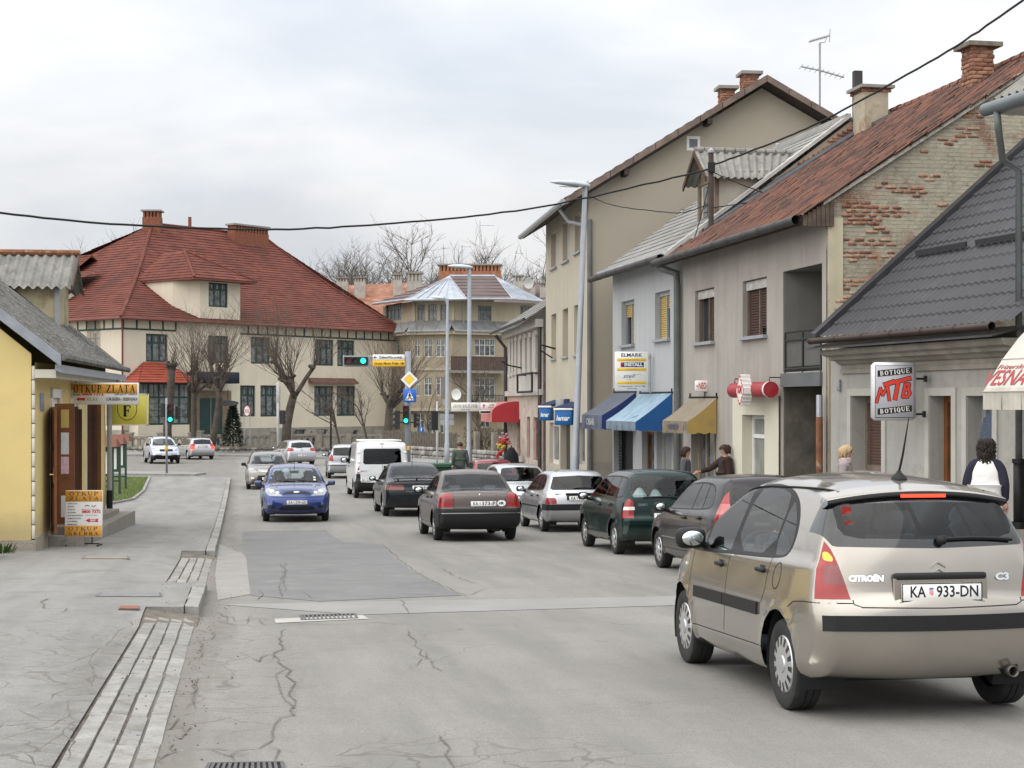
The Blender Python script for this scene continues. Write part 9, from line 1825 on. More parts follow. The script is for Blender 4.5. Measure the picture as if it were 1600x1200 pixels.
 for sg in(1,-1):m.lathe([(0,-.007),(.011,-.003),(.012,.003)],8,'y',(sg*.032*k,-.100*k,hz+.012))
 m.build('eyes',flat('eye_dark',(.03,.025,.022),.3),t,True);m=MB();m.tube([(-.024,-.101*k,hz-.062),(0,-.107*k,hz-.058),(.024,-.101*k,hz-.062)],[.003,.006,.003],6);m.build('mouth',flat('lip',(.33,.12,.10),.6),t,True);bpy.data.objects.remove(hd)
 if glasses:m=MB();[m.lathe([(.024,0),(.027,-.004),(.024,-.008)],12,'y',(sg*.034*k,-.112*k,hz+.012))for sg in(1,-1)];m.tube([(-.062,-.10*k,hz+.012),(-.085,.0,hz+.012)],.004,4);m.tube([(.062,-.10*k,hz+.012),(.085,.0,hz+.012)],.004,4);m.build('glasses',DKR,t)
 hm=M('hair_%d'%len(MATS),hair,.75,var=.35,vs=40);rnd=random.Random(int(H_*1000)+len(label));m=MB()
 def shell(u,v_):a=u*2*math.pi;ph=v_*(math.pi*.62);fr=max(0,-math.sin(a-.0));cut=1-(.42*max(0,-math.sin(a))**2);ph*=cut;r_=1+.05*math.sin(a*9+v_*7);return(.093*k*r_*math.sin(ph)*math.cos(a),(-.012+.112*r_*math.sin(ph)*math.sin(a))*k,hz+.008+(.103*math.cos(ph))*k)
 m.grid(shell,28,10)
 if hairstyle=='bob':
  for j in range(150):a=rnd.uniform(-.25,math.pi+.25);p=V((.092*math.cos(a)*k,(.0+.10*math.sin(a))*k,hz+rnd.uniform(0,.06)));m.tube([p,p+V((.012*math.cos(a),.012*math.sin(a),-.07)),p+V((0,0,-rnd.uniform(.10,.15)))],[.012,.012,.004],5)
 elif hairstyle in('curly','longcurly'):
  nn=260 if hairstyle=='curly' else 420;lo_=-.03 if hairstyle=='curly' else-.25
  for j in range(nn):
   a=rnd.uniform(-.35,math.pi+.35);zz_=rnd.uniform(lo_,.10);r_=(.095 if zz_>-.08 else .092)*(1 if zz_<.04 else max(.3,math.cos((zz_-.04)*14)));q=V((r_*math.cos(a)*k,(.0+r_*1.1*math.sin(a))*k,hz+zz_));cr_=rnd.uniform(.014,.028);m.tube([q,q+V((cr_*math.cos(j),cr_*math.sin(j),-cr_)),q+V((-cr_*math.sin(j)*.5,cr_*.5,-cr_*2)),q+V((cr_*.3,0,-cr_*3))],[.010,.014,.012,.004],5)
 else:
  for j in range(160):a=rnd.uniform(0,2*math.pi);ph=rnd.uniform(0,1.5);
 hair_o=m.build('hair',hm,t,True)
 if scarf:m=MB();[m.tube([V((.085*math.cos(a),.075*math.sin(a),1.455+dz+.02*j))*k for a in np.linspace(0,2*math.pi,15)],.035*k,8)for j in range(3)];m.build('scarf',M('scarf_%d'%len(MATS),scarf,.9,var=.15,vs=20),t,True)
 return t
def pav(px_,Y):p=at(px_,630,Y);p.z=g(Y)+.21;return p
person('woman with dark bobbed hair in a grey coat listening beside the parked black car',pav(1071,34.6),R(75),1.66,(.085,.09,.105),hairstyle='bob',coatlen=.75,hair=(.035,.018,.014))
person('person with curly hair and glasses in a dark brown jacket pointing with one arm',pav(1133,34.0),R(-80),1.70,(.035,.019,.015),(.03,.028,.03),(.05,.028,.02),hairstyle='curly',armR=((-.20,-.28,1.20),(-.12,-.55,1.14)),coatlen=.5,glasses=True,build=1.12)
person('woman with short blond hair and a pale pink scarf behind the silver hatchback',pav(1321,24.2),R(70),1.62,(.30,.25,.26),(.04,.04,.05),(.40,.29,.16),hairstyle='bob',coatlen=.55,scarf=(.46,.36,.38))
person('woman with long dark curly hair in a white quilted vest at the right',pav(1541,19.6),R(155),1.66,(.016,.014,.03),(.02,.02,.028),(.018,.012,.010),hairstyle='longcurly',vest=(.72,.71,.69),coatlen=.3,stride=.5,armL=((.24,.06,1.14),(.20,-.04,.90)),armR=((-.24,.08,1.15),(-.23,.0,.91)))
p=at(719,630,57.5);p.z=g(57.5)+.13;person('man seen from behind in a grey green jacket by the lamp post',p,R(185),1.76,(.075,.10,.085),(.03,.032,.045),(.05,.025,.018),hairstyle='short',coatlen=.45,stride=.4,build=1.15)
person('person sitting on the bench before the villa in dark clothes',(at(487,0,119).x,118.85,-1.75),R(10),1.66,(.06,.05,.05),(.03,.03,.03),(.05,.03,.02),hairstyle='short',seated=True)
TPL={'hatch':([(.03,.20,.08,.03),(.012,.25),(.0,.33),(.0,.42),(.004,.50),(.012,.58),(.027,.66),(.05,.78),(.078,.90),(.105,.955),(.16,.975),(.3,.985),(.42,.975),(.52,.93),(.62,.80),(.70,.675,.12),(.74,.635,.13),(.82,.595,.13),(.91,.53,.13,.07),(.965,.44,.13,.1),(.985,.33,.13,.1),(.98,.22,.1,.07),(.94,.155,.06,.02),(.85,.14,.05,0),(.6,.14,.05,0),(.35,.14,.05,0),(.12,.155,.05,0)],[(.715,.635),(.62,.785),(.54,.885),(.45,.922),(.3,.93),(.2,.91),(.15,.84),(.125,.70),(.18,.665),(.45,.648)],[(.40,.385),(.21,.225)]),'box':([(.02,.20,.08,.03),(.004,.26),(.0,.34),(.0,.42),(.008,.46),(.012,.55),(.02,.66),(.038,.80),(.058,.92),(.085,.965),(.16,.982),(.3,.987),(.45,.98),(.55,.94),(.65,.81),(.73,.68,.12),(.77,.64,.13),(.84,.60,.13),(.92,.53,.13,.07),(.97,.43,.13,.1),(.987,.33,.13,.1),(.98,.22,.1,.07),(.94,.155,.06,.02),(.85,.14,.05,0),(.6,.14,.05,0),(.35,.14,.05,0),(.12,.155,.05,0)],[(.73,.635),(.65,.77),(.57,.885),(.48,.925),(.3,.93),(.14,.92),(.075,.90),(.06,.72),(.075,.665),(.45,.65)],[(.42,.405),(.20,.20)]),'sedan':([(.02,.21,.08,.03),(.004,.28),(.0,.36),(.0,.44),(.006,.47),(.008,.56),(.016,.655),(.045,.685),(.13,.70),(.165,.725),(.225,.86),(.27,.945),(.33,.975),(.42,.982),(.5,.955),(.58,.85),(.665,.70,.12),(.70,.66,.13),(.8,.625,.13),(.91,.56,.13,.06),(.97,.47,.13,.09),(.99,.35,.13,.1),(.985,.24,.1,.07),(.95,.17,.06,.02),(.85,.15,.05,0),(.6,.15,.05,0),(.35,.15,.05,0),(.12,.165,.05,0)],[(.68,.675),(.60,.785),(.53,.885),(.45,.925),(.36,.92),(.29,.895),(.235,.79),(.215,.72),(.25,.685),(.45,.675)],[(.43,.42),(.275,.29)]),'lift':([(.03,.2,.08,.03),(.012,.27),(.0,.36),(.0,.45),(.003,.50),(.01,.57),(.012,.64),(.03,.668),(.07,.685),(.12,.73),(.19,.84),(.26,.94),(.33,.978),(.42,.985),(.5,.96),(.58,.855),(.67,.70,.12),(.70,.66,.13),(.8,.61,.13),(.91,.54,.13,.06),(.97,.45,.13,.09),(.99,.34,.13,.1),(.985,.24,.1,.07),(.95,.16,.06,.02),(.85,.145,.05,0),(.6,.145,.05,0),(.35,.145,.05,0),(.12,.16,.05,0)],[(.69,.655),(.60,.79),(.53,.885),(.45,.925),(.36,.925),(.28,.895),(.21,.80),(.175,.72),(.21,.68),(.45,.66)],[(.42,.41),(.25,.265)]),'van':([(.02,.17,.08,.03),(.004,.2),(.0,.25),(.0,.32),(.008,.34),(.01,.45),(.016,.6),(.024,.75),(.034,.9),(.05,.955),(.09,.98),(.2,.988),(.45,.99),(.62,.975),(.69,.93),(.78,.78),(.86,.64,.12),(.90,.585,.13),(.95,.51,.13,.07),(.985,.40,.13,.1),(.995,.28,.13,.1),(.985,.18,.1,.07),(.95,.12,.06,.02),(.85,.11,.05,0),(.6,.11,.05,0),(.35,.11,.05,0),(.12,.12,.05,0)],[(.86,.60),(.78,.77),(.72,.875),(.66,.905),(.55,.905),(.535,.88),(.54,.60),(.56,.58)],[]),'suv':([(.03,.22,.08,.03),(.012,.28),(.0,.36),(.0,.44),(.006,.52),(.02,.60),(.035,.68),(.055,.80),(.08,.90),(.11,.95),(.16,.972),(.3,.985),(.42,.978),(.52,.935),(.62,.82),(.70,.71,.12),(.74,.675,.13),(.83,.635,.13),(.92,.57,.13,.07),(.97,.47,.13,.1),(.988,.36,.13,.1),(.98,.26,.1,.07),(.94,.19,.06,.02),(.85,.175,.05,0),(.6,.175,.05,0),(.35,.175,.05,0),(.12,.19,.05,0)],[(.71,.685),(.62,.805),(.54,.89),(.45,.92),(.3,.925),(.2,.90),(.14,.83),(.125,.76),(.18,.725),(.45,.695)],[(.41,.395),(.21,.22)]),}
def clip_half(poly,a,b,keep):
 """keep the part of poly on the given side of line a->b (keep = +1 left)"""
 o=[];n=len(poly)
 f=lambda p:keep*((b[0]-a[0])*(p[1]-a[1])-(b[1]-a[1])*(p[0]-a[0]))
 for i in range(n):
  p,q=poly[i],poly[(i+1)%n];fp,fq=f(p),f(q)
  if fp>=0:o.append(p)
  if fp*fq<0:t=fp/(fp-fq);o.append((p[0]+(q[0]-p[0])*t,p[1]+(q[1]-p[1])*t))
 return o
def inset(poly,d):
 n=len(poly);ar=sum(poly[i][0]*poly[(i+1)%n][1]-poly[(i+1)%n][0]*poly[i][1]for i in range(n));sg=1 if ar>0 else-1;o=[]
 for i in range(n):
  a,b,c=V(poly[i-1]),V(poly[i]),V(poly[(i+1)%n]);e1,e2=(b-a).normalized(),(c-b).normalized()
  n1,n2=V((-e1.y,e1.x))*sg,V((-e2.y,e2.x))*sg;m=(n1+n2)
  m=m/max(.4,m.length_squared/2)if m.length>1e-6 else n1
  o.append((b.x+m.x*d,b.y+m.y*d))
 return o
def gen(tpl,name,L,W,H,wb,xr,Rw,col,rear_light=None,rear_glass=None,front_light=None,wind=None,plate_b=None,plate_f=None,metal=.3,trim=BLK,far=False,glass_=None,doors=2,extra=None,regs=(),seams=(),strips=(),mats=None,wheel='plain',mirror=None,rough=.32,belt=None,**kw):
 ol,dlo,pil=TPL[tpl]
 S=dict(name=name,L=L,W=W,wb=wb,xr=xr,Rw=Rw,Ra=Rw+.05,tw=.17,wheel=wheel,outline=[(p[0]*L,p[1]*H)+tuple(p[2:])for p in ol])
 b=S['belt']=belt or(dlo[-1][1]*H-.01);G=glass_ or GLS;pm=paint(name+str(len(MATS)),col,metal,rough)
 S['mats']=dict(body=pm,window_trim=trim,side_window=G,rear_window=G,windshield=GLS,tail_light=REDL,headlight=HEADL,grille=BLK,bumper=BLK,rear_bumper=BLK,lower_cladding=BLK,lamp_band=CLEARL,amber_lamp=AMBL,dark_band=REDDK,fog_lamp=CLEARL,window_border=MATS.get('black_glass')or flat('black_glass',(.008,.009,.01),.06,coat=1),handle=BLK,mirror=BLK)
 S['mats'].update(mats or{})
 S['sided']={'door','side_window','window_trim','tail_light','headlight','lamp_band','amber_lamp','dark_band','fog_lamp'};S['nest']={'lamp_band':'tail_light','dark_band':'tail_light','amber_lamp':'tail_light'}
 D=chaikin([(p[0]*L,p[1]*H)for p in dlo],1 if far else 2);reg=[]
 xB=(pil[0][0]*L if pil else .6*L);xC=(pil[1][0]*L if len(pil)>1 else None);zs=.24*H;S['doors']={}
 fx=xr+wb-Rw-.05
 if doors:reg.append(('door#f',{'S':[(xB,zs),(fx-.02,zs),(fx+.03,.4*H),(dlo[0][0]*L-.05,b),(xB,b)]}));S['doors']['door#f']=(xB,fx+.3)
 if doors==2 and xC:reg.append(('door#r',{'S':[(xr+Rw+.12,zs),(xB,zs),(xB,b),(xC,b),(xC+.03,.46*H),(xr+Rw*.9,.40*H)]}));S['doors']['door#r']=(xC-.05,xB)
 reg.append(('window_trim',{'S':D}));ins=inset(D,.022);lines=[((p[0]*L,0.),(p[0]*L+(p[1]-p[0])*L*3.2,H))for p in pil]
 cur=ins
 for k,ln in enumerate(lines):
  a=clip_half(cur,(ln[0][0]+.025,ln[0][1]),(ln[1][0]+.025,ln[1][1]),-1);cur=clip_half(cur,(ln[0][0]-.025,ln[0][1]),(ln[1][0]-.025,ln[1][1]),1)
  if len(a)>2:reg.append(('side_window#%d'%k,{'S':a}))
 if len(cur)>2:reg.append(('side_window#q',{'S':cur}))
 if rear_glass:reg.append(('rear_window',{'B':chaikin(rear_glass,1 if far else 2)[:]if False else rear_glass}))
 if wind:reg.append(('windshield',{'F':wind}))
 if rear_light:reg.append(('tail_light',{'B':rear_light,'S':[(-.5,0),(kw.get('wrap',.16),0),(kw.get('wrap',.16),2),(-.5,2)]}))
 if front_light:reg.append(('headlight',{'F':front_light,'S':[(L+.3,0),(L-kw.get('fwrap',.42),0),(L-kw.get('fwrap',.42),2),(L+.3,2)]}))
 S['regions']=reg+list(regs)
 gp=[([(xB,zs),(xB,b)],'S',True),([(fx-.02,zs),(fx+.03,.4*H),(dlo[0][0]*L-.06,b)],'S',True),([(xr+Rw+.12,zs),(fx-.02,zs)],'S',True)]if doors else[]
 if doors==2 and xC:gp.append(([(xr+Rw*.95,.41*H),(xC+.03,.47*H),(xC,b)],'S',True))
 S['seams']=gp+list(seams);S['gap']=.009;S['strips']=list(strips)
 S['mirror']=mirror or(dlo[0][0]*L-.17,b-.02,.95)
 S['handles']=([(xB+.13,b-.10)]if doors else[])+([(xC+.13,b-.085)]if doors==2 and xC else[])
 S['cowl']=dlo[0][0]*L;S['shelf_x']=max(.36,(pil[-1][0]if pil else .1)*L-.38)
 if far:S.update(step=.07,grid=.13,ny=5)
 else:S.update(step=.05,grid=.09,ny=6)
 def ex(root,side,rear,front,top,ribbon,parts,ox):
  if plate_b:q=rear(plate_b[1],plate_b[2],.008);plate(root,plate_b[0],q,ROT_B)
  if plate_f:q=front(plate_f[1],plate_f[2],.012);plate(root,plate_f[0],q,ROT_F)
  if extra:extra(root,side,rear,front,top,ribbon,parts,ox)
 S['extra']=ex
 S.update({k:v for k,v in kw.items()if k not in('wrap','fwrap')})
 return S
def htext(root,fnp,s,y,z,h,wd,mat=CHROME,rot=ROT_B):
 p=fnp(y,z,.004)
 if p:text(s,h,mat,root,p,rot,width=wd,ext=.002,bold=.002)
def rwiper(root,rear,y0,y1,z,r=.011):P=[rear(y0+(y1-y0)*t,z+.025*math.sin(t*2.6),.02)for t in np.linspace(0,1,6)];wiper(root,P,r=r)
def fwipers(root,front,ys,z):
 for(a,b)in ys:wiper(root,[front(a+(b-a)*t,z+.02*t,.015)for t in np.linspace(0,1,6)],r=.012)
def aerial(root,top,x,y,l=.32):
 t=top(x,y);MB().tube([t,t+V((-.05,0,l*.5)),t+V((-.13,0,l))],[.008,.005,.003],5).build('aerial',BLK,root)
def punto_x(root,side,rear,front,top,ribbon,parts,ox):
 ribbon('chrome_line',[(x,.50)for x in np.linspace(.95,2.8,9)],'S',.014,CHROME,both=True,off=.001,thick=.006)
 q=rear(.12,1.17,.004);q2=rear(.12,1.02,.004)
 mb=MB();pts=[(.30,1.0),(.05,1.0),(.05,1.10),(.13,1.17),(.17,1.25),(.21,1.17),(.30,1.10)];mb.quad(*[rear(a,b,.004)for a,b in pts]);mb.build('paper_notice',M('paper',(.62,.72,.66),.7),parts['rear_window'][0])
def punto():return gen('hatch','hatchback_car',3.84,1.66,1.42,2.46,.66,.285,(.022,.019,.020),[(.60,.70),(.61,.9),(.605,1.05),(.56,1.28),(.72,1.30),(.95,.9),(.95,.70)],[(-.1,.93),(.55,.95),(.56,1.05),(.52,1.235),(-.1,1.245)],[(.3,.6),(.4,.72),(.9,.8),(.9,.62)],[(-.1,.92),(.6,.9),(.55,1.3),(-.1,1.35)],None,metal=.2,rough=.22,wheel='holes',extra=punto_x,mats=dict(handle=BLK,lamp_band=flat('pink_lens',(.40,.10,.10),.15,coat=.6)),wrap=.26,regs=[('lamp_band',{'B':[(.60,.90),(.60,1.04),(.9,1.04),(.9,.90)],'S':[(-.5,.9),(.26,.9),(.26,1.04),(-.5,1.04)]})],seams=[([(.55,.66),(0,.65)],'B',True)])
def demio_x(root,side,rear,front,top,ribbon,parts,ox):
 htext(root,rear,'DEMIO',.44,.86,.045,.17);rwiper(root,rear,-.30,.42,.97,.014)
 ribbon('bumper_step',[(y,.555)for y in np.linspace(0,.78,9)],'B',.07,parts['body'][0].data.materials[0],both=True,off=0,thick=.02,parent=parts['body'][0])
 link('plate_recess',rbox('plate_recess',.02,.62,.2,.008,BLK,1),root,rear(0,.69,-.004));plate(root,'KA|214-BP',rear(0,.67,.012),ROT_B)
 mb=MB();mb.lathe([(.0,0),(.12,.02),(.13,.1),(.06,.18),(0,.19)],12);mb.build('plush_toy',BLK,root,True,(.35+ox,-.22,.93))
 for(y,z,a)in((.38,1.0,.9),(.10,.97,.8)):MB().lathe([(0,-.1),(.11,-.08),(.12,.02),(.05,.13),(0,.15)],9,'z',(.48+ox,y,z)).build('bag',M('paper',(.62,.72,.66),.7),root)
def demio():return gen('box','hatchback_car',3.80,1.67,1.45,2.39,.62,.28,(.006,.021,.019),[(.60,.64),(.60,.92),(.66,.96),(.95,.96),(.95,.64)],[(-.1,.99),(.58,.99),(.63,1.03),(.60,1.29),(.55,1.32),(-.1,1.34)],[(.3,.6),(.4,.75),(.9,.8),(.9,.62)],[(-.1,.98),(.6,.96),(.55,1.36),(-.1,1.4)],None,metal=.25,rough=.22,wheel='plain',extra=demio_x,wrap=.10,regs=[('lamp_band',{'B':[(.58,.775),(.58,.83),(.9,.83),(.9,.775)],'S':[(-.5,.775),(.1,.775),(.1,.83),(-.5,.83)]})],seams=[([(.56,.97),(.57,.58),(0,.57)],'B',True)])
def saxo_x(root,side,rear,front,top,ribbon,parts,ox):
 rwiper(root,rear,-.30,.12,.955);htext(root,rear,'saxo',.48,.845,.035,.15)
 link('plate_lamp_bar',rbox('plate_lamp_bar',.04,.64,.045,.016,BLK,2),parts['body'][0],rear(0,.845,.008));link('plate_recess',rbox('plate_recess',.012,.60,.15,.005,BLK,1),parts['body'][0],rear(0,.75,-.002));plate(root,'KA|705-GB',rear(0,.75,.014),ROT_B)
 ribbon('side_moulding',[(x,.55)for x in np.linspace(.92,2.75,10)],'S',.035,BLK,both=True,off=-.002,thick=.012)
def saxo():return gen('hatch','hatchback_car',3.72,1.60,1.37,2.385,.60,.272,(.46,.47,.49),[(.53,.63),(.535,.735),(.58,.765),(.95,.76),(.95,.63)],[(-.1,.93),(.60,.935),(.645,.97),(.55,1.225),(-.1,1.255)],[(.3,.6),(.4,.7),(.9,.75),(.9,.6)],[(-.1,.9),(.6,.88),(.52,1.2),(-.1,1.26)],None,metal=.65,wheel='holes',extra=saxo_x,wrap=.13,regs=[('bumper',{'B':[(-.1,.485),(.95,.485),(.95,.625),(-.1,.625)],'S':[(-.5,.485),(.36,.485),(.36,.625),(-.5,.625)]})])
def r19_x(root,side,rear,front,top,ribbon,parts,ox):
 htext(root,rear,'RENAULT',.38,.915,.03,.24);htext(root,rear,'Chamade',-.42,.905,.035,.20);p=rear(0,.92,.004);link('badge',rbox('badge',.01,.03,.05,.004,CHROME,1),parts['body'][0],p)
 plate(root,'KA|373-P',rear(-.07,.75,.012),ROT_B)
 q=rear(-.43,.755,.008);ov=MB();ov.lathe([(.0,.003),(.072,.003),(.076,0)],24,'z');o=ov.build('country_oval',PLATE,parts['body'][0]);o.location=q;o.rotation_euler=ROT_B;o.scale=(1.15,.8,1);text('HR',.06,PLTX,o,(0,0,.005),bold=.004,width=.08)
 ribbon('bumper_chrome_strip',[(y,.565)for y in np.linspace(0,.80,10)],'B',.018,CHROME,both=True,off=.0,thick=.006)
 MB().tube([(.1+ox,.45,.27),(.9+ox,.4,.24)],.025,8).build('exhaust_pipe',DKR,root);link('silencer',rbox('silencer',.5,.2,.14,.05,DKR),root,(.4+ox,-.35,.26))
def r19():return gen('sedan','saloon_car',4.26,1.69,1.41,2.545,.86,.285,(.115,.098,.088),[(.54,.68),(.54,.93),(.60,.955),(.95,.955),(.95,.68)],[(-.1,1.005),(.66,1.0),(.685,1.02),(.565,1.30),(-.1,1.325)],[(.4,.6),(.4,.72),(.9,.72),(.9,.6)],[(-.1,.97),(.62,.95),(.54,1.28),(-.1,1.34)],None,metal=.4,wheel='holes',extra=r19_x,wrap=.22,regs=[('dark_band',{'B':[(.5,.78),(.5,.84),(.95,.84),(.95,.78)],'S':[(-.5,.78),(.22,.78),(.22,.84),(-.5,.84)]}),('bumper',{'B':[(-.1,.2),(.95,.2),(.95,.655),(-.1,.655)],'S':[(-.5,.2),(.62,.2),(.62,.60),(.3,.655),(-.5,.655)]})],seams=[([(.76,1.0),(.52,.95),(.52,.67)],'B',True),([(.53,.665),(0,.665)],'B',True)],rear=(.6,.04))
def laguna_x(root,side,rear,front,top,ribbon,parts,ox):
 mb=MB();P=[V((.10+ox+.06*(y/.62)**2,y,1.035-.02*(y/.62)**2))for y in np.linspace(-.62,.62,15)]
 for a,b in zip(P[:-1],P[1:]):mb.hexa([a+V((-.05,0,-.012)),b+V((-.05,0,-.012)),b+V((.07,0,-.005)),a+V((.07,0,-.005))],[a+V((-.05,0,.012)),b+V((-.05,0,.012)),b+V((.07,0,.012)),a+V((.07,0,.012))])
 sp=mb.build('tail_spoiler',BLK,root)
 for y in(-.5,0,.5):t=top(.15,y);MB().box(t.x-.03,t.x+.03,y-.02,y+.02,t.z-.01,1.03).build('spoiler_foot',BLK,sp)
 plate(root,'KA|518-FD',rear(-.12,.79,.012),ROT_B);htext(root,rear,'RENAULT',.20,.675,.03,.2);aerial(root,top,1.35,0)
def laguna():return gen('lift','liftback_car',4.51,1.75,1.43,2.67,.90,.29,(.013,.017,.021),[(.36,.73),(.36,.83),(.42,.86),(.95,.86),(.95,.73)],[(-.1,1.0),(.66,.985),(.67,1.03),(.54,1.31),(-.1,1.35)],[(.4,.6),(.4,.72),(.9,.72),(.9,.6)],[(-.1,.97),(.62,.95),(.54,1.3),(-.1,1.36)],None,metal=.2,rough=.25,wheel='holes',extra=laguna_x,wrap=.26,seams=[([(.8,.62),(0,.61)],'B',True)],mats=dict(tail_light=REDDK))
def van_x(root,side,rear,front,top,ribbon,parts,ox):
 q=rear(.04,1.0,0);link('door_handle',rbox('door_handle',.05,.10,.25,.03,BLK),parts['body'][0],(q.x,-.09,1.0));htext(root,rear,'RENAULT',.62,.94,.04,.32,GREYM);plate(root,'KA|377-FJ',rear(.50,.64,.012),ROT_B)
 for sg in(1,-1):
  for z in(1.58,.93,1.25):p=rear(sg*.80,z,0);link('door_hinge',rbox('door_hinge',.05,.10,.07,.012,WHT,1),parts['body'][0],p)
  MB().tube([(x+ox,sg*.66,1.985)for x in np.linspace(.25,3.0,6)],.02,6).build('roof_rail',WHT,root)
 for x in(.3,1.2,2.1,2.9):MB().tube([(x+ox,-.66,1.99),(x+ox,.66,1.99)],.02,6).build('roof_bar',WHT,root)
 q=rear(0,1.865,.004);link('brake_light',rbox('brake_light',.02,.14,.04,.008,REDDK,1),root,q)
 for sg in(1,-1):ribbon('door_gap',[(.0,.5),(.0,1.85)],'B',.012,DKR)
def van():return gen('van','panel_van',4.78,1.90,1.95,3.1,.78,.32,(.62,.64,.66),[(.79,.86),(.79,1.62),(.97,1.62),(.97,.86)],[(-.1,1.18),(.04,1.18),(.04,1.70),(-.1,1.70)],[(.4,.8),(.5,1.0),(.95,1.05),(.95,.8)],[(-.1,1.2),(.75,1.15),(.7,1.7),(-.1,1.8)],None,metal=0,doors=1,glass_=GLSD,tumble=.08,tumble2=.02,curve=.4,extra=van_x,wrap=.07,belt=1.15,shelf=False,zmax=.9,floor=.5,seat_x=3.1,regs=[('rear_window',{'B':[(.015,1.17),(.60,1.17),(.66,1.22),(.64,1.66),(.58,1.71),(.015,1.71)]}),('bumper',{'B':[(-.1,.2),(.97,.2),(.97,.85),(.76,.85),(.74,.56),(-.1,.54)],'S':[(-.5,.2),(.42,.2),(.42,.56),(.12,.60),(.1,.85),(-.5,.85)]}),('lamp_band',{'B':[(.78,1.42),(.78,1.62),(.97,1.62),(.97,1.42)],'S':[(-.5,1.42),(.1,1.42),(.1,1.62),(-.5,1.62)]})],mats=dict(tail_light=REDDK,lamp_band=flat('smoked_lens',(.09,.02,.02),.15,coat=1)),mirror=(3.85,1.2,1.35))
def aclass_x(root,side,rear,front,top,ribbon,parts,ox):plate(root,'KA|108-AT',rear(0,.78,.012),ROT_B);ribbon('bumper_strip',[(y,.62)for y in np.linspace(0,.8,8)],'B',.03,BLK,both=True,thick=.01)
def aclass():return gen('box','hatchback_car',3.61,1.72,1.58,2.42,.60,.29,(.36,.37,.39),[(.58,.82),(.60,1.05),(.70,1.18),(.95,1.1),(.95,.82)],[(-.1,1.05),(.60,1.07),(.57,1.42),(-.1,1.45)],[(.3,.6),(.4,.75),(.9,.8),(.9,.62)],[(-.1,1.02),(.6,1.0),(.55,1.4),(-.1,1.46)],None,metal=.65,far=True,extra=aclass_x,wrap=.12)
def golf_x(root,side,rear,front,top,ribbon,parts,ox):
 plate(root,'KA|482-CE',rear(0,.60,.012),ROT_B);q=rear(0,.90,.004);mb=MB();mb.lathe([(0,.008),(.05,.008),(.058,0)],20);o=mb.build('badge',GREYM,parts['body'][0],True);o.location=q;o.rotation_euler=ROT_B;aerial(root,top,.75,0,.25);rwiper(root,rear,0,.3,1.03)
def golf():return gen('hatch','hatchback_car',4.20,1.76,1.48,2.58,.75,.31,(.42,.43,.45),chaikin([(.48,.84),(.48,.98),(.56,1.04),(.95,1.04),(.95,.84)],1),[(-.1,1.04),(.56,1.05),(.62,1.10),(.54,1.32),(-.1,1.36)],[(.3,.6),(.4,.75),(.9,.8),(.9,.62)],[(-.1,.96),(.6,.94),(.55,1.34),(-.1,1.4)],None,metal=.65,far=True,extra=golf_x,wrap=.26,seams=[([(.8,.70),(0,.69)],'B',True)])
def astra_x(root,side,rear,front,top,ribbon,parts,ox):plate(root,'KA|651-BL',rear(0,.83,.012),ROT_B);q=rear(0,.83,.006);link('plate_recess',rbox('plate_recess',.01,.6,.16,.004,REDDK,1),parts['body'][0],q)
def astra():return gen('hatch','hatchback_car',4.11,1.71,1.43,2.61,.72,.30,(.40,.41,.43),[(.53,.68),(.55,.98),(.62,1.02),(.95,1.0),(.95,.68)],[(-.1,1.0),(.60,1.0),(.55,1.28),(-.1,1.33)],[(.3,.6),(.4,.75),(.9,.8),(.9,.62)],[(-.1,.95),(.6,.93),(.55,1.3),(-.1,1.36)],None,metal=.65,far=True,extra=astra_x,wrap=.2,regs=[('amber_lamp',{'B':[(.5,.87),(.5,1.05),(.95,1.05),(.95,.87)],'S':[(-.5,.87),(.2,.87),(.2,1.05),(-.5,1.05)]})],mats=dict(tail_light=REDLIT,amber_lamp=REDL))
def red_x(root,side,rear,front,top,ribbon,parts,ox):aerial(root,top,1.9,0,.22);plate(root,'KA|290-CM',rear(0,.72,.012),ROT_B)
def redcar():return gen('hatch','hatchback_car',3.75,1.62,1.40,2.4,.62,.275,(.20,.022,.03),[(.56,.63),(.56,.85),(.95,.85),(.95,.63)],[(-.1,.94),(.58,.95),(.53,1.26),(-.1,1.29)],[(.3,.6),(.4,.7),(.9,.75),(.9,.6)],[(-.1,.92),(.6,.9),(.53,1.24),(-.1,1.3)],None,metal=.2,far=True,extra=red_x)
def focus_x(root,side,rear,front,top,ribbon,parts,ox):
 plate(root,'KA|339-GD',front(0,.50,.02),ROT_F);q=front(0,.745,.01);mb=MB();mb.lathe([(0,.012),(.06,.010),(.068,0)],24);o=mb.build('badge',CHROME,parts['body'][0],True);o.location=q;o.rotation_euler=(R(70),0,R(90));o.scale=(1.15,.5,1)
 fwipers(root,front,((.58,.06),(.02,-.5)),.99);aerial(root,top,2.35,0,.3)
 for(y,z)in((.05,1.22),):q=front(y,z,-.12);link('rear_view_mirror',rbox('rear_view_mirror',.03,.24,.07,.02,BLK),root,(q.x-.12,0,1.22))
 for sg in(1,-1):
  for(y,r_)in((.60,.055),(.47,.045)):
   q=front(sg*y,.73+(y-.47)*.25,.002);mb=MB();mb.lathe([(0,.002),(r_*.55,.003),(r_*.9,.004),(r_,0)],20);o=mb.build('lamp_bowl',CHROME,parts['headlight'][0 if sg>0 else 1],True);o.location=q;o.rotation_euler=(R(62),0,R(90))
 for(zz)in(1.02,1.08):q=front(.50,zz,.004);link('sticker',rbox('sticker',.003,.06,.05,.001,WHT,1),parts['windshield'][0],q,(0,R(-30),0))
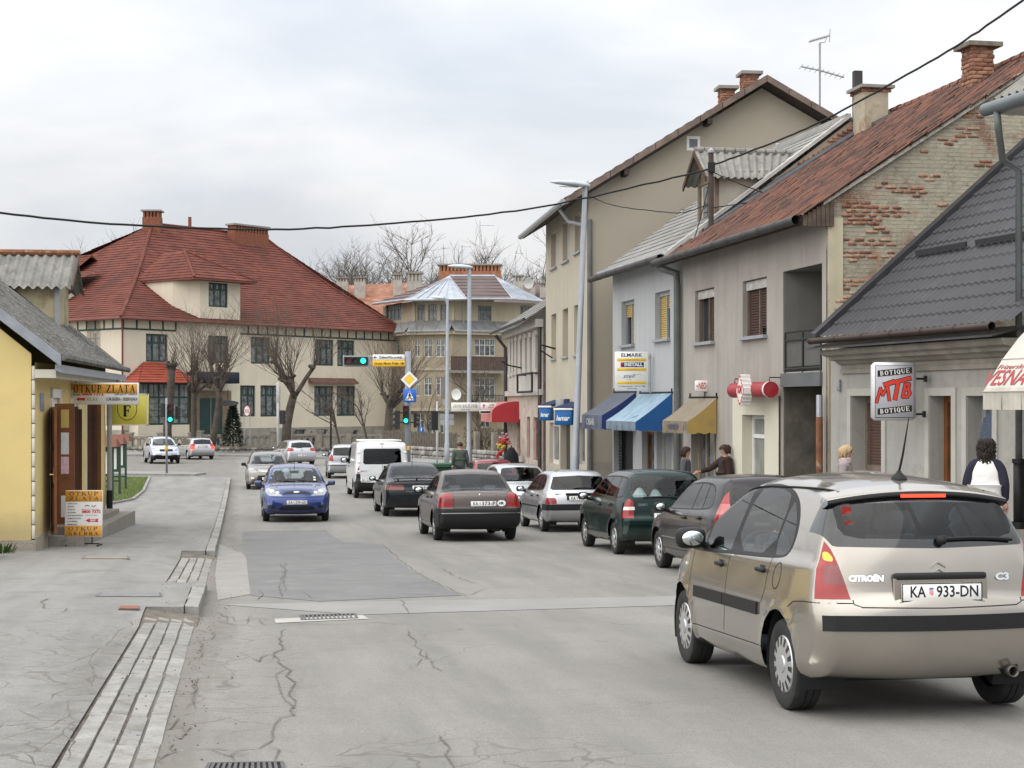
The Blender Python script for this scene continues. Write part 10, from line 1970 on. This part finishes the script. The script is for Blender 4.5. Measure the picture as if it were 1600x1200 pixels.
def focus():return gen('hatch','hatchback_car',4.17,1.70,1.43,2.615,.74,.30,(.007,.028,.16),[(.56,.7),(.62,1.2),(.9,1.2),(.9,.7)],[(-.1,1.0),(.6,1.0),(.55,1.3),(-.1,1.33)],[(.34,.655),(.66,.665),(.74,.70),(.80,.86),(.77,.88),(.70,.855),(.50,.755)],[(-.1,.955),(.655,.945),(.685,.965),(.53,1.285),(.48,1.315),(-.1,1.345)],None,metal=.3,rough=.25,wheel='holes',extra=focus_x,fwrap=.7,front=(.9,.16),regs=[('grille',{'F':[(-.1,.70),(.28,.69),(.36,.68),(.33,.735),(.2,.765),(-.1,.775)]}),('lower_grille',{'F':[(-.1,.30),(.40,.30),(.46,.34),(.38,.41),(-.1,.40)]}),('fog_lamp_bezel',{'F':[(.52,.35),(.70,.36),(.74,.42),(.66,.44),(.54,.42)]})],mats=dict(lower_grille=BLK,fog_lamp_bezel=BLK,mirror=paint('deep_blue',(.007,.028,.16),.3,.25)),seams=[([(.0,.785),(.3,.775),(.62,.92),(.70,.96)],'F',True),([(0,.62),(.45,.62),(.8,.66)],'F',True)],sided_extra=1)
def c4_x(root,side,rear,front,top,ribbon,parts,ox):
 fwipers(root,front,((.58,.06),(.02,-.5)),1.0);plate(root,'KA|560-DP',front(0,.44,.02),ROT_F)
 for z in(.72,.77):ribbon('chrome_bar',[(y,z+.03*abs(y))for y in np.linspace(0,.42,6)],'F',.022,CHROME,both=True,thick=.008)
def c4():return gen('hatch','hatchback_car',4.27,1.77,1.46,2.61,.72,.31,(.155,.14,.125),[(.56,.7),(.62,1.2),(.9,1.2),(.9,.7)],[(-.1,1.0),(.6,1.0),(.55,1.3),(-.1,1.33)],[(.42,.68),(.72,.68),(.78,.74),(.80,.86),(.62,.84)],[(-.1,.97),(.66,.96),(.68,.98),(.53,1.30),(-.1,1.36)],None,metal=.5,far=False,wheel='alloy',extra=c4_x,fwrap=.6,front=(.9,.16),regs=[('grille',{'F':[(-.1,.30),(.36,.30),(.46,.40),(.42,.56),(-.1,.58)]}),('fog_lamp',{'F':chaikin([(.56,.42),(.68,.42),(.68,.50),(.56,.50)],2)})])
def qash_x(root,side,rear,front,top,ribbon,parts,ox):
 for y in(-.07,.07):ribbon('chrome_bar',[(y,.86),(y*.6,.74)],'F',.03,CHROME,thick=.012)
 plate(root,'KA|772-FC',front(0,.56,.02),ROT_F);fwipers(root,front,((.58,.06),(.02,-.5)),1.13)
 for sg in(1,-1):MB().tube([(x+ox,sg*.55,(top(x,sg*.55).z+.045))for x in np.linspace(.7,2.3,6)],.018,6).build('roof_rail',BLK,root)
def qash():return gen('suv','crossover_car',4.32,1.78,1.61,2.63,.84,.335,(.44,.48,.55),[(.56,.8),(.62,1.2),(.9,1.2),(.9,.8)],[(-.1,1.1),(.6,1.1),(.55,1.4),(-.1,1.44)],[(.44,.78),(.70,.76),(.80,.84),(.82,.96),(.62,.93)],[(-.1,1.09),(.66,1.08),(.68,1.10),(.53,1.44),(-.1,1.5)],None,metal=.4,far=True,wheel='alloy',extra=qash_x,fwrap=.6,front=(.9,.16),regs=[('grille',{'F':[(-.1,.74),(.36,.74),(.40,.80),(.38,.88),(-.1,.88)]}),('lower_cladding',{'F':[(-.1,.25),(.92,.25),(.92,.52),(.5,.54),(-.1,.48)],'S':[(3.6,.2),(4.6,.2),(4.6,.54),(3.9,.54)]})])
def silv_x(root,side,rear,front,top,ribbon,parts,ox):
 plate(root,'KA|916-EA',front(0,.47,.02),ROT_F);fwipers(root,front,((.56,.06),(.02,-.48)),.935)
 ribbon('bumper_white_strip',[(y,.40)for y in np.linspace(0,.72,8)],'F',.05,WHT,both=True,thick=.012)
 for y in(.05,-.3):q=front(y,1.1,-.2);link('rear_view_mirror',rbox('rear_view_mirror',.03,.22,.06,.02,BLK),root,(q.x-.1,0,1.17));break
def silv():return gen('hatch','hatchback_car',4.05,1.68,1.38,2.45,.72,.28,(.52,.54,.56),[(.56,.7),(.62,1.2),(.9,1.2),(.9,.7)],[(-.1,1.0),(.6,1.0),(.55,1.25),(-.1,1.3)],chaikin([(.46,.62),(.60,.60),(.74,.66),(.80,.78),(.72,.83),(.58,.78)],2),[(-.1,.915),(.645,.905),(.675,.925),(.53,1.24),(.48,1.27),(-.1,1.30)],None,metal=.5,wheel='plain',extra=silv_x,fwrap=.6,front=(.9,.18),regs=[('grille',{'F':chaikin([(-.25,.66),(.25,.66),(.30,.70),(.22,.75),(-.22,.75)],1)}),('lower_grille',{'F':[(-.1,.26),(.6,.26),(.66,.36),(-.1,.37)]}),('bumper_slot',{'F':[(-.1,.535),(.72,.54),(.72,.575),(-.1,.57)]})],mats=dict(lower_grille=BLK,bumper_slot=BLK))
def darkc():return gen('hatch','hatchback_car',3.9,1.68,1.42,2.5,.7,.29,(.03,.033,.04),[(.56,.66),(.56,.92),(.9,.92),(.9,.66)],[(-.1,1.0),(.6,1.0),(.55,1.25),(-.1,1.3)],[(.42,.62),(.72,.62),(.8,.8),(.6,.78)],[(-.1,.94),(.6,.93),(.53,1.26),(-.1,1.3)],None,metal=.3,far=True,fwrap=.6)
H_=(-.17,1)
def add_cars():
 cc=place(c3,'warm silver hatchback with glowing brake lamps and black bumper strip, nearest in the lane',(1.75,10.37),(-.155,1))
 pk='cars parked along the right kerb'
 place(punto(),'black hatchback with tall red pillar lamps and a paper notice in its rear window',(2.62,21.75),(-.17,1),pk)
 place(demio(),'bottle green boxy hatchback with red and white tail lamps parked behind the black one',(1.753,27.6),(-.17,1),pk)
 place(saxo(),'small silver hatchback with black rear bumper parked ahead of the green car',(.637,35.7),(-.175,1),pk)
 place(redcar(),'red hatchback with a roof aerial parked beside the flower shop end',(-1.42,52.0),(-.17,1),pk)
 tr='cars driving in the street'
 place(r19(),'bronze grey saloon with HR oval sticker and black bumper waiting in the traffic lane',(-1.58,32.2),(-.165,1),tr)
 place(laguna(),'dark blue grey liftback with thin tail spoiler behind the white van',(-3.52,43.5),(-.17,1),tr)
 place(van(),'white panel van with two tinted rear windows and roof rails',(-5.49,55.5),(-.175,1),tr,'van')
 place(aclass(),'silver tall compact car half hidden behind the white van',(-8.6,74.5),(-.15,1),tr)
 place(golf(),'silver hatchback with round red lamps turning left at the junction',(-13.1,92.0),(-.42,1),tr)
 place(astra(),'silver hatchback with red lamps driving away in front of the balustrade',(-21.1,104.),(-.50,1),tr)
 def fr(S,label,fx,fy,hd,grp):
  d=V(hd).normalized();c=V((fx,fy))-d*S['wb'];rt=V((d.y,-d.x));return place(S,label,tuple(c-rt*(S['W']/2-.02)),hd,grp)
 fo=fr(focus(),'deep blue hatchback with clear triangular headlamps coming towards the camera',-5.50,40.7,(.17,-1),tr)
 fr(c4(),'grey brown hatchback with chrome bars coming up behind the blue one',-9.62,63.2,(.17,-1),tr)
 fr(qash(),'pale blue silver crossover with black lower cladding crossing at the junction',-20.85,96.0,(.36,-1),tr)
 fr(silv(),'silver white car with oval headlamps parked facing the camera',.38,43.9,(.17,-1),pk)
 fr(darkc(),'dark car nosing in beside the yellow gable wall',-8.63,24.4,(1,.13),pk)
 def seat_person(car,x,y,lab,coat,hair,kk=.0):
  h=car.rotation_euler.z;p=car.location+V((math.cos(h)*x-math.sin(h)*y,math.sin(h)*x+math.cos(h)*y,-.06+kk));person(lab,p,h+R(90),1.70,coat,hair=hair,hairstyle='bob',seated=True,coatlen=.3,skip_legs=True)
 seat_person(fo,1.10,.38,'driver in dark clothes at the wheel of the blue hatchback',(.03,.03,.035),(.03,.02,.015));seat_person(fo,1.10,-.38,'passenger with dark hair beside the driver of the blue hatchback',(.05,.04,.045),(.04,.03,.02));seat_person(cc,1.22,.37,'driver of the warm silver hatchback seen through its rear window',(.06,.065,.08),(.05,.04,.03),.06)
add_cars()
